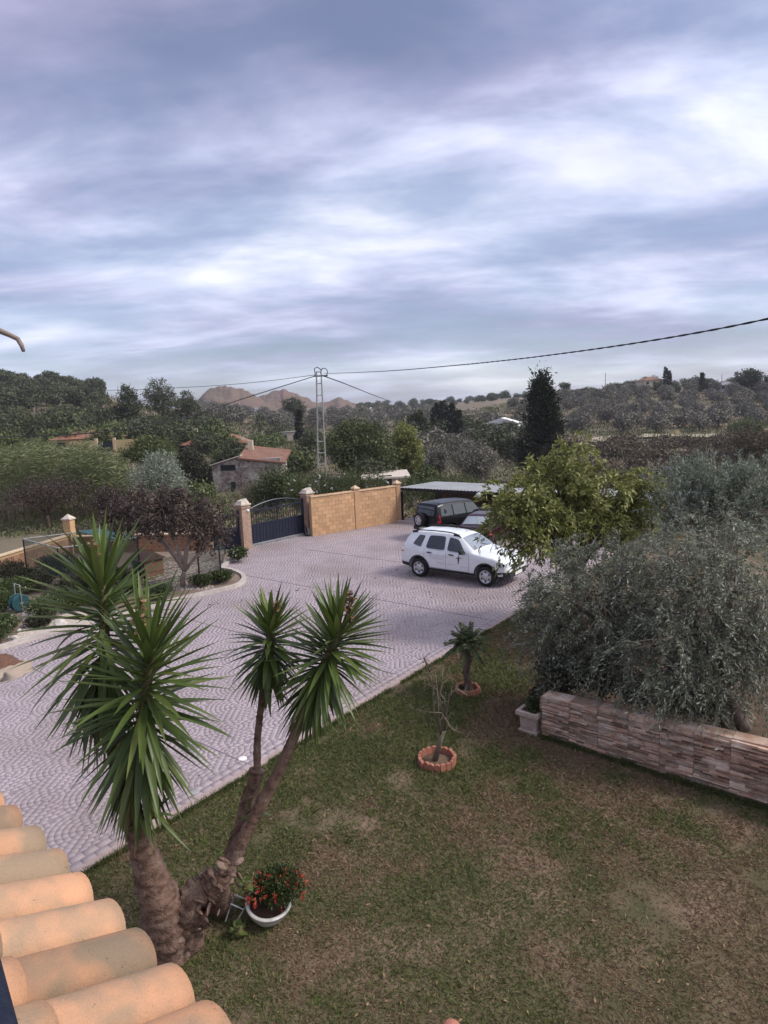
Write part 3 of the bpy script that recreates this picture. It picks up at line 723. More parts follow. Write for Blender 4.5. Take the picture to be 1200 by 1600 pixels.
for c_ in range(ncol):
    x0 = c_ * cw; mb = MB(); q = wd * (x0 + cw / 2) - wn * 0.12 + UP * (wtop(x0 + cw / 2))
    mb.box((0, 0, 0), (cw - 0.004, 0.26, 0.03), (wd + UP * 0.0366, -wn, UP)); o = mb.build('coping_stone', 'ledge', rw, bevel=0.004); o.location = Vector(q)
for r in range(5):       # the short return at the wall's end
    mb = ledge_panel(0.56, 0.15, 900 + r); o = mb.build('stone_panel', 'ledge', rw); e = -wd; s_ = -wn
    o.matrix_local = Matrix(((s_[0], wd[0], 0, -wn[0] * 0.0 + e[0] * 0.01), (s_[1], wd[1], 0, e[1] * 0.01), (0, 0, 1, 0.153 * r), (0, 0, 0, 1)))
sb = MB(); sb.add([W0 - wn * 0.2 + UP * 0.70, W0 + wd * xe - wn * 0.2 + UP * 0.8, W0 + wd * xe - wn * 7 + UP * 0.55, W0 - wn * 5.2 + UP * 0.02, W0 - wd * 0.35 - wn * 2.5 + UP * 0.02, W0 - wd * 0.05 - wn * 0.6 + UP * 0.3], [(0, 1, 2, 3, 4, 5)])
tag(sb.build('garden_bed_soil', 'soil'), kind='structure')

# ================================================================== carport
pm('corrugated', (0.26, 0.265, 0.275), (0.20, 0.20, 0.21), 1.2, 0.6, 0.1, 20)
pm('reed_screen', (0.12, 0.075, 0.055), (0.07, 0.045, 0.035), 2.0, 0.95, 0.5, 30, c3=(0.17, 0.13, 0.07), s3=0.35)
cpo = wR + u_ * 0.15
cp = empty('carport', cpo, label='open carport with corrugated grey metal roof behind the parked cars', cat='carport')
CL, CD, z0, z1 = 15.0, 3.6, 1.84, 1.76
nsh = 15
for s_ in range(nsh):
    w = CL / nsh; vs = []; fs = []; m_ = 16
    for k in range(m_ + 1):
        x = s_ * w + w * k / m_; dz = 0.022 * math.sin(2 * math.pi * k / m_ * 5)
        vs += [E2 * x + UP * (z0 + dz + (0.004 if s_ % 2 else 0)), E2 * x + E1 * CD + UP * (z1 + dz + (0.004 if s_ % 2 else 0))]
    for k in range(m_): fs.append((2 * k, 2 * k + 2, 2 * k + 3, 2 * k + 1))
    MB().add(vs, fs).build('roof_sheet', 'corrugated', cp)
MB().box(E2 * CL / 2 + E1 * 0.08 + UP * (z0 - 0.10), (CL, 0.07, 0.12), (E2, E1, UP)).build('front_beam', 'blackmetal', cp)
MB().box(E2 * CL / 2 + E1 * (CD - .08) + UP * (z1 - 0.10), (CL, 0.07, 0.12), (E2, E1, UP)).build('back_beam', 'blackmetal', cp)
for x in (0.1, 3.2, 7.5, 11.5, 14.8):
    MB().box(E2 * x + E1 * 0.1 + UP * 0.8 , (0.12 if x == 3.2 else 0.08, 0.1, 1.66), (E2, E1, UP)).build('post', 'blackmetal', cp)
    MB().box(E2 * x + E1 * (CD - .1) + UP * 0.85, (0.08, 0.08, 1.8), (E2, E1, UP)).build('post', 'blackmetal', cp)
MB().tube([E2 * 0.5 + E1 * 0.3 + UP * 1.6, E2 * 1.4 + E1 * 0.3 + UP * 0.0], 0.025, 6).build('brace', 'steelpaint', cp)
sc_ = empty('reed_screen', cpo + E1 * (CD + 0.1), label='brown reed screen fence along the back of the carport', cat='fence')
for i in range(10):
    MB().box(E2 * (i * 1.5 + 0.75) + UP * 0.62, (1.48, 0.04, 1.35 + 0.12 * math.sin(i * 2.1)), (E2, E1, UP)).build('screen_panel', 'reed_screen', sc_)
fl = empty('floodlight', PY(748, 772, 31.2), label='white floodlight hanging at the carport roof edge', cat='lamp')
MB().lathe([(0.0, -0.06), (0.09, -0.05), (0.13, 0.0), (0.13, 0.05), (0.0, 0.06)], (0, 0, -0.05), 14, (E2, UP, -E1)).build('lamp_head', 'white', fl, smooth=True)
MB().tube([(0, 0, -0.02), UP * 0.1 + E1 * 0.1, UP * 0.12 + E1 * 0.5], 0.015, 5).build('arm', 'steelpaint', fl)
kb = empty('carport_kerb', wR, label='low pale kerb stones with debris at the end of the yellow wall', cat='kerb')
for i in range(6): MB().box(E2 * (i * 0.5 + 0.25) - E1 * 0.1 + UP * 0.05, (0.49, 0.14, 0.12), (E2, E1, UP)).build('kerb_stone', 'bedkerb', kb, bevel=0.01)

# ================================================================== vegetation
fol('leaf_green', (0.115, 0.13, 0.034), (0.245, 0.255, 0.075), (0.36, 0.35, 0.14), 0.35, 0.5, 0.35, 0.15)
fol('leaf_olive', (0.135, 0.155, 0.11), (0.255, 0.28, 0.21), (0.40, 0.42, 0.35), 0.25, 0.55, 0.35, 0.2)
fol('leaf_olive_front', (0.115, 0.124, 0.084), (0.235, 0.245, 0.175), (0.41, 0.41, 0.33), 0.3, 0.55, 0.35, 0.2)
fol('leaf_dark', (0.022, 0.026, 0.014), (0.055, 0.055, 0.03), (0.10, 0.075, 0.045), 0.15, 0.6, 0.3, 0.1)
fol('leaf_plum', (0.040, 0.028, 0.026), (0.085, 0.060, 0.052), (0.13, 0.095, 0.075), 0.2, 0.6, 0.3, 0.15)
fol('leaf_shrub', (0.03, 0.045, 0.015), (0.075, 0.10, 0.03), (0.14, 0.15, 0.06), 0.2, 0.55, 0.35, 0.12)
fol('leaf_yucca', (0.050, 0.078, 0.018), (0.11, 0.15, 0.034), (0.15, 0.18, 0.05), 0.15, 0.42, 0.45, .12)
fol('leaf_dead', (0.20, 0.125, 0.07), (0.32, 0.21, 0.12), None, 0.1, 0.9, 0.1)
fol('leaf_palm', (0.05, 0.075, 0.03), (0.10, 0.13, 0.05), (0.2, 0.19, 0.10), 0.15, 0.55, 0.3, 0.1)
fol('leaf_pine', (0.055, 0.063, 0.038), (0.115, 0.122, 0.066), None, 0.1, 0.8, 0.15)
fol('leaf_far_olive', (0.115, 0.11, 0.09), (0.205, 0.19, 0.158), (0.28, 0.245, 0.205), 0.1, 0.8, 0.15, 0.1)
fol('leaf_far_green', (0.065, 0.082, 0.034), (0.125, 0.148, 0.058), (0.18, 0.19, 0.085), 0.2, 0.7, 0.2, 0.12)
fol('leaf_cypress', (0.026, 0.031, 0.020), (0.060, 0.064, 0.042), None, 0.08, 0.85, 0.15)
fol('leaf_cane', (0.115, 0.145, 0.06), (0.21, 0.24, 0.11), (0.32, 0.30, 0.18), 0.25, 0.7, 0.2, 0.12)
fol('leaf_scrub', (0.10, 0.074, 0.06), (0.165, 0.128, 0.098), (0.115, 0.11, 0.07), 0.1, 0.9, 0.1, 0.3)
fol('petal_red', (0.42, 0.035, 0.03), (0.58, 0.12, 0.07), None, 0.2, 0.5)
fol('petal_white', (0.72, 0.68, 0.66), (0.82, 0.78, 0.76), None, 0.2, 0.5)
pm('bark', (0.15, 0.105, 0.08), (0.085, 0.058, 0.045), 9, 0.95, 0.8, 22, bdist=0.02)
pm('bark_pale', (0.30, 0.24, 0.20), (0.19, 0.145, 0.12), 8, 0.95, 0.7, 22, bdist=0.02)
pm('bark_yucca', (0.215, 0.13, 0.098), (0.105, 0.06, 0.046), 11, 0.95, 1.0, 26, c3=(0.27, 0.185, 0.145), s3=4.5, bdist=0.035, lo=.42, hi=.62)
pm('yucca_stem', (0.11, 0.10, 0.04), (0.075, 0.06, 0.03), 9, 0.9, 0.6, 30)
pm('twig', (0.20, 0.165, 0.12), (0.12, 0.09, 0.065), 12, 0.9, 0.3, 40)

def limb(mb, a, b, r0, r1, g, wob=0.12, n=5, sides=6):
    a = np.array(a, float); b = np.array(b, float); d = np.linalg.norm(b - a); pts = []
    off = unit(g.normal(size=3)) * d * wob; up = UP * d * 0.06
    for k in range(n + 1):
        t = k / n; pts.append(a + (b - a) * t + off * math.sin(math.pi * t) * (0.6 + 0.4 * math.sin(5 * t)) + up * math.sin(math.pi * t))
    mb.tube(pts, [r0 + (r1 - r0) * k / n for k in range(n + 1)], sides, cap=True); return pts
def make_tree(name, base, lobes, nclump, per, lsize, lw, mat, label, cat='tree', group=None, trunk_r=0.1, fork=0.35, bark='bark', seed=1, droop=0.2, spread=0.16, shell=0.55, trunk_top=None, up=0.25, twigs=True, kids=None, ntrunk=1, outward=0.6, sl=0.0, sag=0.5, nj=0.6):
    """lobes: [(centre (relative), radii, weight)]; leaf clumps fill the outer shell of every lobe"""
    g = np.random.default_rng(seed); root = empty(name, base, label=label, cat=cat, group=group)
    mb = MB(); lob = [(np.array(c, float), np.array(r, float) * np.ones(3), w) for c, r, w in lobes]
    cen = sum(c * w for c, r, w in lob) / sum(w for c, r, w in lob)
    f0 = np.array(trunk_top if trunk_top is not None else cen * np.array([0.5, 0.5, 0]) + UP * (cen[2] * fork))
    for q in range(ntrunk):
        b0 = np.array([0.14 * math.cos(q * 2.4), 0.14 * math.sin(q * 2.4), -0.05]) * (1 if ntrunk > 1 else 0) + UP * -0.05
        limb(mb, b0, f0 + (g.normal(size=3) * 0.1 if ntrunk > 1 else 0), trunk_r, trunk_r * 0.72, g, 0.05, 5, 9)
    tot = sum(w for c, r, w in lob); pos = []; dirs = []; nrms = []
    for c, r, w in lob:
        p = limb(mb, f0, c, trunk_r * 0.62, trunk_r * 0.22, g, 0.10, 5, 7)
        m = max(6, int(nclump * w / tot)); dd = unit(g.normal(size=(m, 3))); rad = shell + (1 - shell) * g.random(m) ** 0.7
        rad *= 1 + 0.16 * np.sin(dd[:, 0] * 5 + seed) * np.cos(dd[:, 1] * 4 + dd[:, 2] * 5)
        cl = c + dd * r * rad[:, None]
        if twigs:
            for k in g.choice(m, min(m, max(4, int(m * 0.10))), replace=False): limb(mb, p[int(g.integers(2, 6))], cl[k], trunk_r * 0.17, 0.006, g, 0.10, 3, 5)
        cp_ = np.repeat(cl, per, 0) + g.normal(size=(m * per, 3)) * spread * np.array([1, 1, 0.8])
        od = np.repeat(dd, per, 0) * outward + g.normal(size=(m * per, 3)) * 0.6 + UP * up - UP * droop
        if sl > 0:       # leaves sit along sprays that arch outwards
            sdir = unit(dd * outward + g.normal(size=(m, 3)) * 0.45 + UP * (up - droop)); ln = sl * (0.5 + g.random(m)); tt = np.tile(np.linspace(0, 1, per), m); sr = np.repeat(sdir, per, 0); lr = np.repeat(ln, per)
            cp_ = np.repeat(cl, per, 0) + sr * (tt * lr)[:, None] - UP[None] * (sag * lr * tt * tt)[:, None] + g.normal(size=(m * per, 3)) * spread * 0.35
            od = sr * 0.9 + g.normal(size=(m * per, 3)) * 0.5 - UP * (sag * 0.9) * tt[:, None]
        pos.append(cp_); dirs.append(od); nrms.append(np.repeat(dd, per, 0) + UP * .35)
    pos = np.concatenate(pos); dirs = np.concatenate(dirs); nrms = np.concatenate(nrms)
    k = pos[:, 2] > 0.03; pos, dirs, nrms = pos[k], dirs[k], nrms[k]
    v, f = leaves_np(pos, dirs, lsize, lw, 0.22, 0.4, g, unit(nrms), nj)
    mb.build('trunk', bark, root, smooth=True); np_obj('crown', v, f, mat, root)
    return root
def make_shrub(name, base, rad, n, ls, lw, mat, label, cat='shrub', group=None, seed=1, flowers=None, z=0.5, ground=True):
    """a low bush: stems plus leaves filling an uneven dome"""
    g = np.random.default_rng(seed); root = empty(name, base, label=label, cat=cat, group=group); r = np.array(rad, float) * np.ones(3)
    mb = MB(); nl = 7; cs = []
    for k in range(nl):
        a = k * 2.4; q = np.array([math.cos(a), math.sin(a), 0]) * r * (0.55 * math.sqrt(k / nl)) + UP * r[2] * (0.75 + 0.4 * g.random()); cs.append((q, 0.45 + 0.25 * g.random()))
        limb(mb, (0, 0, 0), q, 0.012 + 0.01 * r[0], 0.004, g, 0.1, 3, 5)
    pos = []; dirs = []
    for q, s_ in cs:
        m = n // nl; d = unit(g.normal(size=(m, 3))); rr_ = (0.35 + 0.65 * g.random(m) ** 0.6)[:, None]
        pos.append(q + d * r * s_ * rr_ * np.array([1, 1, 1.0])); dirs.append(d + g.normal(size=(m, 3)) * 0.6 + UP * 0.3)
    pos = np.concatenate(pos); dirs = np.concatenate(dirs); k = pos[:, 2] > 0.02
    v, f = leaves_np(pos[k], dirs[k], ls, lw, 0.2, 0.4, g)
    mb.build('stem', 'twig', root); np_obj('foliage', v, f, mat, root)
    if flowers:
        fm, nf, fs = flowers; d = unit(g.normal(size=(nf, 3))); d[:, 2] = np.abs(d[:, 2]) * 0.9; c = UP * r[2] * 0.8 + d * r * np.array([0.95, 0.95, 0.75])
        pp_ = np.repeat(c, 6, 0) + g.normal(size=(nf * 6, 3)) * fs * 0.35; v, f = leaves_np(pp_, g.normal(size=(nf * 6, 3)) + np.repeat(d, 6, 0), fs, fs * 0.8, 0.3, 0.3, g); np_obj('blossom', v, f, fm, root)
    return root

# ------------------------------------------------------------------ the yuccas
def leaf_mesh(L_, Wd, bend, twist, nm='leaf', seg=6):
    vs = []; fs = []
    for k in range(seg + 1):
        t = k / seg; w = Wd * (0.55 + 1.6 * t * (1 - t) * 1.35) * (1 - t ** 3.0) * 0.85
        if k == seg: w = 0.0008
        x = L_ * t; z = -bend * L_ * t * t; 
        vs += [(x, -w / 2, z + w * 0.30), (x, 0, z), (x, w / 2, z + w * 0.30)]
    for k in range(seg):
        a = k * 3; fs += [(a, a + 3, a + 4, a + 1), (a + 1, a + 4, a + 5, a + 2)]
    return np.array(vs), fs
LEAFV = [leaf_mesh(1.0, 0.088, b_, 0) for b_ in (0.0, 0.04, 0.09, 0.16, 0.42)]
LEAFM = []
for v_, f_ in LEAFV:
    mb = MB(); mb.add(v_, f_); me = mb.mesh('leaf', True); me.materials.append(MATS['leaf_yucca']); LEAFM.append(me)
yuc_leaves = []   # (crown object, matrix, variant, prominence)
def yucca_crown(root, a, b, n, ln, seed, lo=14, hi=168, dead=0, lean=None):
    """leaves spiral from the growing tip b down the stem to a"""
    g = np.random.default_rng(seed); a = np.array(a, float); b = np.array(b, float); axis = unit(b - a)
    base = np.array(root.location); mb = MB()
    pts = [a + (b - a) * t - base for t in np.linspace(0, 1, 6)]
    st = mb.tube(pts, [0.062, 0.064, 0.062, 0.058, 0.05, 0.03], 9).build('leaf_crown', 'yucca_stem', root, smooth=True)
    u = unit(np.cross(axis, [0.3, 1, 0.1])); w = np.cross(axis, u)
    for i in range(n):
        t = i / n; th = R_(lo + (hi - lo) * t ** 0.78 + g.normal() * 6); az = i * 2.39996 + g.normal() * 0.15
        p = b + (a - b) * min(t ** 0.9 * 0.80, 1)
        rad = u * math.cos(az) + w * math.sin(az)
        d = axis * math.cos(th) + rad * math.sin(th)
        if t > 0.55: d = unit(d + np.array([0, 0, -0.55 * (t - 0.45)]))
        d = unit(d); side = unit(np.cross(np.array([0, 0, 1.0]) if abs(d[2]) < 0.97 else u, d)); up = np.cross(d, side)
        l_ = ln * (0.90 + 0.12 * min(1, t * 4)) * (0.88 + 0.24 * g.random())
        wf = 0.92 + 0.25 * g.random()
        M = np.eye(4); M[:3, 0] = d * l_; M[:3, 1] = side * wf * max(0.75, l_ * 1.05); M[:3, 2] = up * l_; M[:3, 3] = p + rad * 0.045 - base
        var = int(min(3, max(0, (1 if t < 0.3 else 2 if t < 0.6 else 1) + g.integers(-1, 2))))
        if t > .35 and g.random() < .07: var = 4
        face = -(rad @ unit(p - CP))
        yuc_leaves.append((st, M, var, l_ * (1 + 0.8 * face) * (1.0 if t < 0.95 else 0.3)))
    if dead:
        vs = []; fs = []
        for i in range(dead):
            az = g.random() * 6.28; rad = u * math.cos(az) + w * math.sin(az); p = a + (b - a) * (0.02 + 0.25 * g.random()) - base
            d = unit(-axis * 1.0 + rad * (0.10 + 0.3 * g.random()) + g.normal(size=3) * 0.08); sd_ = unit(np.cross(d, rad)); l_ = ln * (0.35 + 0.4 * g.random()); k = len(vs)
            q = p + rad * 0.065; vs += [q - sd_ * 0.012, q + sd_ * 0.012, q + d * l_ + sd_ * 0.002, q + d * l_ - sd_ * 0.002]; fs.append((k, k + 1, k + 2, k + 3))
        MB().add(vs, fs).build('dead_leaves', 'leaf_dead', st)
    return st
ybase = P(262, 1486)
yr = empty('yucca_tree', ybase, label='large multi-stemmed yucca with spiky crowns on the lawn edge', cat='yucca')
def trunk(root, path, rads, seed, name='trunk', sides=14, rough=0.06):
    g = np.random.default_rng(seed); p = smooth_path(path, 14) - np.array(root.location); r = smooth_vals(rads, 14) * (1 + 0.035 * np.sin(np.arange(len(p)) * 2.2) + 0.03 * g.normal(size=len(p)))
    mb = MB(); mb.tube(p, list(r), sides)
    vs = np.array(mb.v); cen = np.repeat(p, sides, 0); rel = vs - cen
    k = 1 + rough * (np.sin(np.arange(len(vs)) * 2.7 + seed) + g.normal(size=len(vs)) * 0.8); k[:len(k)] = np.clip(k, 0.8, 1.25)
    mb.v = [tuple(q) for q in cen + rel * k[:, None]]
    return mb.build(name, 'bark_yucca', root, smooth=True)
YA = 6.45
trunk(yr, [ybase + UP * -0.1, PY(258, 1430, YA + .02), PY(236, 1370, YA), PY(218, 1310, YA - .02), PY(204, 1262, YA), PY(185, 1190, YA + .25), PY(170, 1120, YA + .45), PY(160, 1060, YA + .5)], [0.30, 0.23, 0.17, 0.125, 0.115, 0.10, 0.09, 0.085], 3)
trunk(yr, [ybase + np.array([-0.10, 0.02, -0.1]), PY(243, 1440, YA + .12), PY(232, 1390, YA + .05), PY(226, 1350, YA)], [0.2, 0.14, 0.11, 0.09], 9)
trunk(yr, [ybase + np.array([0.16, 0.1, -0.1]), PY(296, 1415, YA + .1), PY(320, 1390, YA + .2), PY(340, 1370, YA + .25)], [0.2, 0.19, 0.17, 0.14], 5, rough=0.13)
trunk(yr, [P(345, 1412) - UP * .1, PY(342, 1385, YA + .3), PY(362, 1345, YA + .28), PY(400, 1272, YA + .3), PY(440, 1195, YA + .35), PY(466, 1135, YA + .4), PY(478, 1105, YA + .4)], [0.15, 0.115, 0.082, 0.068, 0.062, 0.056, 0.055], 6)
trunk(yr, [PY(350, 1375, YA + .35), PY(372, 1310, YA + .5), PY(392, 1240, YA + .6), PY(402, 1202, YA + .65)], [0.11, 0.085, 0.085, 0.09], 7, rough=0.14)
trunk(yr, [PY(402, 1205, YA + .65), PY(402, 1160, YA + .65), PY(408, 1105, YA + .65), PY(416, 1062, YA + .66)], [0.045, 0.04, 0.038, 0.04], 8)
g = np.random.default_rng(2)        # knobs on the old base
for i in range(34):
    px, py = (g.uniform(285, 375), g.uniform(1340, 1450)) if i < 24 else (g.uniform(368, 404), g.uniform(1215, 1330))
    if i < 24: py = 1480 - (px - 262) * 1.05 + g.uniform(-42, 38)
    else: py = 1330 - (px - 368) * 3.1 + g.uniform(-10, 10)
    c = PY(px, py, YA + (0.0 if i < 24 else .48) + g.uniform(-.06, .08)); r = g.uniform(0.03, 0.085) if i < 24 else g.uniform(0.02, 0.04)
    mb = MB(); mb.lathe([(0, r * 0.95), (r * .55, r * .9), (r * .9, r * .5), (r, 0), (r * .85, -r * .6), (0, -r)], c - ybase, 9, (unit(g.normal(size=3)), unit(g.normal(size=3)), -unit(c - CP))); mb.build('knob', 'bark_yucca', yr, smooth=True)
yucca_crown(yr, PY(210, 1255, 6.35), PY(237, 1000, 6.15), 205, 0.84, 21, dead=30)
yucca_crown(yr, PY(168, 1130, 6.95), PY(160, 900, 6.95), 175, 0.88, 22, dead=60)
yucca_crown(yr, PY(476, 1112, 6.85), PY(536, 975, 6.75), 200, 0.62, 23, dead=24)
yucca_crown(yr, PY(415, 1070, 7.1), PY(425, 972, 7.1), 160, 0.48, 24, dead=10)
# three crowns of small offsets low down
for k, (px, py, ln, yy) in enumerate(((135, 1125, 0.26, 6.9), (398, 1262, 0.16, 6.95), (372, 1448, 0.07, 6.75), (236, 1262, 0.24, 6.3), (386, 1378, .06, 6.95))):
    c = PY(px, py, yy); yucca_crown(yr, c - UP * 0.1, c, 14, ln, 40 + k, 5, 110)
order = sorted(range(len(yuc_leaves)), key=lambda i: -yuc_leaves[i][3])
rest = {}
for rank, i in enumerate(order):
    st, M, var, pr = yuc_leaves[i]
    if rank < 300:
        o = bpy.data.objects.new('leaf', LEAFM[var]); link(o, st); o.matrix_local = Matrix(M.tolist())
    else: rest.setdefault(st.name, (st, []))[1].append((M, var))
for st, lst in rest.values():
    vs = []; fs = []; b_ = 0
    for M, var in lst:
        v, f = LEAFV[var]; vs.append(v @ M[:3, :3].T + M[:3, 3]); fs.append(np.array(f) + b_); b_ += len(v)
    tag(np_obj('leaves', np.concatenate(vs), np.concatenate(fs), 'leaf_yucca', st, smooth=True), kind='stuff')
# withered flower spikes
for c0, h, sd_ in ((PY(547, 968, 6.75), 0.30, 1), (PY(222, 975, 6.15), 0.28, 2), (PY(428, 962, 7.1), 0.15, 3), (PY(150, 880, 6.95), 0.2, 4)):
    g = np.random.default_rng(sd_); mb = MB(); c0 = c0 - ybase; top = c0 + UP * h + g.normal(size=3) * 0.03; mb.tube([c0 - UP * 0.1, c0, top], [0.016, 0.014, 0.006], 6); pos = []; dr = []
    for k in range(30):
        t = g.random(); p = c0 + (top - c0) * t; d = unit(g.normal(size=3)); l_ = 0.03 + 0.11 * (1 - t) * g.random(); mb.tube([p, p + d * l_ + UP * 0.02], [0.005, 0.003], 4, cap=False)
        for q in range(5): pos.append(p + d * l_ * g.random()); dr.append(g.normal(size=3) - UP * .5)
    o = mb.build('flower_spike', 'twig', yr); v, f = leaves_np(np.array(pos), np.array(dr), 0.05, 0.03, .2, .4, g); np_obj('withered_flowers', v, f, 'leaf_dead', o)

# ------------------------------------------------------------------ bowl pot with red flowers
pm('potsoil', (0.05, 0.03, 0.022), (0.08, 0.05, 0.035), 14, .95, .8, 40)
pm('whitepot', (0.62, 0.60, 0.58), (0.48, 0.46, 0.44), 6, 0.6, 0.2, 25)
pc = P(420, 1432); po = empty('flower_bowl', pc, label='white bowl planter on the lawn beside the yucca base', cat='planter')
tilt = unit(np.array([0.10, -0.18, 1.0])); ta = unit(np.cross([0, 1, 0], tilt)); tb = np.cross(tilt, ta)
MB().lathe([(0.0, 0.0), (0.13, 0.0), (0.17, 0.03), (0.245, 0.16), (0.265, 0.235), (0.278, 0.24), (0.278, 0.262), (0.24, 0.262), (0.225, 0.20), (0.0, 0.19)], (0, 0, 0), 32, (ta, tb, tilt)).build('bowl', 'whitepot', po, smooth=True)
MB().lathe([(0.0, 0.215), (0.15, 0.212), (0.232, 0.205)], (0, 0, 0), 24, (ta, tb, tilt)).build('soil', 'potsoil', po, smooth=True)
fb = make_shrub('flowering_bush', pc + tilt * 0.14 + np.array([0.10, 0.02, 0]), (0.38, 0.34, 0.26), 5200, 0.042, 0.022, 'leaf_shrub', 'small bush full of red flowers growing in the white bowl', 'flowers', seed=5, flowers=('petal_red', 70, 0.030))
# wire plant stand leaning on the bowl
wsx = empty('wire_stand', P(384, 1450), label='small grey wire stand leaning between yucca base and white bowl', cat='plant stand')
q = lambda a, b, yy: PY(a, b, yy) - np.array(wsx.location)
for a, b in (((366, 1398, 6.98), (389, 1407, 6.98)), ((360, 1412, 6.9), (380, 1421, 6.9)), ((366, 1398, 6.98), (352, 1440, 6.85)), ((389, 1407, 6.98), (366, 1446, 6.8))):
    MB().tube([q(*a), q(*b)], 0.008, 5).build('wire', 'greymetal', wsx)

# ------------------------------------------------------------------ scalloped rings
pm('terracotta', (0.42, 0.17, 0.11), (0.32, 0.125, 0.085), 5, 0.85, 0.3, 30, island=0.15)
def scallop_ring(c, r, n, label, seed=0, mat='terracotta'):
    g = np.random.default_rng(seed); root = empty('edging_ring', c, label=label, cat='edging', group='scalloped terracotta tree rings')
    vs = [(0, 0, 0.03)]; m = 20
    me = None
    for k in range(n):
        a = 2 * math.pi * k / n; t = np.array([-math.sin(a), math.cos(a), 0]); o_ = np.array([math.cos(a), math.sin(a), 0]); w = 2 * math.pi * r / n * 0.5
        if me is None:
            poly = [(-w * .98, 0, -.03), (w * .98, 0, -.03), (w * .98, 0, 0.10)] + [(w * .98 * math.cos(th), 0, 0.10 + w * 0.9 * math.sin(th)) for th in np.linspace(0.3, math.pi - 0.3, 7)] + [(-w * .98, 0, 0.10)]
            mb = MB(); mb.slab([np.array(p) - np.array([0, 0.025, 0]) for p in poly], (0, 0.05, 0)); me = mb.mesh('edging_tile'); me.materials.append(MATS[mat])
        ob = bpy.data.objects.new('edging_tile', me); link(ob, root); ob.location = Vector(o_ * r * (1 + 0.015 * g.normal())) ; ob.rotation_euler = (g.normal() * .04, 0, a + math.pi / 2)
    MB().lathe([(0, 0.05), (r * .5, 0.045), (r - 0.02, 0.03)], (0, 0, 0), 20).build('soil', 'soil', root, smooth=True)
    return root
rc = P(683, 1192); scallop_ring(rc, 0.30, 19, 'red scalloped tile ring around the bare rose bush on the lawn', 1)
rc2 = P(731, 1082); scallop_ring(rc2, 0.235, 17, 'weathered scalloped tile ring around the small palm', 2)
# bare rose bush
rb = empty('rose_bush', rc, label='almost leafless thorny rose bush in the red scalloped ring', cat='shrub'); g = np.random.default_rng(6); mb = MB()
def rp(a, b, yy=None): return PY(a, b, rc[1] + (yy or 0)) - rc
mb.tube([rp(680, 1186), rp(688, 1158), rp(694, 1142)], [0.055, 0.04, 0.035], 8)
canes = [[(690, 1150), (678, 1110), (677, 1072), (668, 1048), (663, 1028)], [(690, 1150), (686, 1125), (684, 1085), (680, 1050)], [(694, 1142), (698, 1110), (703, 1085), (716, 1078)], [(694, 1142), (700, 1130), (690, 1114), (672, 1113), (645, 1108)], [(697, 1130), (707, 1140), (716, 1144)], [(690, 1150), (692, 1118), (686, 1090), (692, 1066)], [(703, 1092), (712, 1076), (730, 1086)], [(698, 1118), (694, 1092), (680, 1076), (668, 1068)], [(668, 1068), (665, 1050)], [(663, 1028), (672, 1050)], [(684, 1088), (690, 1060), (692, 1045)]]
for i, cn in enumerate(canes):
    yy = g.uniform(-.15, .15); p = [rp(a, b, yy * k / len(cn)) for k, (a, b) in enumerate(cn)]; n = len(p); mb.tube(p, [max(0.004, 0.018 - 0.0035 * k) for k in range(n)], 5)
    for k in range(5):
        j = g.integers(0, n - 1); s_ = p[j] + (p[j + 1] - p[j]) * g.random(); d = unit(g.normal(size=3) + UP * .5); mb.tube([s_, s_ + d * g.uniform(.08, .25)], [0.006, 0.003], 4, cap=False)
mb.build('stem', 'twig', rb, smooth=True)
pos = np.concatenate([np.array([rp(a, b) for (a, b) in cn[1:]]) for cn in canes]); pos = np.repeat(pos, 9, 0) + g.normal(size=(len(pos) * 9, 3)) * 0.07
v, f = leaves_np(pos, g.normal(size=pos.shape), 0.035, 0.02, .2, .4, g); np_obj('foliage', v, f, 'leaf_shrub', rb)
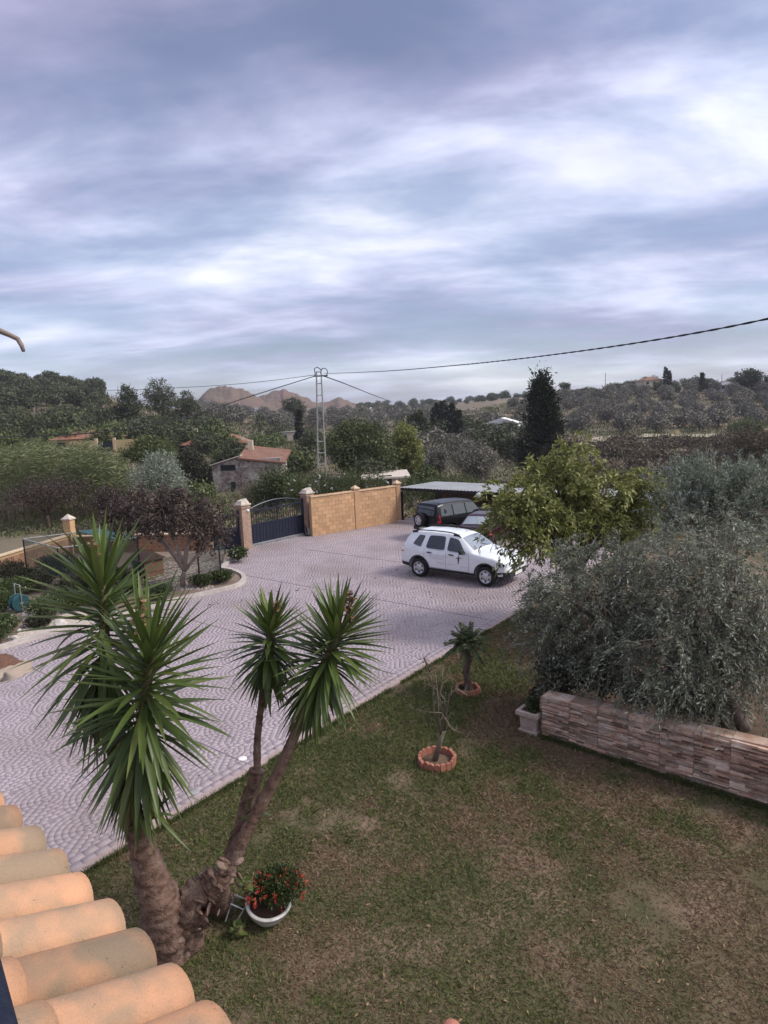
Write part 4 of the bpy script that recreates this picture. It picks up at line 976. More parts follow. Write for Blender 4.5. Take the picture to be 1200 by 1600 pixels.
# small fan palm
def palm(name, base, h, tr, nfr, fl, label, seed, group=None, cat='palm', leafs=46, mat='leaf_palm', droop=0.55, bark='bark', lw=0.045, lo=10, hi=125):
    g = np.random.default_rng(seed); root = empty(name, base, label=label, cat=cat, group=group); mb = MB()
    n = 10; mb.tube([np.array([0.02 * math.sin(k), 0, h * k / n - 0.05]) for k in range(n + 1)], [tr * (1.25 if k < 2 else 1.0) * (1.0 + 0.12 * (k % 2)) for k in range(n + 1)], 9)
    for k in range(int(26 * h)):
        z = h * g.random(); a = g.random() * 6.28; d = np.array([math.cos(a), math.sin(a), 0.9]); p = np.array([math.cos(a) * tr, math.sin(a) * tr, z]); mb.tube([p, p + d * 0.06], [0.018, 0.008], 4)
    mb.build('trunk', bark, root, smooth=False); pos = []; dr = []; ln = []; st = MB()
    for i in range(nfr):
        th = R_(lo + (hi - lo) * (i / nfr) ** 0.9); az = i * 2.39996; o_ = np.array([math.cos(az), math.sin(az), 0]); p = UP * (h + 0.02); pts = []
        d = o_ * math.sin(th) + UP * math.cos(th)
        for k in range(9):
            t = k / 8; pts.append(p + d * fl * t - UP * fl * droop * t * t * math.sin(th))
        st.tube(pts, [0.02 * (fl / 1.5 + .2) * (1 - 0.85 * k / 8) for k in range(9)], 4, cap=False); pts = np.array(pts)
        for k in range(leafs):
            t = 0.18 + 0.82 * k / leafs; x = np.array([np.interp(t * 8, range(9), pts[:, c]) for c in range(3)]); tg = unit(pts[min(8, int(t * 8) + 1)] - pts[max(0, int(t * 8) - 1)]); sd_ = unit(np.cross(tg, UP + 0.01)) * (1 if k % 2 else -1)
            pos.append(x); dr.append(sd_ * 0.8 + tg * 0.75 - UP * 0.25 + g.normal(size=3) * .08); ln.append(fl * 0.36 * (1.0 - 0.55 * t) * (0.6 + 0.4 * min(1, t * 3)))
    st.build('frond_stem', mat, root); v, f = leaves_np(np.array(pos), np.array(dr), np.array(ln), lw, .15, .15, g); np_obj('fronds', v, f, mat, root); return root
palm('palm_tree', rc2, 1.06, 0.075, 32, 0.52, 'short young palm in a scalloped ring by the driveway kerb', 3, leafs=36, lw=0.03, droop=0.45, hi=104)
make_shrub('ground_plant', rc2 + np.array([-.12, .05, 0.02]), (0.12, 0.1, 0.07), 220, 0.05, 0.02, 'leaf_dark', 'tuft of dark plants at the foot of the small palm', 'plant', seed=3)
# stick lying on the lawn
st = P(816, 1008); MB().tube([(-0.16, -0.04, 0.03), (0.0, 0.0, 0.05), (0.2, 0.07, 0.04)], [0.02, 0.018, 0.012], 6).build('stick', 'bark_pale', loc=st).__setitem__('label', 'pale stick lying on the lawn near the drooping olive'); bpy.context.scene.objects['stick']['category'] = 'stick'
# stone planter
pm('caststone', (0.47, 0.37, 0.31), (0.33, 0.25, 0.21), 7, 0.9, 0.4, 30)
plc = P(831, 1141); ax = (wd, -wn, UP); pl_ = empty('stone_planter', plc, label='square cast stone planter at the end of the ledge stone wall', cat='planter')
MB().box(UP * 0.03, (0.36, 0.36, 0.06), ax).build('foot', 'caststone', pl_, bevel=0.01)
MB().box(UP * 0.20, (0.30, 0.30, 0.29), ax, taper=1.12).build('body', 'caststone', pl_, bevel=0.008)
r_ = MB()
for s0, s1, cx_, cy_ in ((0.44, 0.07, 0, -0.185), (0.44, 0.07, 0, 0.185), (0.07, 0.30, -0.185, 0), (0.07, 0.30, 0.185, 0)): r_.box(UP * 0.385 + wd * cx_ - wn * cy_, (s0, s1, 0.075), ax)
r_.build('rim', 'caststone', pl_); MB().box(UP * 0.36, (0.30, 0.30, 0.02), ax).build('soil', 'soil', pl_)
MB().box(UP * 0.2 + wn * 0.163, (0.18, 0.012, 0.16), ax).build('carved_panel', 'caststone', pl_, bevel=0.004)
make_shrub('planter_plant', plc + UP * 0.37 + wd * 0.05, (0.15, 0.15, 0.16), 420, 0.09, 0.03, 'leaf_shrub', 'leafy green plant growing in the stone planter', 'plant', seed=8)

# ------------------------------------------------------------------ trees on the right
gb = P(905, 962)
def rel(px, py, Y, b): return PY(px, py, Y) - b
lob = [(rel(888, 712, 17.6, gb), (.42, .6, .60), .55), (rel(870, 742, 17.4, gb), (.75, .8, .38), .8), (rel(815, 772, 17.0, gb), (.80, .8, .32), .8), (rel(880, 785, 16.8, gb), (.95, .9, .45), 1.1), (rel(945, 758, 17.4, gb), (.95, .9, .42), 1.1), (rel(800, 825, 16.4, gb), (.55, .7, .32), .55), (rel(850, 848, 16.2, gb), (.62, .7, .30), .65), (rel(990, 775, 17.2, gb), (.75, .8, .42), .8), (rel(925, 815, 16.8, gb), (.95, .9, .42), .9), (rel(835, 735, 17.8, gb), (.42, .5, .26), .35), (rel(792, 790, 16.6, gb), (.38, .5, .2), .3), (rel(985, 825, 16.8, gb), (.7, .8, .4), .7), (rel(845, 805, 16.5, gb), (.7, .7, .3), .7), (rel(1015, 745, 17.4, gb), (.3, .4, .2), .2)]
make_tree('leafy_tree', gb, lob, 560, 34, 0.15, 0.058, 'leaf_green', 'bright green leafy tree overhanging the white car bonnet', trunk_r=0.13, seed=31, droop=0.25, spread=0.13, shell=0.35, up=0.3, outward=.7, sl=.42, sag=.75)
oa = W0 + wd * 1.25 - wn * 1.25 + UP * 0.6
lob = [(rel(930, 945, 11.6, oa), (1.05, .9, .70), 1.2), (rel(885, 930, 12.2, oa), (.75, .8, .55), .8), (rel(850, 985, 11.9, oa), (.50, .6, .30), .5), (rel(970, 1010, 11.3, oa), (.9, .8, .6), 1.1), (rel(920, 1030, 11.7, oa), (.75, .7, .45), .9), (rel(905, 880, 12.4, oa), (.42, .5, .42), .4), (rel(1000, 930, 11.8, oa), (.85, .8, .6), .8), (rel(985, 870, 12.3, oa), (.6, .6, .35), .4), (rel(880, 1040, 11.8, oa), (.4, .45, .4), .4)]
make_tree('olive_tree', oa, lob, 1150, 38, 0.078, 0.021, 'leaf_olive_front', 'drooping grey olive tree leaning over the lawn and planter', trunk_r=0.11, seed=41, spread=0.07, shell=0.35, droop=0.2, up=0.35, sl=.42, sag=.7, bark='bark_pale', ntrunk=2, group='garden olive trees')
ob_ = W0 + wd * 2.9 - wn * 1.1 + UP * 0.65
lob = [(rel(1090, 930, 10.6, ob_), (1.0, .9, .75), 1.2), (rel(1150, 900, 10.5, ob_), (1.0, .9, .8), 1.2), (rel(1060, 1000, 10.3, ob_), (.85, .8, .65), 1), (rel(1140, 1000, 10.1, ob_), (.9, .8, .5), 1), (rel(1070, 1062, 9.9, ob_), (.55, .4, .55), .75), (rel(1215, 960, 10.2, ob_), (1, .9, .8), 1.0), (rel(1030, 870, 11.2, ob_), (.75, .7, .5), .7), (rel(1110, 850, 11.0, ob_), (.75, .7, .5), .7), (rel(1010, 1050, 10.4, ob_), (.5, .45, .5), .6), (rel(1120, 1060, 9.75, ob_), (.5, .4, .45), .5), (rel(1190, 1030, 9.8, ob_), (.5, .5, .4), .5)]
make_tree('olive_tree', ob_, lob, 1300, 38, 0.074, 0.020, 'leaf_olive_front', 'dense dark olive tree hanging over the ledge stone wall', trunk_r=0.12, seed=43, spread=0.07, shell=0.35, droop=0.3, up=0.2, sl=.45, sag=.9, bark='bark_pale', ntrunk=2, group='garden olive trees')
oc = P(1130, 940)
lob = [(rel(1110, 815, 14.5, oc), (1.15, 1, .75), 1.2), (rel(1075, 775, 15, oc), (.8, .8, .55), .8), (rel(1180, 800, 14.3, oc), (1.1, 1, .7), 1.1), (rel(1100, 750, 15.2, oc), (.5, .6, .35), .4), (rel(1190, 760, 14.8, oc), (.7, .7, .55), .7), (rel(1140, 770, 14.9, oc), (.6, .7, .5), .6), (rel(1250, 820, 14.5, oc), (1.2, 1, .9), .9)]
make_tree('olive_tree', oc, lob, 900, 34, 0.095, 0.024, 'leaf_olive', 'silvery olive tree with upright shoots behind the other olives', trunk_r=0.12, seed=47, spread=0.07, shell=0.4, droop=-.1, up=0.8, sl=.5, sag=.15, bark='bark_pale', group='garden olive trees')
# understorey: dark shrubs in the shade of the olives
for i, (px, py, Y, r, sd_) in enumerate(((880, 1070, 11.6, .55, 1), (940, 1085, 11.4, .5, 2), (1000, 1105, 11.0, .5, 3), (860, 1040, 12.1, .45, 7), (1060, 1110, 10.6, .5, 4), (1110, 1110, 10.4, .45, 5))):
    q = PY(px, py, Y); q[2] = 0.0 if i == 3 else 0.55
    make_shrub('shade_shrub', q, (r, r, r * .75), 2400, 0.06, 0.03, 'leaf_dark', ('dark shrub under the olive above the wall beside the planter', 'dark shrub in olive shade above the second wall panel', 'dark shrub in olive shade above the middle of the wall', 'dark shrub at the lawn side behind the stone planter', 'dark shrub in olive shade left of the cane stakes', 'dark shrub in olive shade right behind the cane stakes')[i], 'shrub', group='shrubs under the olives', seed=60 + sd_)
# cane stakes at the right end of the bed
pm('cane', (0.23, 0.17, 0.10), (0.14, 0.095, 0.06), 10, 0.8, 0.2, 30)
sk = W0 + wd * 3.5 - wn * 0.55 + UP * 0.7; cf = empty('cane_fence', sk, label='row of thin cane stakes standing behind the wall at the right edge', cat='fence'); g = np.random.default_rng(14)
for k in range(20):
    p = wd * (k * 0.085 + g.normal() * .02) - wn * g.uniform(-.04, .1); MB().tube([p, p + UP * g.uniform(.55, .95) + g.normal(size=3) * .03], 0.009, 5).build('stake', 'cane', cf)
MB().tube([UP * 0.55, wd * 1.7 + UP * .6], 0.01, 5).build('cross_wire', 'blackmetal', cf)
pg_ = W0 + wd * 4.6 - wn * 1.9 + UP * 0.5
pm('pinkgravel', (0.30, 0.20, 0.185), (0.42, 0.30, 0.28), 25, 0.95, 1.0, 50)
MB().box(pg_ + UP * 0.12, (2.2, 1.9, 0.14), (wd, -wn, UP)).build('gravel_heap', 'pinkgravel', bevel=0.05); gh = bpy.context.scene.objects['gravel_heap']; tag(gh, 'pinkish gravel heap behind the cane stakes at the right edge', 'gravel')

# ------------------------------------------------------------------ trees and shrubs of the left bed
pb_ = P(286, 918)
lob = [(rel(215, 800, 22.3, pb_), (.95, .9, .65), 1), (rel(265, 805, 22.0, pb_), (1.0, .9, .65), 1.2), (rel(315, 815, 22.3, pb_), (.85, .8, .6), 1), (rel(240, 785, 23, pb_), (1., .9, .5), .8), (rel(330, 840, 22.3, pb_), (.45, .5, .45), .5), (rel(290, 785, 22.5, pb_), (.7, .7, .4), .6), (rel(190, 815, 22.6, pb_), (.5, .6, .35), .5)]
make_tree('plum_tree', pb_, lob, 420, 30, 0.10, 0.055, 'leaf_plum', 'dark purple-brown plum tree with pale forked trunk in the flower bed', trunk_r=0.11, seed=51, spread=0.16, shell=0.35, sl=.4, sag=.3, bark='bark_pale', trunk_top=rel(288, 892, 22.4, pb_))
bedsh = [(20, 935, 1.0, .55, 'leaf_shrub'), (75, 965, .9, .5, 'leaf_shrub'), (112, 955, .75, .45, 'leaf_shrub'), (55, 925, 1.0, .6, 'leaf_dark'), (8, 992, .55, .45, 'leaf_shrub'), (120, 930, .9, .5, 'leaf_dark'), (165, 945, .8, .5, 'leaf_shrub'), (200, 930, .7, .5, 'leaf_shrub'), (372, 878, .55, .5, 'leaf_shrub'), (345, 912, .6, .38, 'leaf_shrub'), (315, 918, .5, .35, 'leaf_shrub'), (250, 938, .6, .4, 'leaf_shrub'), (10, 912, 1.2, .7, 'leaf_dark'), (90, 900, 1.0, .7, 'leaf_dark'), (140, 905, .8, .7, 'leaf_shrub'), (38, 915, 1.0, .5, 'leaf_dark'), (100, 945, .8, .4, 'leaf_shrub'), (185, 915, .8, .5, 'leaf_dark'), (4, 955, .7, .5, 'leaf_shrub'), (-8, 1005, .6, .5, 'leaf_shrub'), (62, 980, .5, .25, 'leaf_dark')]
bl = ['rounded green shrub beside the hose reel', 'low spreading green shrub above the white gravel', 'low green shrub behind the white boulder', 'dark green shrub behind the hose reel', 'shrub with stones at the left image edge on the gravel', 'dark low shrub behind the yucca leaf tips', 'green shrub in the bed left of the big yucca crown', 'green shrub in the bed behind the big yucca crown', 'green shrub at the foot of the left brick gate post', 'sparse shrub at the rounded tip of the bed', 'small shrub right of the plum tree trunk', 'small shrub left of the plum tree trunk', 'tall dark shrub at the left edge below the orange wall', 'dark shrub in front of the mesh enclosure', 'green shrub at the corner of the mesh enclosure', 'dark shrub between the orange wall and the hose reel', 'low green mound between gravel patch and enclosure', 'dark shrub between enclosure and kennel', 'green shrub cut by the left edge beside the hose reel', 'green shrub cut by the left edge at the kerb', 'flat dark plant on the pale gravel patch']
for i, (px, py, r, h, mt) in enumerate(bedsh): make_shrub('bed_shrub', P(px, py) + UP * 0.04, (r * .85, r * .85, h * .70), int(1500 + 1700 * r), 0.075, 0.04, mt, bl[i], group='flower bed shrubs', seed=100 + i, flowers=('petal_white', 8, .05) if i in (0, 4, 8) else None)
pm('rock', (0.55, 0.50, 0.46), (0.38, 0.34, 0.31), 6, 0.9, 0.5, 20)
def rock(c, r, seed, label, mat='rock', group=None):
    bm = bmesh.new(); bmesh.ops.create_icosphere(bm, subdivisions=2, radius=1); g = np.random.default_rng(seed); ph = g.random(6) * 6
    for v in bm.verts: k = 1 + 0.18 * math.sin(v.co.x * 3 + ph[0]) + 0.16 * math.sin(v.co.y * 4 + ph[1]) + 0.1 * math.sin(v.co.z * 6 + ph[2]); v.co = Vector((v.co.x * r[0] * k, v.co.y * r[1] * k, v.co.z * r[2] * k))
    me = bpy.data.meshes.new('boulder'); bm.to_mesh(me); bm.free(); me.materials.append(MATS[mat]); o = link(bpy.data.objects.new('boulder', me)); o.location = Vector(c) + Vector((0, 0, r[2] * .55)); return tag(o, label, 'rock', group)
for i, (px, py, r, lab) in enumerate(((96, 982, .22, 'white boulder on the gravel at the bed kerb'), (90, 962, .13, 'small yellowish stone block among the green shrubs'), (14, 973, .2, 'pale boulder at the left edge near the hose reel'), (57, 948, .14, 'flat pale stone right of the hose reel'), (20, 1002, .13, 'small pale stone by the kerb at the left edge'), (30, 990, .09, 'tiny pale stone on gravel below the hose reel'), (12, 955, .12, 'grey stone among plants left of the hose reel'), (354, 880, .13, 'pale stone by the shrub at the left gate post'))): rock(P(px, py) + UP * .04, (r, r * .8, r * .7), 70 + i, lab, group='bed stones')
# hose reel
hc = P(32, 958); hr = empty('hose_reel', hc, label='teal garden hose reel with bent metal handle in the flower bed', cat='hose reel'); ax = (E1, UP, E2)
pm('hose', (0.03, 0.09, 0.10), (0.015, 0.05, 0.06), 20, 0.5, 0.2, 30)
for z in (-.14, .14): MB().lathe([(0.0, z), (0.26, z), (0.275, z + .012), (0.26, z + .024), (0, z + .024)], UP * 0.36, 22, ax).build('reel_flange', 'hose', hr, smooth=False)
for k in range(7): MB().lathe([(0.17 + .018 * math.cos(t), -0.12 + .04 * k + .018 * math.sin(t)) for t in np.linspace(0, 2 * math.pi, 8)], UP * 0.36, 22, ax).build('hose_coil', 'hose', hr, smooth=True)
MB().lathe([(0.0, -.2), (.05, -.2), (.05, .2), (0, .2)], UP * .36, 12, ax).build('hub', 'greymetal', hr)
MB().tube([E2 * .2 + UP * .0, E2 * .2 + UP * .9, E2 * .2 + UP * .95 - E1 * .0, -E2 * .2 + UP * .95, -E2 * .2 + UP * .9, -E2 * .2], 0.017, 6).build('handle', 'greymetal', hr)

# dry branch entering at the upper left, part of a dead tree outside the frame
db = np.array([-6.9, 8.2, 0.0]); dt = empty('dead_tree', db, label='dead grey branch stub entering at the left edge against the sky', cat='tree'); g = np.random.default_rng(3); mb = MB()
mb.tube(smooth_path([(0, 0, -.1), (0.05, 0, 2), (-.05, .05, 4), (0.1, 0, 6.2)], 5), list(smooth_vals([.22, .18, .15, .12], 5)), 10); mb.build('trunk', 'bark_pale', dt, smooth=True)
tip = [PD(-160, 560, 8.6), PD(-60, 520, 8.6), PD(0, 517, 8.6), PD(16, 524, 8.6), PD(28, 530, 8.6), PD(34, 540, 8.6), PD(37, 549, 8.6)]
MB().tube([p - db for p in [db + np.array([0.05, 0, 5.6])] + tip], [.09, .065, .05, .042, .034, .032, .03, .022], 9).build('branch', 'bark_pale', dt, smooth=True)

# fallen leaves on lawn and drive, ragged tufts at the kerb
g = np.random.default_rng(91); pp_ = []
for _ in range(420):
    q = P(g.uniform(200, 1190), g.uniform(1010, 1595)); pp_.append(q)
for _ in range(260):
    q = P(g.uniform(560, 880), g.uniform(880, 1010)); pp_.append(q)
pp_ = np.array(pp_); pp_[:, 2] = .03; d_ = g.normal(size=pp_.shape) * np.array([1, 1, .2]); v, f = leaves_np(pp_, d_, .06, .026, .2, .4, g); tag(np_obj('fallen_leaves', v, f, 'leaf_dead'), 'dry fallen leaves scattered on lawn and driveway', 'leaves', kind='stuff')
n = 16000; a = g.uniform(-2, 17, n); k_ = vnoise(a, np.zeros(n), 1.3, 5) > .35; a = a[k_]; n = len(a); q = kA[None] + E1[None] * a[:, None] + E2[None] * (0.0 + np.abs(g.normal(size=n)) * .05)[:, None]; d_ = g.normal(size=(n, 3)) * np.array([.5, .5, 0]) + UP; v, f = leaves_np(q, d_, .085, .008, .2, .5, g); tag(np_obj('kerb_grass', v, f, 'grass'), 'longer grass tufts leaning over the lawn kerb', 'grass', kind='stuff')
n = 9000; a = g.uniform(0, 6.5, n); q = W0[None] + wd[None] * a[:, None] + wn[None] * (0.05 + np.abs(g.normal(size=n)) * .05)[:, None]; q[:, 2] = 0; d_ = g.normal(size=(n, 3)) * np.array([.5, .5, 0]) + UP; v, f = leaves_np(q, d_, .09, .009, .2, .5, g); tag(np_obj('wall_foot_grass', v, f, 'grass'), 'longer grass along the foot of the ledge stone wall', 'grass', kind='stuff')

# ================================================================== tiled roof of the house, lower left
tm_ = pm('tile', (0.55, 0.285, 0.16), (0.45, 0.245, 0.145), 5.0, 0.9, 0.7, 90, island=0.26, c3=(0.29, 0.205, 0.135), s3=3.4, bdist=0.004, c3r=(.42, .60))
t_ = tm_.node_tree; b_ = next(n for n in t_.nodes if n.type == 'BSDF_PRINCIPLED'); src = b_.inputs['Base Color'].links[0].from_socket
tco = N(t_, 'ShaderNodeNewGeometry').outputs['Position']; sp1_ = ramp(t_, noise(t_, tco, 70, 2, .5), [(0.70, 1.0), (0.77, 0.6)]); sp2_ = ramp(t_, noise(t_, tco, 240, 3, .7), [(0.3, .86), (0.7, 1.1)])
L(t_, mixc(t_, 1.0, mixc(t_, 1.0, src, sp1_, 'MULTIPLY'), sp2_, 'MULTIPLY'), b_.inputs['Base Color'])
pm('stucco', (0.66, 0.60, 0.50), (0.58, 0.52, 0.43), 3, 0.9, 0.4, 30)
ev = np.array([-0.742, 0.67, 0]); dn = np.array([0.67, 0.742, 0])                  # along the eave (away), down the slope
slope = R_(23); tax = dn * math.cos(slope) - UP * math.sin(slope); tnr = dn * math.sin(slope) + UP * math.cos(slope)
eave0 = PD(262, 1528, 1.86) - UP * 0.10; TW = 0.208; TLn = 0.46
rf = empty('tiled_roof', eave0, label='terracotta barrel tile roof edge in the lower left corner', cat='roof')
def barrel(r0, r1, ln, th, up=True, n=12):
    mb = MB(); vs = []; m = n + 1; st = 7
    for s_ in range(st + 1):
        t = s_ / st; r = r0 + (r1 - r0) * t
        for lay in (0, 1):
            for k in range(m):
                a = math.pi * k / n; rr_ = r - lay * th; vs.append((math.cos(a) * rr_, t * ln, math.sin(a) * rr_ * 0.76 * (1 if up else -1)))
    fs = []; W2 = 2 * m
    for s_ in range(st):
        for k in range(n):
            a = s_ * W2 + k; fs.append((a, a + 1, a + W2 + 1, a + W2)); a += m; fs.append((a, a + W2, a + W2 + 1, a + 1))
        for e in (0, n): a = s_ * W2 + e; fs.append((a, a + W2, a + W2 + m, a + m))
    for s_ in (0, st):
        for k in range(n): a = s_ * W2 + k; fs.append((a, a + m, a + m + 1, a + 1))
    mb.add(vs, fs); me = mb.mesh('cover_tile', False); me.materials.append(MATS['tile']); return me
covers = [barrel(0.088, 0.108, TLn, 0.014) for _ in range(1)]; chan = barrel(0.115, 0.095, TLn, 0.014, False); pm('tile_dirty', (0.27, 0.165, 0.105), (0.16, 0.105, 0.075), 6, .95, .8, 60); chan.materials.clear(); chan.materials.append(MATS['tile_dirty'])
covers[0].polygons.foreach_set('use_smooth', np.ones(len(covers[0].polygons), bool)); 
g = np.random.default_rng(5); RX = np.stack([ev, tax, tnr], 1)
for i in range(-8, 16):
    for j in range(0, 4):
        ex = 0.37
        for kind in (0, 1):
            o = bpy.data.objects.new('cover_tile' if kind == 0 else 'channel_tile', covers[0] if kind == 0 else chan); link(o, rf)
            off = ev * (i * TW + (TW / 2 if kind else 0) + g.normal() * .004) - tax * (TLn + j * ex + g.normal() * .006 + (0.012 if kind else 0)) + tnr * ((0.035 + j * 0.004) if kind == 0 else 0.075)
            M = np.eye(4); a = g.normal() * .012; M[:3, :3] = RX @ np.array([[math.cos(a), -math.sin(a), 0], [math.sin(a), math.cos(a), 0], [0, 0, 1]]); M[:3, 3] = off
            if kind == 0:
                tl = -(0.018 + 0.004 * g.random()); T = np.eye(4); T[1:3, 1:3] = [[math.cos(tl), -math.sin(tl)], [math.sin(tl), math.cos(tl)]]; M = M @ T
            o.matrix_local = Matrix(M.tolist())
MB().box(ev * 0.9 - tax * 1.05 - tnr * 0.085, (5.6, 1.9, 0.05), (ev, tax, tnr)).build('roof_deck', 'stucco', rf)
hw = empty('house_wall', eave0 * np.array([1, 1, 0]), label='cream rendered house wall below the tiled eave', cat='wall')
MB().box(ev * 0.9 - dn * 1.5 + UP * 2.0, (5.2, 2.0, 4.0), (ev, dn, UP)).build('render', 'stucco', hw)
# navy rail of the terrace, lower left corner
pm('navyrail', (0.010, 0.014, 0.03), (0.02, 0.025, 0.045), 30, 0.8, 0.6, 90, spec=0.2)
ra, rb2 = PD(-30, 1500, 1.25), PD(6, 1680, 0.95)
rl = empty('terrace_rail', rb2, label='dark navy padded terrace rail in the lower left corner', cat='rail')
MB().tube([ra - rb2 + (ra - rb2) * 0.1, (ra - rb2) * .98, (ra - rb2) * 0.5, np.zeros(3), -(ra - rb2) * 1.5], [.016, .03, .031, .032, .034], 12).build('top_rail', 'navyrail', rl, smooth=True)
MB().tube([(ra - rb2) * .2, (ra - rb2) * .2 - UP * .5], .012, 8).build('upright', 'navyrail', rl)
# rounded terracotta chimney pot of the lower roof showing at the bottom edge
ct = PD(705, 1599, 2.6); co = empty('terracotta_finial', ct - UP * 0.5, label='rounded terracotta tip peeking in at the bottom edge of the picture', cat='finial')
MB().lathe([(0.0, 0.50), (0.02, 0.497), (0.036, 0.485), (0.045, 0.46), (0.05, 0.4), (0.05, 0.0)], (0, 0, 0), 20).build('cap', 'terracotta', co, smooth=True)
MB().box((0, 0, -0.1), (0.3, 0.3, 0.2)).build('base', 'stucco', co)
MB().box((0, 0, -(ct[2] - 0.5) / 2 - 0.1), (0.26, 0.26, ct[2] - 0.7)).build('shaft', 'stucco', co)

# ================================================================== cars
def car_paint(name, c, rough=0.22, metallic=0.0):
    m, t, b, o = new_mat(name); tc = N(t, 'ShaderNodeTexCoord')
    d = ramp(t, noise(t, tc.outputs['Object'], 2.5, 4, .6), [(0.35, 0.90), (0.7, 1.0)]); L(t, mixc(t, 1.0, (*c,), d, 'MULTIPLY'), b.inputs['Base Color'])
    b.inputs['Roughness'].default_value = rough; b.inputs['Metallic'].default_value = metallic; b.inputs['Specular IOR Level'].default_value = .5 if c[0] > .5 else .2; b.inputs['Coat Weight'].default_value = 0.6 if c[0] > .5 else 0.12; b.inputs['Coat Roughness'].default_value = 0.08; return m
car_paint('paint_white', (0.80, 0.81, 0.82)); car_paint('paint_black', (0.008, 0.007, 0.009), .3); car_paint('paint_maroon', (0.028, 0.005, 0.010))
glassy('car_glass', (0.018, 0.022, 0.028), 0.04, 0.8, 0, 0.3); glassy('tyre', (0.018, 0.017, 0.017), 0.8, 0.3); glassy('rim', (0.50, 0.51, 0.53), 0.3, 0.5, 0.7)
glassy('plastic', (0.022, 0.022, 0.024), 0.6, 0.4); glassy('lamp_glass', (0.55, 0.57, 0.60), 0.08, 0.8, 0.3, .5); glassy('red_lamp', (0.32, 0.012, 0.015), 0.15, 0.6); glassy('seam', (0.09, 0.09, 0.10), 0.7, 0.2); glassy('decal_dark', (0.03, 0.035, 0.045), 0.5, 0.3); glassy('decal_grey', (0.42, 0.42, 0.45), 0.5, 0.3); glassy('plate', (0.7, 0.7, 0.66), 0.5, 0.3)
glassy('windscreen', (0.30, 0.33, 0.35), 0.05, 0.9, 0.45, .7)

class Car:
    """stations along x (rear 0 .. front L); section: sill, waist, belt, roof edge, roof middle"""
    def __init__(s, top, belt, half, roofhalf, sill, L_):
        s.top, s.belt, s.half, s.rh, s.sill, s.L = top, belt, half, roofhalf, sill, L_
    def f(s, tab, x): return float(np.interp(x, [p[0] for p in tab], [p[1] for p in tab]))
    def sect(s, x):
        zt, zb, w, zs = s.f(s.top, x), s.f(s.belt, x), s.f(s.half, x), s.f(s.sill, x); zb = min(zb, zt - 0.05)
        wt = s.f(s.rh, x); zm = zs + (zb - zs) * 0.55
        return [(w * 0.90, zs), (w * .985, zs + 0.10), (w, zm), (w * .972, zb), (wt, zt - 0.055), (wt * 0.80, zt - 0.012), (0.0, zt)]
    def chaikin(s, pts, it=2):
        for _ in range(it):
            out = [pts[0]]
            for a, b in zip(pts, pts[1:]): out += [tuple(np.array(a) * .75 + np.array(b) * .25), tuple(np.array(a) * .25 + np.array(b) * .75)]
            out.append(pts[-1]); pts = out
        return pts
    def body(s):
        xs = np.unique(np.concatenate([np.linspace(0, s.L, 74), [p[0] for p in s.top]])); rows = []
        for x in xs:
            h = s.chaikin(s.sect(x), 2); zs = h[0][1]
            half = [(0.0, zs)] + h
            full = [(x, -y, z) for y, z in half] + [(x, y, z) for y, z in half[::-1][1:-1]]
            rows.append(full)
        n = len(rows[0]); vs = [p for r in rows for p in r]; fs = []
        for i in range(len(rows) - 1):
            for k in range(n): fs.append((i * n + k, i * n + (k + 1) % n, (i + 1) * n + (k + 1) % n, (i + 1) * n + k))
        fs += [tuple(range(n)), tuple(range((len(rows) - 1) * n, len(rows) * n))[::-1]]
        return MB().add(vs, fs)
    def side(s, x, t, out=0.006, sg=-1):
        """point of the glass flank at height share t between belt and roof edge"""
        q = s.sect(x); a, b = np.array(q[3]), np.array(q[4]); p = a + (b - a) * t; d = b - a; nrm = np.array([d[1], -d[0]]); nrm /= np.linalg.norm(nrm) + 1e-9
        if nrm[0] < 0: nrm = -nrm
        p = p + nrm * out; return np.array([x, sg * p[0], p[1]])
    def flank(s, x, z, out=0.006, sg=-1):
        h = s.chaikin(s.sect(x), 2); zz = [p[1] for p in h]; yy = [p[0] for p in h]
        return np.array([x, sg * (float(np.interp(z, zz, yy)) + out), z])
    def topz(s, x, y):
        h = s.chaikin(s.sect(x), 2)[::-1]; k = len(h) // 2
        return float(np.interp(abs(y), [p[0] for p in h[:k]], [p[1] for p in h[:k]]))
def strip(mb, lo, hi, d=None):
    n = len(lo); mb.add(list(lo) + list(hi), [(i, i + 1, n + i + 1, n + i) for i in range(n - 1)]); return mb
def boolean_cut(o, cutters):
    for c in cutters:
        md = o.modifiers.new('cut', 'BOOLEAN'); md.operation = 'DIFFERENCE'; md.object = c; md.solver = 'EXACT'
    dg = bpy.context.evaluated_depsgraph_get(); me = bpy.data.meshes.new_from_object(o.evaluated_get(dg)); o.modifiers.clear(); me.name = o.name; o.data = me
    for c in cutters: bpy.data.objects.remove(c)
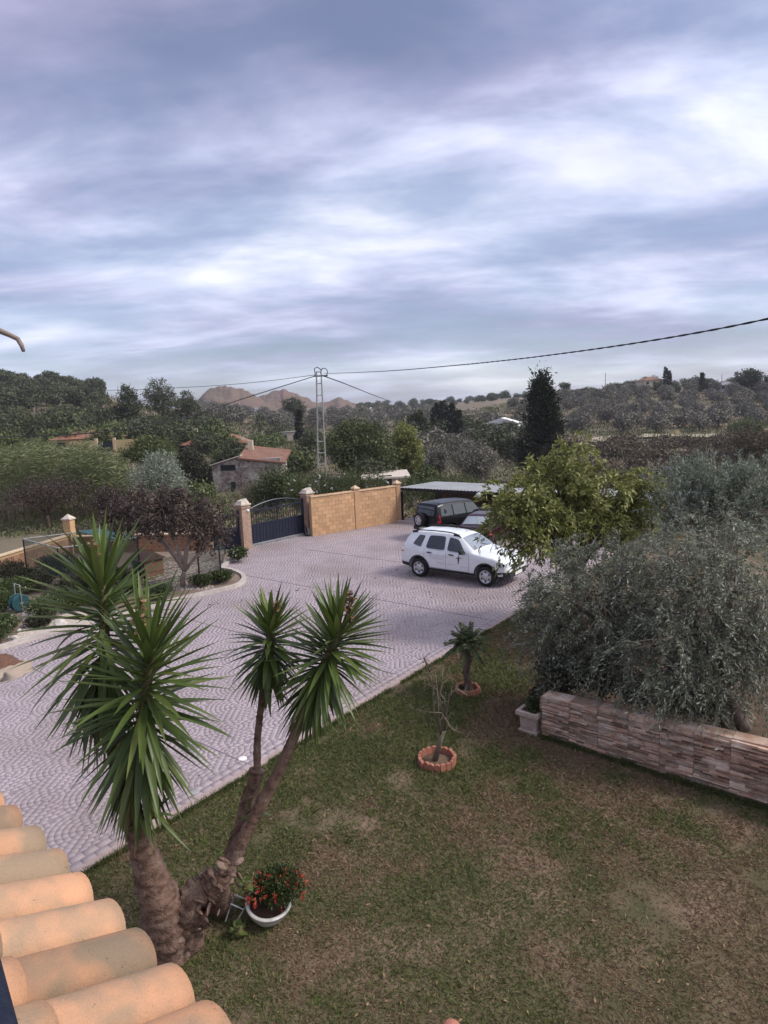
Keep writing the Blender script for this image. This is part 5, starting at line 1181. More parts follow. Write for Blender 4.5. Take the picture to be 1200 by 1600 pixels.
def wheel(root, loc, r, w, sg, steel=True, spare=False, ax=None):
    a = ax if ax is not None else (np.array([1., 0, 0]), np.array([0, 0, 1.]), np.array([0, sg, 0.]))
    e = empty_child('wheel', root, loc)
    MB().lathe([(r * .60, -w * .45), (r * .9, -w * .5), (r * .985, -w * .36), (r, 0), (r * .985, w * .36), (r * .9, w * .5), (r * .66, w * .5), (r * .62, w * .40)], (0, 0, 0), 30, a).build('tyre', 'tyre', e, smooth=True)
    MB().lathe([(r * .66, w * .46), (r * .60, w * .50), (r * .56, w * .40), (r * .38, w * .40), (r * .30, w * .49), (r * .13, w * .52), (0.0, w * .52)], (0, 0, 0), 30, a).build('rim', 'rim', e, smooth=True)
    hm = MB()
    for k in range(6):
        t = 2 * math.pi * (k + .5) / 6; c = (a[0] * math.cos(t) + a[1] * math.sin(t)) * r * .46 + a[2] * (w * .41)
        hm.lathe([(0.0, 0.012), (r * .085, 0.012), (r * .095, 0.0)], c, 8, a)
    hm.build('rim_hole', 'tyre', e); return e
def empty_child(name, root, loc):
    o = bpy.data.objects.new(name, None); o.empty_display_size = .1; link(o, root); o.location = Vector(loc); return o
def cyl(c, r, w):
    mb = MB(); mb.lathe([(0.001, -w / 2), (r, -w / 2), (r, w / 2), (0.001, w / 2)], c, 32, (np.array([1., 0, 0]), np.array([0, 0, 1.]), np.array([0, 1., 0]))); me = mb.mesh('cutter'); bm = bmesh.new(); bm.from_mesh(me); bmesh.ops.remove_doubles(bm, verts=bm.verts, dist=.003); bmesh.ops.recalc_face_normals(bm, faces=bm.faces); bm.to_mesh(me); bm.free(); return link(bpy.data.objects.new('cutter', me))

# ------------------------------------------------------------------ the white car
def white_car():
    cR_, cF_ = P(656, 901), P(762, 917); h = unit(cF_ - cR_)
    LEN = 4.315; xr, xf = 0.86, 0.86 + 2.70; W2 = 0.90
    top = [(0, 0.98), (.03, 1.10), (.10, 1.18), (.22, 1.40), (.36, 1.565), (.6, 1.625), (1.2, 1.655), (2.0, 1.64), (2.35, 1.60), (2.55, 1.53), (3.02, 1.19), (3.12, 1.135), (3.3, 1.115), (3.8, 1.05), (4.08, 0.97), (4.22, 0.86), (4.30, 0.70), (4.315, 0.62)]
    belt = [(0, .95), (.3, 1.10), (1.0, 1.07), (2.9, 1.03), (3.1, 1.06), (3.8, .97), (4.1, .88), (4.315, .58)]
    half = [(0, .74), (.06, .80), (.3, .87), (.86, .905), (1.6, .885), (2.8, .885), (3.5, .905), (3.95, .87), (4.2, .76), (4.315, .60)]
    rh = [(0, .66), (.1, .66), (.36, .60), (.8, .615), (2.3, .60), (2.55, .61), (3.05, .74), (3.4, .76), (4.0, .72), (4.2, .66), (4.315, .5)]
    sill = [(0, .42), (.25, .34), (.6, .30), (3.9, .30), (4.1, .34), (4.315, .42)]
    C = Car(top, belt, half, rh, sill, LEN)
    nside = np.array([-h[1], h[0], 0])                          # left of travel
    root = empty('parked_car', cR_ - h * xr + nside * (W2 - 0.06), math.atan2(h[1], h[0]), 'white compact SUV with roof rails and door lettering on the driveway', 'car')
    body = C.body().build('body', 'paint_white', root, smooth=True); body.parent = None
    boolean_cut(body, [cyl((xr, 0, .36), .415, 3), cyl((xf, 0, .36), .415, 3)]); body.parent = root
    body.data.materials.clear(); body.data.materials.append(MATS['paint_white'])
    md = body.modifiers.new('wn', 'WEIGHTED_NORMAL'); md.keep_sharp = False
    MB().box((LEN / 2, 0, .42), (LEN - .5, 1.28, .32)).build('underbody', 'plastic', root)
    for x in (xr, xf):
        for sg in (-1, 1):
            wheel(root, (x, sg * (W2 - .105), .345), .345, .215, sg)
            a0 = MB(); lo = []; hi = []
            for t in np.linspace(-0.18, math.pi + .18, 22):
                for r_, lst in ((.405, lo), (.455, hi)):
                    xx = min(max(x + r_ * math.cos(t), .02), LEN - .02); zz = max(.31, .36 + r_ * math.sin(t)); lst.append(C.flank(xx, zz, .009, sg))
            strip(a0, lo, hi).build('arch_trim', 'plastic', root, smooth=True)
    # lower cladding and bumpers
    for sg in (-1, 1):
        xs = np.linspace(xr + .44, xf - .44, 12); strip(MB(), [C.flank(x, .31, .014, sg) for x in xs], [C.flank(x, .40, .012, sg) for x in xs]).build('sill_trim', 'plastic', root)
    def wrap(x0, z0, z1, mat, nm, out=.012, n=9, front=True):
        xs = np.linspace(x0, LEN if front else 0, n); lo = []; hi = []
        for sg in (-1, 1):
            L1 = [C.flank(x, z0, out, sg) for x in xs]; H1 = [C.flank(x, z1, out, sg) for x in xs]
            if sg > 0: L1, H1 = L1[::-1], H1[::-1]
            lo += L1; hi += H1
        e = 0.012 if front else -0.012
        lo = [p + np.array([e, 0, 0]) for p in lo]; hi = [p + np.array([e, 0, 0]) for p in hi]
        strip(MB(), lo, hi).build(nm, mat, root)
    wrap(3.98, .33, .53, 'plastic', 'front_bumper'); wrap(.42, .36, .50, 'plastic', 'rear_bumper', front=False)
    # side windows
    def win(poly, nm='side_window'):
        for sg in (-1, 1):
            fr = [C.side(x, t, .004, sg) for x, t in poly]; cen = np.mean(fr, 0)
            pts = smooth_poly(fr); MB().add([p + np.array([0, sg * .003, 0]) for p in pts], [tuple(range(len(pts)))]).build(nm, 'car_glass', root)
    def smooth_poly(p, k=.16):
        out = []; n = len(p)
        for i in range(n):
            a, b, c = p[i - 1], p[i], p[(i + 1) % n]; out += [b + (a - b) * k, b * .0 + b + ((a + c) / 2 - b) * k * .45, b + (c - b) * k]
        return out
    win([(.58, .22), (.95, .08), (1.06, .82), (.80, .86)]); win([(1.16, .06), (1.94, .06), (1.90, .90), (1.24, .86)]); win([(2.04, .06), (2.80, .06), (2.74, .20), (2.42, .88), (2.06, .90)])
    # windscreen and rear window
    def pane(x0, x1, k, nm, mat, n=9, out=.010):
        vs = []; fs = []
        for i in range(n):
            x = x0 + (x1 - x0) * i / (n - 1); w = C.f(rh, x) * k
            for j in range(11):
                y = w * (j / 5 - 1); vs.append((x, y, C.topz(x, y) + out))
        for i in range(n - 1):
            for j in range(10): a = i * 11 + j; fs.append((a, a + 1, a + 12, a + 11))
        return MB().add(vs, fs).build(nm, mat, root, smooth=True)
    pane(2.52, 3.04, .90, 'windscreen', 'windscreen'); pane(.12, .34, .88, 'rear_window', 'car_glass', out=.014)
    for j, sg in enumerate((-1, 1)): MB().tube([(3.08, sg * .45 - .1, C.topz(3.08, .4) + .03), (2.93, sg * .25 - .25, C.topz(2.93, .3) + .03)], .008, 5).build('wiper', 'plastic', root)
    # doors: seams, handles, mirrors
    for sg in (-1, 1):
        for pth in ([(1.10, 1.04), (1.10, .62), (1.30, .42)], [(1.99, 1.04), (1.99, .40)], [(2.90, 1.02), (2.94, .70), (2.90, .40)], [(1.30, .42), (2.90, .405)]):
            p = []
            for a, b in zip(pth, pth[1:]): p += [C.flank(a[0] + (b[0] - a[0]) * t, a[1] + (b[1] - a[1]) * t, .001, sg) for t in np.linspace(0, 1, 6)]
            MB().tube(p, .0055, 4).build('door_seam', 'seam', root)
        for x in (1.22, 2.12): a = C.flank(x, .955, .018, sg); b = C.flank(x + .2, .95, .018, sg); MB().tube([a, (a + b) / 2 + np.array([0, sg * .014, 0]), b], [.016, .024, .016], 7).build('door_handle', 'plastic', root)
        m0 = C.side(2.70, .05, .02, sg); mb = MB(); mb.box(m0 + np.array([.0, sg * .11, .05]), (.13, .20, .15), None, .85); mb.box(m0 + np.array([0, sg * .02, .01]), (.07, .10, .04)); mb.build('wing_mirror', 'plastic', root, bevel=.02)
        r_ = [np.array([x, sg * C.f(rh, x) * .93, C.topz(x, C.f(rh, x) * .93) + z]) for x, z in ((.42, .01), (.55, .055), (.9, .07), (1.5, .075), (2.0, .07), (2.3, .055), (2.46, .01))]
        MB().tube(smooth_path(r_, 4), .022, 7).build('roof_rail', 'plastic', root, smooth=True)
        for x in (.55, 2.28): y_ = C.f(rh, x) * .93; MB().box((x, sg * y_, C.topz(x, y_) + .025), (.22, .045, .07)).build('rail_foot', 'plastic', root, bevel=.01)
        # lights
        hl = []; hh_ = []
        for x in np.linspace(3.98, 4.27, 8): hl.append(C.flank(x, .70, .010, sg)); hh_.append(C.flank(x, min(.86, C.f(top, x) - .06), .010, sg))
        hl = [p + np.array([.01, 0, 0]) for p in hl]; hh_ = [p + np.array([.01, 0, 0]) for p in hh_]; q = strip(MB(), hl, hh_).build('headlight', 'lamp_glass', root)
        for x in (4.06, 4.17): c = C.flank(x, .775, .016, sg); MB().lathe([(0, .01), (.045, .012), (.055, .0)], c, 12, (np.array([1., 0, 0]), UP, np.array([.5, sg, 0]))).build('lens', 'plastic', q)
        t0 = [C.flank(x, .86, .010, sg) for x in np.linspace(.02, .16, 4)]; t1 = [C.flank(x, 1.08, .012, sg) for x in np.linspace(.02, .16, 4)]; strip(MB(), t0, t1).build('tail_light', 'red_lamp', root)
        c = C.flank(4.12, .44, .02, sg); MB().lathe([(0, .01), (.05, .0)], c, 12, (np.array([1., 0, 0]), UP, np.array([.7, sg, 0]))).build('fog_lamp', 'lamp_glass', root)
    MB().box((LEN + .012, 0, .66), (.02, .86, .10)).build('grille', 'plastic', root); MB().box((LEN + .026, 0, .42), (.012, .5, .11)).build('number_plate', 'plate', root)
    for y in (-.3, .3): MB().tube([(3.2, y, C.topz(3.2, y) + .004), (4.05, y * .9, C.topz(4.05, y * .9) + .004)], .008, 4).build('bonnet_crease', 'paint_white', root)
    # lettering on the near doors: a small figure and rows of fine grey text
    def dec(x0, x1, z0, z1, mat, nm, sg=-1):
        xs = np.linspace(x0, x1, 5); strip(MB(), [C.flank(x, z0, .005, sg) for x in xs], [C.flank(x, z1, .005, sg) for x in xs]).build(nm, mat, root)
    fx = 2.52
    def fig(poly):
        MB().add([C.flank(fx + a, b, .005, -1) for a, b in poly], [tuple(range(len(poly)))]).build('door_emblem', 'decal_dark', root)
    fig([(-.028, .76), (.028, .76), (.034, .90), (-.034, .90)]); fig([(-.026, .76), (-.004, .76), (-.012, .64), (-.026, .64)]); fig([(.004, .76), (.026, .76), (.020, .67), (.006, .67)]); fig([(-.02, .915), (.02, .915), (.024, .945), (0, .965), (-.024, .945)]); fig([(.03, .895), (.03, .865), (.12, .885), (.12, .90)]); fig([(-.03, .895), (-.03, .865), (-.10, .83), (-.11, .85)])
    g = random.Random(3)
    for z, x0, x1 in ((.86, 1.30, 1.95), (.80, 1.32, 1.95), (.74, 1.36, 1.95), (.63, 1.62, 1.95), (.58, 1.70, 1.95), (.61, 2.08, 2.44), (.575, 2.60, 2.86)):
        x = x0
        while x < x1 - .02:
            w = min(g.uniform(.04, .10), x1 - x); dec(x, x + w, z, z + .016, 'decal_grey', 'door_lettering'); x += w + .022
    a = PD(735, 838, 1); MB().tube([(2.36, .0, 1.62), (2.18, .0, 1.92)], .006, 4).build('aerial', 'plastic', root)
    return root
white_car()

# ------------------------------------------------------------------ simpler dark cars behind
def boxy_car(name, base, h, C, xr, xf, wr, paint, label, wins, rearwin, screen, spare=False, rails=False, lamps=None):
    root = empty(name, base, math.atan2(h[1], h[0]), label, 'car'); LEN = C.L
    body = C.body().build('body', paint, root, smooth=True); body.parent = None; w2 = C.f(C.half, (xr + xf) / 2)
    boolean_cut(body, [cyl((xr, 0, wr), wr * 1.2, 3), cyl((xf, 0, wr), wr * 1.2, 3)]); body.parent = root; body.data.materials.clear(); body.data.materials.append(MATS[paint])
    body.modifiers.new('wn', 'WEIGHTED_NORMAL')
    MB().box((LEN / 2, 0, .45), (LEN - .5, 1.2, .3)).build('underbody', 'plastic', root)
    for x in (xr, xf):
        for sg in (-1, 1): wheel(root, (x, sg * (w2 - .10), wr), wr, .23, sg)
    for poly in wins:
        for sg in (-1, 1): MB().add([C.side(x, t, .008, sg) for x, t in poly], [tuple(range(len(poly)))]).build('side_window', 'car_glass', root)
    for (x0, x1, k, nm, mt) in (rearwin, screen):
        vs = []; fs = []; n = 7
        for i in range(n):
            x = x0 + (x1 - x0) * i / (n - 1); w = C.f(C.rh, x) * k
            for j in range(9): y = w * (j / 4 - 1); vs.append((x, y, C.topz(x, y) + .012))
        for i in range(n - 1):
            for j in range(8): a = i * 9 + j; fs.append((a, a + 1, a + 10, a + 9))
        MB().add(vs, fs).build(nm, mt, root, smooth=True)
    z0, z1 = lamps or (.85, 1.2)
    for sg in (-1, 1):
        xs = np.linspace(.01, .18, 4); strip(MB(), [C.flank(x, z0, .012, sg) for x in xs], [C.flank(x, z1, .012, sg) for x in xs]).build('tail_light', 'red_lamp', root)
        m0 = C.side(wins[-1][-2][0], .1, .02, sg); MB().box(m0 + np.array([.05, sg * .1, .04]), (.12, .2, .15), None, .85).build('wing_mirror', 'plastic', root, bevel=.02)
    MB().box((-.02, 0, .52), (.14, 1.55, .2)).build('rear_bumper', 'plastic', root, bevel=.03); MB().box((LEN - .02, 0, .5), (.12, 1.45, .22)).build('front_bumper', 'plastic', root, bevel=.03)
    MB().box((-.098, .1, .56), (.012, .5, .11)).build('number_plate', 'plate', root)
    if spare:
        wheel(root, (-.13, .25, .92), .34, .22, 1, ax=(np.array([0, 1., 0]), np.array([0, 0, 1.]), np.array([-1., 0, 0])))
        bx = MB()
        for sgn in (-1, 1): pass
        MB().add([(-.012, -.58, 1.16), (-.012, .58, 1.16), (.06, .54, 1.56), (.06, -.54, 1.56)], [(0, 1, 2, 3)]).build('rear_glass', 'car_glass', root)
    return root
LEN = 4.1
Cs = Car([(0, 1.1), (.04, 1.2), (.10, 1.55), (.18, 1.66), (.5, 1.71), (1.6, 1.72), (2.3, 1.68), (2.42, 1.62), (2.85, 1.18), (2.95, 1.12), (3.8, 1.06), (4.0, .98), (4.1, .7)], [(0, 1.08), (2.8, 1.06), (3.0, 1.05), (4.0, .95), (4.1, .6)], [(0, .80), (.1, .85), (.5, .88), (3.6, .88), (4.0, .82), (4.1, .7)], [(0, .74), (.15, .67), (2.3, .66), (2.85, .74), (3.9, .76), (4.1, .6)], [(0, .45), (.4, .36), (3.7, .36), (4.1, .45)], LEN)
hs = unit(np.array([.80, .60, 0])); nl = np.array([-hs[1], hs[0], 0])
boxy_car('parked_car', P(684, 847) + nl * .80, hs, Cs, .78, 3.2, .36, 'paint_black', 'black off-road car with spare wheel on its tailgate by the carport', [[(.25, .1), (.95, .1), (.95, .9), (.30, .9)], [(1.03, .1), (1.75, .1), (1.75, .9), (1.03, .9)], [(1.83, .1), (2.72, .1), (2.38, .9), (1.83, .9)]], (.045, .098, .8, 'rear_window', 'windscreen'), (2.45, 2.84, .9, 'windscreen', 'windscreen'), spare=True)
Cm = Car([(0, .85), (.04, .98), (.12, 1.02), (.50, 1.05), (.95, 1.34), (1.2, 1.40), (2.0, 1.42), (2.4, 1.36), (3.05, 1.0), (3.2, .97), (4.0, .85), (4.2, .72), (4.25, .6)], [(0, .82), (.5, .93), (3.0, .92), (4.0, .78), (4.25, .55)], [(0, .74), (.2, .82), (.8, .86), (3.6, .86), (4.1, .76), (4.25, .6)], [(0, .66), (.5, .68), (1.0, .56), (2.3, .56), (3.05, .70), (4.0, .68), (4.25, .5)], [(0, .4), (.4, .28), (3.9, .28), (4.25, .38)], 4.25)
hm_ = unit(np.array([.45, .89, 0]))
boxy_car('parked_car', P(738, 862), hm_, Cm, .8, 3.35, .31, 'paint_maroon', 'dark maroon saloon half hidden behind white car and green tree', [[(.85, .1), (1.5, .1), (1.5, .85), (1.05, .8)], [(1.58, .1), (2.75, .1), (2.35, .85), (1.58, .88)]], (.52, .94, .9, 'rear_window', 'windscreen'), (2.45, 3.02, .9, 'windscreen', 'windscreen'), lamps=(.72, .9))

# ================================================================== pylon and cables
PYL = 57.0; pt = PY(498, 581, PYL); pbz = float(tz(pt[0], PYL)); pbx = PY(503, 748, PYL)[0]
pl0 = np.array([pbx, PYL, pbz]); py_ = empty('lattice_pylon', pl0, label='slim grey lattice electricity pylon behind the gate', cat='pylon')
ph = pt[2] - pbz; lean = (pt[0] - pbx) / ph; wA, wB = 0.38, 0.20
def leg(sx, sy, z): k = z / ph; w = wA + (wB - wA) * k; return np.array([lean * z + sx * w, sy * w, z])
for sx in (-1, 1):
    for sy in (-1, 1): MB().tube([leg(sx, sy, 0), leg(sx, sy, ph)], .042, 5).build('leg', 'steelpaint', py_)
nl_ = 11
for i in range(1, nl_ + 1):
    z = ph * i / nl_; q = [leg(a, b, z) for a, b in ((-1, -1), (1, -1), (1, 1), (-1, 1))]; mb = MB()
    for a, b in zip(q, q[1:] + q[:1]): mb.tube([a, b], .028, 4)
    mb.build('cross_brace', 'steelpaint', py_)
tp = leg(0, 0, ph); MB().tube([tp + np.array([-.45, 0, -.35]), tp + np.array([.75, 0, -.35])], .06, 5).build('crossarm', 'blackmetal', py_)
MB().tube([tp + np.array([-.32, 0, -.3]), tp + np.array([-.34, 0, .3]), tp + np.array([-.1, 0, .4]), tp + np.array([.3, 0, .1])], .04, 5).build('bracket', 'blackmetal', py_)
MB().tube([tp + np.array([.45 + .3 * math.cos(t), 0, -.05 + .34 * math.sin(t)]) for t in np.linspace(0, 2 * math.pi, 18)], .035, 5).build('cable_coil', 'blackmetal', py_)
def cable(pts, D0, D1, r, label, twist=False, cat='cable'):
    xs = [p[0] for p in pts]; x0, x1 = xs[0], xs[-1]; w = []
    for a, b in pts: k = (a - x0) / (x1 - x0); D = 1 / ((1 - k) / D0 + k / D1); w.append(PY(a, b, D))
    p = smooth_path(w, 10)
    o0 = p[0].copy(); mb = MB()
    if twist:
        # two insulated cores wound round each other
        seg = np.linalg.norm(np.diff(p, axis=0), axis=1); s_ = np.concatenate([[0], np.cumsum(seg)]); n = int(s_[-1] / 0.14); q = np.stack([np.interp(np.linspace(0, s_[-1], n), s_, p[:, c]) for c in range(3)], -1)
        t = unit(np.gradient(q, axis=0)); u = unit(np.cross(t, UP)); v = np.cross(u, t); ph_ = np.linspace(0, s_[-1], n) / 0.9 * 2 * math.pi
        for sg in (0, math.pi): mb.tube(q - o0 + (u * np.cos(ph_ + sg)[:, None] + v * np.sin(ph_ + sg)[:, None]) * r * .62, r * .68, 5)
    else: mb.tube(p - o0, r, 5)
    o = mb.build('overhead_cable', 'blackmetal', loc=o0); return tag(o, label, cat, 'overhead cables')
cable([(506, 584), (600, 580), (700, 572), (800, 562), (900, 549.5), (1000, 535), (1100, 518), (1200, 498), (1330, 468), (1700, 370)], 57, 8, .018, 'thick twisted cable rising from the pylon to the right edge', True)
cable([(491, 588), (440, 604), (380, 623), (310, 646), (240, 664), (150, 676), (60, 681), (-60, 684)], 57, 34, .035, 'dark cable sagging from the pylon to the lower left')
cable([(491, 586), (420, 595), (330, 603), (200, 609), (60, 612), (-60, 612)], 57, 90, .022, 'thin wire running from the pylon to the left hill')
cable([(507, 588), (540, 600), (580, 616), (612, 628)], 57, 150, .05, 'cable descending from the pylon to the distant right')
cable([(800, 683), (850, 696), (920, 708), (1000, 714), (1080, 713), (1160, 705), (1260, 690)], 70, 38, .022, 'low slack wire above the valley on the right')

# ================================================================== buildings
pm('cream', (0.58, 0.50, 0.38), (0.48, 0.41, 0.31), .6, 0.9, 0.2, 4); pm('yellowwall', (0.50, 0.38, 0.20), (0.42, 0.31, 0.17), .6, 0.9, 0.2, 4); pm('whitewall', (0.70, 0.69, 0.67), (0.58, 0.56, 0.54), .5, 0.9, 0.2, 4)
pm('rooftile', (0.30, 0.13, 0.085), (0.20, 0.09, 0.06), 1.2, 0.9, 0.8, 6, c3=(0.24, 0.15, 0.11), s3=.4, bdist=.1); pm('rooftile_red', (0.25, 0.12, 0.085), (0.17, 0.085, 0.062), 1.5, 0.9, 0.8, 6, c3=(0.22, 0.13, 0.09), s3=.5, bdist=.1)
pm('greyroof', (0.26, 0.25, 0.27), (0.18, 0.17, 0.19), .8, 0.8, 0.3, 4); glassy('pane', (0.02, 0.025, 0.03), 0.1, 0.6); glassy('solar', (0.10, 0.12, 0.17), 0.12, 0.8, 0.3, .6)
pm('rubble', (0.36, 0.29, 0.26), (0.17, 0.13, 0.115), 3.2, 0.95, 1.0, 3.0, c3=(0.44, 0.39, 0.35), s3=.9, bdist=.2, lo=.42, hi=.58)
def house(name, px, py, D, w, d, h, roof, wall, rmat, label, yaw=0.0, rh=None, wins=3, group=None, over=0.4, chim=False, deep=3.0, arch=False):
    b = PY(px, py, D); root = empty(name, b, yaw, label, 'building', group)
    MB().box((0, d / 2, (h - deep) / 2), (w, d, h + deep)).build('wall', wall, root)
    rh = rh if rh is not None else w * .16; o = over
    x0, x1, y0, y1 = -w / 2 - o, w / 2 + o, -o, d + o; mb = MB(); r = None
    if roof == 'hip':
        i = min(w, d) / 2
        mb.add([(x0, y0, h), (x1, y0, h), (x1, y1, h), (x0, y1, h), (x0 + i, d / 2, h + rh), (x1 - i, d / 2, h + rh)], [(0, 1, 5, 4), (1, 2, 5), (2, 3, 4, 5), (3, 0, 4), (0, 3, 2, 1)]); r = mb.build('roof', rmat, root)
    elif roof == 'gable':
        mb.add([(x0, y0, h), (x1, y0, h), (x1, y1, h), (x0, y1, h), (x0, d / 2, h + rh), (x1, d / 2, h + rh)], [(0, 1, 5, 4), (1, 2, 5), (2, 3, 4, 5), (3, 0, 4), (0, 3, 2, 1)]); r = mb.build('roof', rmat, root)
    elif roof == 'gable_front':
        mb.add([(x0, y0, h), (x1, y0, h), (x1, y1, h), (x0, y1, h), (0, y0, h + rh), (0, y1, h + rh)], [(0, 4, 5, 3), (1, 2, 5, 4), (0, 1, 4), (2, 3, 5), (0, 3, 2, 1)]); r = mb.build('roof', rmat, root)
    elif roof == 'shed':
        mb.add([(x0, y0, h), (x1, y0, h), (x1, y1, h + rh), (x0, y1, h + rh), (x0, y0, h + .15), (x1, y0, h + .15), (x1, y1, h + rh + .15), (x0, y1, h + rh + .15)], [(3, 2, 1, 0), (4, 5, 6, 7), (0, 1, 5, 4), (1, 2, 6, 5), (2, 3, 7, 6), (3, 0, 4, 7)]); r = mb.build('roof', rmat, root)
    elif roof == 'flat': r = MB().box((0, d / 2, h + .1), (w + .3, d + .3, .2)).build('roof', rmat, root)
    if chim and r: MB().box((w * .22, d * .55, h + rh * .6), (.6, .6, 1.4)).build('chimney', wall, r)
    for k in range(wins):
        x = w * ((k + .5) / wins - .5); ww = min(1.1, w / wins * .45); wo = empty_child('window', root, (x, -.02, h * .5))
        if arch: MB().slab([np.array((ww / 2 * math.cos(t), 0, .35 + ww / 2 * math.sin(t))) for t in np.linspace(0, math.pi, 8)] + [np.array((-ww / 2, 0, -.6)), np.array((ww / 2, 0, -.6))], (0, -.03, 0)).build('pane', 'pane', wo)
        else: MB().box((0, 0, 0), (ww, .05, 1.1)).build('pane', 'pane', wo)
        MB().box((0, -.05, -.62), (ww + .25, .16, .08)).build('sill', wall, wo)
    return root
house('bungalow', 128, 706, 96, 8.6, 7, 1.9, 'hip', 'yellowwall', 'rooftile', 'low house with long brown tiled roof behind the cane thicket', 0.05, 1.2, 3)
yw2 = PY(160, 706, 92); cw_ = empty('compound_wall', yw2, label='ochre compound wall with navy gate in front of the brown roofed house', cat='wall')
for x0, x1 in ((-4.4, -0.8), (1.9, 6.0)): MB().box(((x0 + x1) / 2, 0, .1), (x1 - x0, .2, 3)).build('wall_section', 'yellowwall', cw_)
for x in (-.7, 1.8, 5.9): MB().box((x, 0, .25), (.35, .35, 3.3)).build('post', 'capstone', cw_)
MB().box((.55, 0, .5), (2.2, .08, 1.6)).build('gate', 'navy', cw_)
house('villa', 168, 645, 172, 5.6, 5, 1.3, 'hip', 'whitewall', 'rooftile_red', 'small white house with red roof below the pine wood', .1, .8, 2)
house('villa', 70, 655, 165, 6, 4, 1.5, 'flat', 'cream', 'cream', 'pale flat building among trees on the left slope', 0, .3, 3)
house('villa', 332, 652, 400, 13, 9, 2.0, 'hip', 'whitewall', 'rooftile_red', 'distant red roofed house left of the pylon', .1, 2.0, 3, chim=True)
house('villa', 399, 648, 430, 10, 8, 2.2, 'gable', 'whitewall', 'greyroof', 'distant white house with dark pitched roof below the red hill', .2, 2.2, 2)
house('villa', 428, 650, 420, 11, 6, .9, 'flat', 'whitewall', 'whitewall', 'long low white wall building beside the dark roofed house', .1, .3, 2)
house('villa', 536, 649, 480, 9, 7, 1.8, 'hip', 'whitewall', 'greyroof', 'distant white house just right of the pylon', 0, 1.6, 3)
house('villa', 568, 645, 520, 9.5, 7, 2.2, 'shed', 'whitewall', 'whitewall', 'bright white distant house with slanting roof', -.2, 1.6, 2)
house('villa', 603, 642, 540, 10, 7, 1.8, 'gable', 'cream', 'rooftile', 'distant cream house on the central ridge', .1, 1.6, 3)
house('villa', 783, 674, 150, 7.4, 7, 1.75, 'gable_front', 'whitewall', 'whitewall', 'white villa with arched windows left of the tall dark conifer', -.3, 1.3, 3, arch=True)
house('villa', 1022, 602, 262, 8, 7, 2.0, 'hip', 'cream', 'rooftile_red', 'cream house with hipped red roof on the right crest', .1, 1.5, 3)
house('villa', 1140, 608, 255, 7, 6, 1.6, 'hip', 'whitewall', 'greyroof', 'white house with grey roof among trees on the right crest', -.1, 1.4, 3)
house('villa', 1192, 607, 250, 4, 5, 1.4, 'gable', 'whitewall', 'rooftile_red', 'white house at the right edge of the crest', 0, 1.2, 1)
house('villa', 875, 622, 300, 5, 5, 1.6, 'flat', 'cream', 'cream', 'small cream building left on the right hillside', 0, .2, 2)
house('villa', 915, 612, 290, 6, 5, 1.2, 'flat', 'cream', 'cream', 'low pale building with terrace near the right crest', 0, .2, 3)
house('storehouse', 445, 692, 145, 7.5, 4, 2.2, 'flat', 'cream', 'greyroof', 'grey flat roofed storehouse with open bays left of the pylon', 0, .2, 3)
sh = house('farmhouse', 338, 716, 104, 9.5, 7, 2.3, 'hip', 'cream', 'rooftile', 'house with brown hipped roof and solar panels behind dark bushes', .15, 1.6, 3, over=.7)
MB().slab([np.array(p) for p in ((-2.6, -.3, 2.62), (1.6, -.3, 2.62), (1.2, 2.5, 3.72), (-1.6, 2.5, 3.72))], (0, -.05, .12)).build('solar_panel', 'solar', sh)
MB().box((-3.3, 3.4, 4.1), (.7, .7, 1.4)).build('chimney', 'cream', sh); MB().box((4.3, .5, 1.6), (.45, .45, 3.0)).build('porch_post', 'cream', sh)
# ruined stone cottage
rD = 66; rb0 = PY(357, 770, rD); ru = empty('stone_cottage', rb0, .0, 'ruined rubble stone cottage with red tiled roof behind the gate', 'building')
hA = PY(357, 727, rD)[2] - rb0[2]; wA_ = 45 / FPX * rD
mb = MB(); x0, x1 = -wA_ / 2, wA_ / 2
mb.add([(x0, 0, -1), (x1, 0, -1), (x1, 3.5, -1), (x0, 3.5, -1), (x0, 0, hA), (x1, 0, hA + .85), (x1, 3.5, hA + .85), (x0, 3.5, hA)], [(0, 1, 5, 4), (1, 2, 6, 5), (2, 3, 7, 6), (3, 0, 4, 7), (4, 5, 6, 7)]); mb.build('annex_wall', 'rubble', ru)
MB().slab([np.array(p) for p in ((x0 - .15, -.2, hA + .03), (x1 + .05, -.2, hA + .88), (x1 + .05, 3.6, hA + .88), (x0 - .15, 3.6, hA + .03))], (0, 0, .1)).build('annex_roof', 'palecap', ru)
MB().box((.15, -.02, hA - .25), (1.5, .06, .55)).build('opening', 'pane', ru); MB().box((.55, -.02, .4), (.5, .06, 1.4)).build('doorway', 'pane', ru)
w2_ = 62 / FPX * rD; xm = x1 + w2_ / 2; hB = hA + .55
MB().box((xm, 2.2, hB / 2 - .5), (w2_, 4.6, hB + 1)).build('main_wall', 'rubble', ru)
MB().slab([np.array(p) for p in ((x1 - .2, -.35, hB + .05), (x1 + w2_ + .5, -.35, hB - .6), (x1 + w2_ + .5, 4.8, hB + .35), (x1 - .2, 4.8, hB + 1.05))], (0, 0, .15)).build('tiled_roof', 'rooftile_red', ru)
MB().add([(x1 - .05, -.13, hB - .8), (x1 + w2_ * .95, -.13, hB - 1.0), (x1 + w2_ * .95, -.13, hB - .7), (x1 - .05, -.13, hB + .1)], [(0, 1, 2, 3)]).build('gable_infill', 'rubble', ru)
MB().box((x1 + .5, 3.2, hB + 1.1), (.5, .5, 1.3)).build('chimney', 'cream', ru)
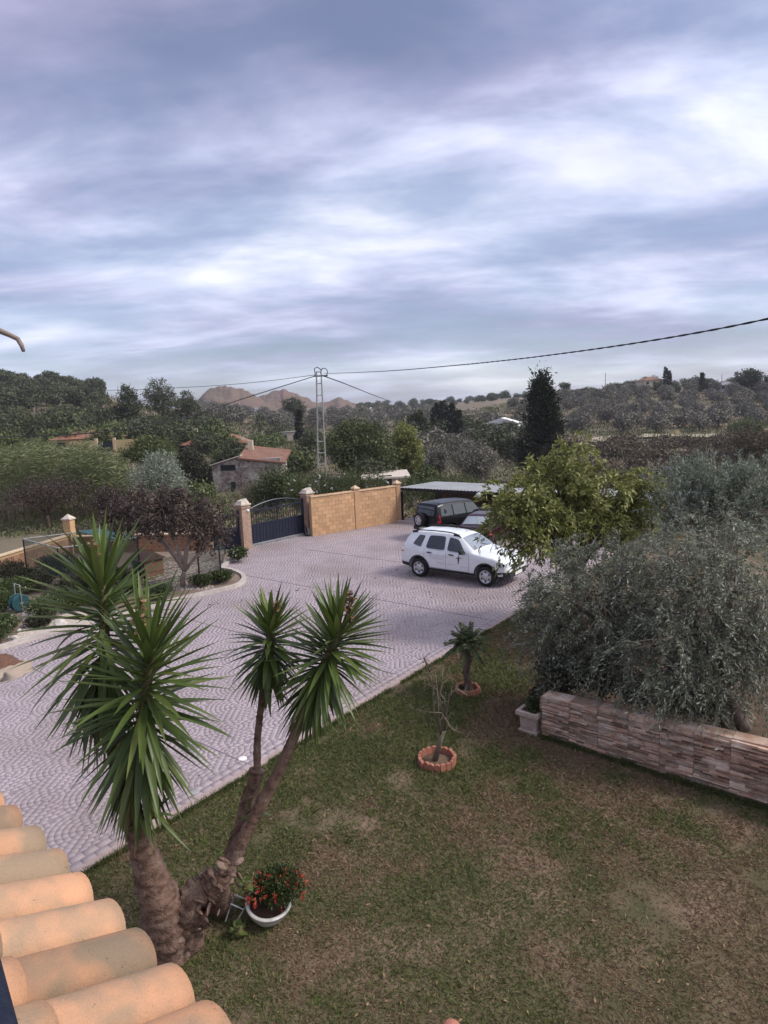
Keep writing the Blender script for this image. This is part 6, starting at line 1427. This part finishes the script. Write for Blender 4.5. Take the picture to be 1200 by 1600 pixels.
# small things in the valley
fpst = PY(1057, 693, 140); tag(MB().box((0, 0, 1.1), (.75, .75, 3.2)).build('masonry_post', 'yellowwall', loc=fpst, bevel=.04), 'tall yellowish masonry post on the terrace across the valley', 'post')
fps2 = PY(1035, 694, 140); tag(MB().box((0, 0, .4), (.6, .6, 1.6), None, .7).build('masonry_post', 'rubble', loc=fps2, bevel=.04), 'short grey masonry stub left of the tall yellowish post', 'post')
house('shed', 603, 757, 58, 3.6, 3, 0.55, 'shed', 'cream', 'palecap', 'low pale roofed shed behind the yellow wall', .05, .25, 1)
house('shed', 1060, 748, 62, 1.9, 2, 0.8, 'flat', 'plastic', 'plastic', 'small black shed beyond the bright green tree', 0, .1, 0)
for i, (px, pt_, pb_2, D, lab) in enumerate(((95, 626, 645, 175, 'wooden utility pole on the left slope below the pines'), (151, 612, 640, 180, 'wooden utility pole left of the small white house'), (53, 636, 672, 120, 'wooden utility pole near the left palms'), (806, 570, 600, 0, ''), (946, 582, 606, 262, 'slim mast on the right crest'), (1128, 585, 604, 262, 'wooden pole beside the white crest house'))):
    if not D: continue
    a, b = PY(px, pb_2 + 8, D), PY(px, pt_, D); o = MB().tube([(0, 0, 0), b - a], [.14, .10], 6).build('utility_pole', 'bark_pale', loc=a); tag(o, lab, 'pole', 'utility poles')

# ================================================================== background trees
def proto(kind, seed):
    """unit-sized distant tree: one mesh with bark and leaf slots, height about 1 radius above base"""
    g = np.random.default_rng(seed); mb = MB()
    if kind == 'pine': lob = [((0, 0, 1.5), (.95, .95, .55)), ((.35, .2, 1.9), (.6, .6, .4)), ((-.4, -.1, 1.75), (.6, .6, .4)), ((.1, -.4, 1.2), (.7, .6, .4))]; n, ls, lw, sh, mt = 900, .22, .10, .55, 'leaf_pine'
    elif kind == 'olive': lob = [((0, 0, .85), (.85, .85, .6)), ((.45, .1, .75), (.6, .6, .5)), ((-.45, .15, .8), (.6, .6, .5)), ((0, -.35, .6), (.8, .6, .5)), ((.1, .1, 1.15), (.5, .5, .35))]; n, ls, lw, sh, mt = 900, .17, .075, .55, 'leaf_far_olive'
    elif kind == 'bush': lob = [((0, 0, .6), (.9, .9, .6)), ((.5, 0, .5), (.6, .6, .5)), ((-.5, .1, .45), (.6, .6, .45)), ((0, -.4, .4), (.8, .5, .4))]; n, ls, lw, sh, mt = 800, .17, .085, .6, 'leaf_far_green'
    elif kind == 'scrub': lob = [((0, 0, .45), (.9, .9, .45)), ((.5, 0, .35), (.6, .6, .35)), ((-.5, .1, .35), (.6, .6, .35))]; n, ls, lw, sh, mt = 500, .2, .07, .4, 'leaf_scrub'
    elif kind == 'dark': lob = [((0, 0, .8), (.9, .9, .7)), ((.4, 0, 1.2), (.6, .6, .5)), ((-.4, .1, .9), (.65, .65, .5)), ((0, -.4, .5), (.8, .6, .45))]; n, ls, lw, sh, mt = 1000, .16, .08, .55, 'leaf_pine'
    elif kind == 'cypress': lob = [((0, 0, .25 + .23 * k), (.20 * (1 - abs(k - 2.5) / 7.5) ** .7 * (1.0 if k < 6 else .7),) * 2 + (.22,)) for k in range(9)]; n, ls, lw, sh, mt = 900, .10, .035, .6, 'leaf_cypress'
    pos = []; dr = []; nr0 = []
    w = np.array([r[0] * r[1] * r[2] for c, r in lob]) ** .66; w /= w.sum()
    for (c, r), ww in zip(lob, w):
        m = int(n * ww); d = unit(g.normal(size=(m, 3))); rad = sh + (1 - sh) * g.random(m); rad *= 1 + .18 * np.sin(d[:, 0] * 6 + seed) * np.cos(d[:, 2] * 5 + d[:, 1] * 4)
        pos.append(np.array(c) + d * np.array(r) * rad[:, None]); dr.append(g.normal(size=(m, 3)) + UP * (.9 if kind == 'cypress' else .2)); nr0.append(d + UP * .3)
    pos = np.concatenate(pos); dr = np.concatenate(dr); nr0 = unit(np.concatenate(nr0)); k = pos[:, 2] > .02; v, f = leaves_np(pos[k], dr[k], ls * 1.15, lw * 1.3, .25, .4, g, nr0[k], .35)
    h = .9 if kind == 'pine' else .5; mb.tube([(0, 0, -.4), (.02, .01, h * .5), (0, .03, h)], [.075, .06, .045], 6)
    for c, r in lob[:4]: mb.tube([(0, .02, h * .8), np.array(c)], [.04, .015], 4)
    tv = np.array(mb.v); tf = []
    for q in mb.f:
        for i in range(1, len(q) - 1): tf.append((q[0], q[i], q[i + 1]))
    tf = np.array(tf); me = mesh_np('tree', np.concatenate([v, tv]), np.concatenate([f, tf + len(v)]))
    me.materials.append(MATS[mt]); me.materials.append(MATS['bark']); mi = np.zeros(len(f) + len(tf), np.int32); mi[len(f):] = 1; me.polygons.foreach_set('material_index', mi); return me
PRO = {k: [proto(k, 200 + 7 * i + j * 50) for i in range(4)] for j, k in enumerate(('pine', 'olive', 'bush', 'scrub', 'dark', 'cypress'))}
def far_tree(name, kind, loc, s, label, cat, group, g, sz=1.0, mat=None):
    me = PRO[kind][int(g.integers(0, 4))]
    o = bpy.data.objects.new(name, me); link(o); o.location = Vector(loc); o.rotation_euler = (0, 0, g.random() * 6.28); o.scale = (s * g.uniform(.85, 1.15), s * g.uniform(.85, 1.15), s * sz * g.uniform(.88, 1.12))
    return tag(o, label, cat, group)
def scatter(n, pxr, Dr, cond, seed):
    g = np.random.default_rng(seed); out = []; tries = 0
    while len(out) < n and tries < n * 60:
        tries += 1; px = g.uniform(*pxr); D = math.sqrt(g.uniform(Dr[0] ** 2, Dr[1] ** 2)); x = PY(px, 650, D)[0]; z = float(tz(x, D)); rl_ = np.array([x, D, z]) - CP; d = rl_ @ cF; sx = 600 + FPX * (rl_ @ cR) / d; sy = 800 - FPX * (rl_ @ cU) / d
        if cond(sx, sy, D, x, out): out.append((x, D, z))
    return out, g
def apart(m): return lambda sx, sy, D, x, out: all((x - a) ** 2 + (D - b) ** 2 > m * m for a, b, c in out)
sp1, g = scatter(120, (-90, 165), (175, 285), apart(4.6), 1)
for q in sp1: far_tree('pine_tree', 'pine', q, g.uniform(2.3, 3.5), 'dark green pine in the wood covering the left hill', 'tree', 'pines on the left hill', g)
# olive grove in rows on the right hillside
g = np.random.default_rng(9); cnt = 0
for r in range(15):
    D = 152 + r * 8.6; stepx = 8.2
    for k in range(-4, 40):
        x = -2 + k * stepx + (r % 2) * 3 + g.normal() * .8; y = D + g.normal() * 1.0
        px = 600 + FPX * x / y
        if px < 850 - max(0, (D - 200)) * .6 or px > 1270 or g.random() < .10: continue
        if cnt > 190: break
        far_tree('olive_tree', 'olive', (x, y, float(tz(x, y))), g.uniform(2.3, 3.5), ('grey-green olive tree in the lowest rows of the right hillside grove' if r < 4 else 'grey-green olive tree in the middle rows of the right hillside grove' if r < 10 else 'grey-green olive tree in the top rows of the right hillside grove'), 'tree', 'olive grove on the right hillside', g); cnt += 1
sp2, g = scatter(105, (300, 700), (165, 420), apart(9), 3)
for q in sp2: far_tree('olive_tree', 'olive', q, g.uniform(2.8, 4.4), 'small olive tree on the slope below the red hills', 'tree', 'olives on the central slope', g)
sp3, g = scatter(70, (0, 340), (95, 175), apart(6.5), 4)
for q in sp3: far_tree('broadleaf_tree', 'bush' if g.random() < .35 else 'dark', q, g.uniform(2.2, 3.6), 'dark bushy tree on the lower left slope', 'tree', 'trees on the lower left slope', g)
sp4, g = scatter(46, (820, 1240), (255, 292), apart(5.0), 5)
for q in sp4: far_tree('broadleaf_tree', 'dark' if g.random() < .7 else 'pine', q, g.uniform(1.8, 3.0), 'dark tree along the crest of the right hill', 'tree', 'trees on the right crest', g, 0.9)
sp5, g = scatter(48, (640, 850), (95, 180), apart(6.0), 6)
for q in sp5: far_tree('broadleaf_tree', 'dark' if g.random() < .5 else 'olive', q, g.uniform(2.0, 3.4), 'dark shrubby tree in the valley around the white villa', 'tree', 'valley trees', g)
sp6, g = scatter(110, (560, 900), (420, 760), apart(9), 7)
for q in sp6: far_tree('broadleaf_tree', 'dark', q, g.uniform(2.2, 5.0), 'tiny dark tree on the far central ridge', 'tree', 'trees on the far ridge', g, .8)
sp7, g = scatter(42, (860, 1240), (62, 128), apart(5), 8)
for q in sp7: far_tree('thorn_bush', 'scrub', q, g.uniform(1.8, 3.2), 'brown leafless scrub bush on the valley floor at right', 'bush', 'scrub in the right valley', g, 1.1)
sp8, g = scatter(36, (250, 700), (60, 150), apart(5.5), 18)
for q in sp8: far_tree('valley_bush', 'dark' if g.random() < .45 else 'bush', q, g.uniform(1.5, 2.6), 'green bush on the valley floor beyond the gate', 'bush', 'bushes beyond the gate', g)
# ---- named middle-distance trees
def mid(name, pxc, pyt, pyb, wpx, D, n, mat, label, seed, cat='tree', ls=.22, lw=.10, lobn=7, bark='bark', group=None, base_py=None, droop=.2):
    g = np.random.default_rng(seed); k = D / FPX; top = PY(pxc, pyt, D)[2]; bot = PY(pxc, pyb, D)[2]; x = PY(pxc, (pyt + pyb) / 2, D)[0]; b = np.array([x, D, float(tz(x, D)) - .1]); hw = wpx / 2 * k; hh_ = (top - bot) / 2; lo = []
    for i in range(lobn):
        a = i * 2.4; r = hw * .55 * math.sqrt((i + .3) / lobn) * 1.1; s_ = g.uniform(.38, .55)
        lo.append((np.array([math.cos(a) * r, math.sin(a) * r * .9, (top + bot) / 2 - b[2] + hh_ * g.uniform(-.45, .45) * (1 - .3 * r / hw)]), (hw * s_, hw * s_, hh_ * g.uniform(.42, .6)), 1))
    lo.append((np.array([0, 0, top - b[2] - hh_ * .45]), (hw * .45, hw * .45, hh_ * .45), .8))
    return make_tree(name, b, lo, n // 26, 26, ls, lw, mat, label, cat, group, trunk_r=max(.08, hw * .05), seed=seed, spread=hw * .085 + .05, shell=.55, droop=droop, bark=bark, fork=.4)
mid('broadleaf_tree', 557, 655, 748, 118, 70, 13000, 'leaf_far_green', 'large rounded green tree right of the pylon', 301, ls=.34, lw=.16, lobn=9)
mid('broadleaf_tree', 632, 660, 742, 62, 76, 8000, 'leaf_green', 'lighter green tree standing right of the large rounded tree', 302, ls=.34, lw=.15)
mid('broadleaf_tree', 250, 706, 782, 98, 44, 12000, 'leaf_olive', 'soft grey-green tree behind the plum tree', 303, ls=.2, lw=.05, lobn=8)
mid('broadleaf_tree', 232, 684, 722, 95, 62, 8000, 'leaf_far_green', 'wide green bush below the ochre compound wall', 304, ls=.26, lw=.11)
mid('broadleaf_tree', 364, 686, 742, 64, 84, 8000, 'leaf_pine', 'dark rounded tree in front of the solar panel house', 305, ls=.3, lw=.14)
mid('broadleaf_tree', 300, 702, 772, 84, 70, 9000, 'leaf_dark', 'dark shadowy bush left of the stone cottage', 306, ls=.3, lw=.14)
mid('broadleaf_tree', 432, 728, 800, 96, 45, 9000, 'leaf_shrub', 'dull green tree behind the brick gate post and driveway gate', 307, ls=.18, lw=.07)
mid('broadleaf_tree', 686, 694, 742, 46, 72, 5000, 'leaf_far_olive', 'small grey olive right of the light green tree', 308, ls=.24, lw=.08)
mid('broadleaf_tree', 743, 686, 756, 70, 62, 8000, 'leaf_far_olive', 'dull grey-green tree above the carport roof', 309, ls=.24, lw=.09)
mid('broadleaf_tree', 200, 602, 690, 54, 142, 6000, 'leaf_pine', 'tall dark tree left of the eucalyptus clump', 310, ls=.5, lw=.24)
mid('eucalyptus_tree', 252, 590, 652, 62, 165, 5200, 'leaf_pine', 'airy dark eucalyptus clump on the skyline left of the red hill', 311, ls=.55, lw=.2, lobn=10)
mid('eucalyptus_tree', 292, 610, 655, 42, 168, 3600, 'leaf_pine', 'lower dark eucalyptus at the right of the skyline clump', 312, ls=.55, lw=.2)
mid('stone_pine', 460, 622, 650, 40, 240, 3600, 'leaf_pine', 'umbrella shaped dark pine left of the pylon', 313, ls=.6, lw=.3)
mid('broadleaf_tree', 655, 640, 700, 30, 120, 4200, 'leaf_pine', 'dark narrow tree left of the cypress group', 314, ls=.4, lw=.2)
mid('broadleaf_tree', 1180, 668, 770, 110, 58, 10000, 'leaf_scrub', 'brown-grey bare looking tree at the right edge', 315, ls=.26, lw=.08)
mid('broadleaf_tree', 1172, 576, 612, 48, 250, 4200, 'leaf_pine', 'tall dark tree clump at the right end of the crest', 316, ls=.7, lw=.35)
mid('broadleaf_tree', 1165, 655, 682, 60, 148, 4200, 'leaf_far_green', 'dark round tree at the foot of the right olive grove', 317, ls=.5, lw=.2)
mid('thorn_tree', 70, 745, 800, 150, 40, 8000, 'leaf_plum', 'dark brown thorny bush in front of the cane thicket', 318, ls=.12, lw=.05, lobn=10)
mid('thorn_tree', 170, 760, 812, 80, 38, 5000, 'leaf_plum', 'brown thorny bush left of the plum tree crown', 319, ls=.12, lw=.05)
mid('thorn_tree', 392, 752, 800, 60, 50, 2600, 'leaf_scrub', 'leafless brown shrub below the stone cottage', 320, ls=.14, lw=.04)
# oleanders behind the yellow wall
for i, (px, w, tp_) in enumerate(((470, 48, 742), (512, 56, 736), (548, 60, 734), (590, 50, 742))):
    D = 39.0; q = PY(px, 800, D); q[2] = float(tz(q[0], D)); s_ = w / 2 * D / FPX * 1.1; hgt = PY(px, tp_, D)[2] - q[2]
    make_shrub('oleander', q, (s_, s_ * .8, hgt * .62), 3400, .16, .04, 'leaf_far_green', ('white flowering oleander just left of the right gate post', 'white flowering oleander below the pylon', 'tall white flowering oleander above the middle of the yellow wall', 'oleander above the right half of the yellow wall')[i], 'shrub', 'oleanders behind the wall', 330 + i, ('petal_white', (10, 14, 9, 4)[i], .085))
# hedge behind the carport
for i in range(9):
    px = 640 + i * 34; D = 43; q = PY(px, 800, D); q[2] = float(tz(q[0], D)); make_shrub('hedge_shrub', q, (1.15, .9, PY(px, 748 + 4 * math.sin(i * 2), D)[2] - q[2] - .7), 1500, .16, .06, 'leaf_far_green', 'green hedge shrub behind the carport roof', 'shrub', 'hedge behind the carport', 350 + i)
# conifers
def conifer(name, px, pyt, pyb, wpx, D, n, label, seed, mat='leaf_cypress', layers=14, group=None, ls=.35, ragged=.35, power=.8):
    g = np.random.default_rng(seed); top = PY(px, pyt, D)[2]; x = PY(px, (pyt + pyb) / 2, D)[0]; z0 = PY(px, pyb, D)[2]; b = np.array([x, D, min(z0, float(tz(x, D))) - .1]); root = empty(name, b, label=label, cat='tree', group=group); H = top - b[2]; R0 = wpx / 2 * D / FPX; mb = MB(); mb.tube([(0, 0, 0), (0, 0, H * .97)], [H * .03, .03], 7); pos = []; dr = []
    zc = z0 - b[2]
    for k in range(layers * 7):
        t = g.random(); z = zc + (H - zc) * t; r = R0 * (1 - t) ** power * (1 - .25 * (t < .08)) * (1 - ragged * g.random()) + .05; a = g.random() * 6.28; o_ = np.array([math.cos(a), math.sin(a), 0]); e = np.array([0, 0, z]) + o_ * r + UP * r * .25
        if k % 2 == 0: mb.tube([(0, 0, z - .05), e], [.05, .015], 4)
        m = n // (layers * 7); s_ = np.sqrt(g.random(m))[:, None]; pos.append(np.array([0, 0, z]) + (e - np.array([0, 0, z])) * s_ + g.normal(size=(m, 3)) * R0 * .11); dr.append(np.tile(o_ * .7 + UP * .45, (m, 1)) + g.normal(size=(m, 3)) * .4)
    v, f = leaves_np(np.concatenate(pos), np.concatenate(dr), ls, ls * .4, .2, .4, g); mb.build('trunk', 'bark', root); np_obj('crown', v, f, mat, root); return root
conifer('conifer_tree', 846, 588, 735, 116, 74, 16000, 'tall dark ragged conifer rising above the right skyline', 401, ls=.40, ragged=.55, power=1.05)
for i, (px, t_, b_, w) in enumerate(((681, 630, 690, 15), (694, 627, 694, 17), (706, 632, 692, 15), (717, 642, 690, 12))): conifer('cypress_tree', px, t_, b_, w * 1.15, 150, 2600, ('leftmost narrow cypress of the group left of the white villa', 'tallest cypress of the group left of the white villa', 'third cypress from the left in the group by the white villa', 'shortest cypress of the group, nearest the white villa')[i], 410 + i, group='cypress group', ls=.5, ragged=.15, power=.45)
conifer('cypress_tree', 468, 641, 692, 15, 135, 2600, 'lone dark cypress just left of the pylon', 420, ls=.45, ragged=.15, power=.45)
conifer('cypress_tree', 1040, 574, 602, 7, 262, 1200, 'left of two slim cypresses beside the hipped roof house on the crest', 421, ls=.6, ragged=.1, power=.5); conifer('cypress_tree', 1046, 580, 602, 6, 262, 1000, 'right of two slim cypresses beside the hipped roof house on the crest', 422, ls=.6, ragged=.1, power=.5)
conifer('conifer_tree', 1097, 584, 606, 12, 262, 900, 'sparse pointed conifer on the right crest', 423, ls=.7)
# palms
for i, (px, pt2, pb2, D, fl, lab) in enumerate(((30, 655, 700, 112, 3.0, 'palm with wide crown at the left edge of the slope'), (58, 662, 700, 108, 2.6, 'second palm from the left edge'), (258, 660, 695, 120, 3.4, 'wide crowned palm below the eucalyptus clump'), (407, 655, 690, 150, 2.6, 'palm with shaggy trunk left of the pylon'), (130, 668, 692, 125, 2.6, 'palm above the brown roofed house'))):
    b = PY(px, pb2, D); z0 = float(tz(b[0], D)); b[2] = min(b[2], z0); h = PY(px, pt2 + 6, D)[2] - b[2]
    palm('palm_tree', b, max(h, 1.0), .32, 26, fl, lab, 500 + i, 'palms on the left slope', leafs=26, lw=.12, droop=.5, mat='leaf_pine', hi=130)
# giant cane thicket
fol('cane_stem', (0.16, 0.15, 0.07), (0.26, 0.22, 0.12), None, .1, .8)
g = np.random.default_rng(77); pos = []; dr = []; st = []; D0 = 46; n = 620; sv = []; sf = []
for i in range(n):
    px = g.uniform(-40, 196); D = g.uniform(42, 53); x = PY(px, 740, D)[0]; z0 = float(tz(x, D)); top = PY(px, 684 + 24 * max(0, (px - 120) / 76) ** 1.5 + 10 * g.random() + 6 * math.sin(px * .07), D)[2]; H = (top - z0) * g.uniform(.72, 1.0); ln_ = g.normal(size=2) * .25
    b = np.array([x, D, z0]); t = b + np.array([ln_[0], ln_[1], H]); k = len(sv); sv += [b + [-.015, 0, 0], b + [.015, 0, 0], t + [.006, 0, 0], t + [-.006, 0, 0]]; sf.append((k, k + 1, k + 2, k + 3))
    m = 26; tt = np.sqrt(np.linspace(.12, 1, m)); az = g.random(m) * 6.28; pos.append(b + (t - b) * tt[:, None]); dr.append(np.stack([np.cos(az) * .8, np.sin(az) * .8, .55 - .7 * g.random(m)], -1))
v, f = leaves_np(np.concatenate(pos), np.concatenate(dr), .62, .06, .1, .35, g); ct_ = empty('cane_thicket', PY(75, 760, D0), label='dense pale green giant cane thicket on the left', cat='cane'); ct_['kind'] = 'stuff'
ib = -np.array(ct_.location); tag(np_obj('foliage', v + ib, f, 'leaf_cane', ct_), kind='stuff'); tag(np_obj('stems', np.array(sv) + ib, np.array(sf), 'cane_stem', ct_), kind='stuff')
# pale terrace track across the valley
pm('track', (0.36, 0.31, 0.22), (0.26, 0.23, 0.15), .4, .95, .3, 3)
tv = []; tf = []; n = 60
for i in range(n + 1):
    px = 925 + 215 * i / n
    for D in (136.0, 143.0): x = (px - 600) / FPX * D; tv.append((x, D, float(tz(x, D)) + .35))
for i in range(n): tf.append((2 * i, 2 * i + 2, 2 * i + 3, 2 * i + 1))
tag(np_obj('terrace_track', np.array(tv), np.array(tf), 'track', smooth=True), kind='structure')
# low scrub and dry herbs over the valley and slopes
g = np.random.default_rng(78); n = 15000; px = g.uniform(-30, 1230, n); D = np.exp(g.uniform(math.log(36), math.log(330), n)); x = (px - 600) / FPX * D; z = tz(x, D); pos = np.repeat(np.stack([x, D, z], -1), 9, 0); sc_ = np.repeat(.25 + D / 160, 9); pos = pos + g.normal(size=pos.shape) * np.stack([sc_, sc_, sc_ * .3], -1) * .6; pos[:, 2] += sc_ * .15
sel = g.random(n) < .45; selr = np.repeat(sel, 9)
for nm, mt, s_ in (('dry_scrub', 'leaf_scrub', selr), ('wild_herbs', 'leaf_far_green', ~selr)):
    d = g.normal(size=(s_.sum(), 3)); d[:, 2] = np.abs(d[:, 2]) + .5; v, f = leaves_np(pos[s_], d, sc_[s_] * .55, sc_[s_] * .16, .2, .4, g); tag(np_obj(nm, v, f, mt), 'dry brown scrub covering the valley and slopes' if s_ is selr else 'wild green herbs covering the valley and slopes', 'scrub', kind='stuff')
# ================================================================== the air of the valley
m, t, b, o = new_mat('air'); t.nodes.remove(b); pv = N(t, 'ShaderNodeVolumePrincipled'); pv.inputs['Color'].default_value = (0.80, 0.83, 0.95, 1); pv.inputs['Density'].default_value = 0.0002; L(t, pv.outputs[0], o.inputs['Volume'])
hzb = MB().box((0, 600, 24), (2700, 3900, 76)).build('haze', 'air'); tag(hzb, kind='stuff')
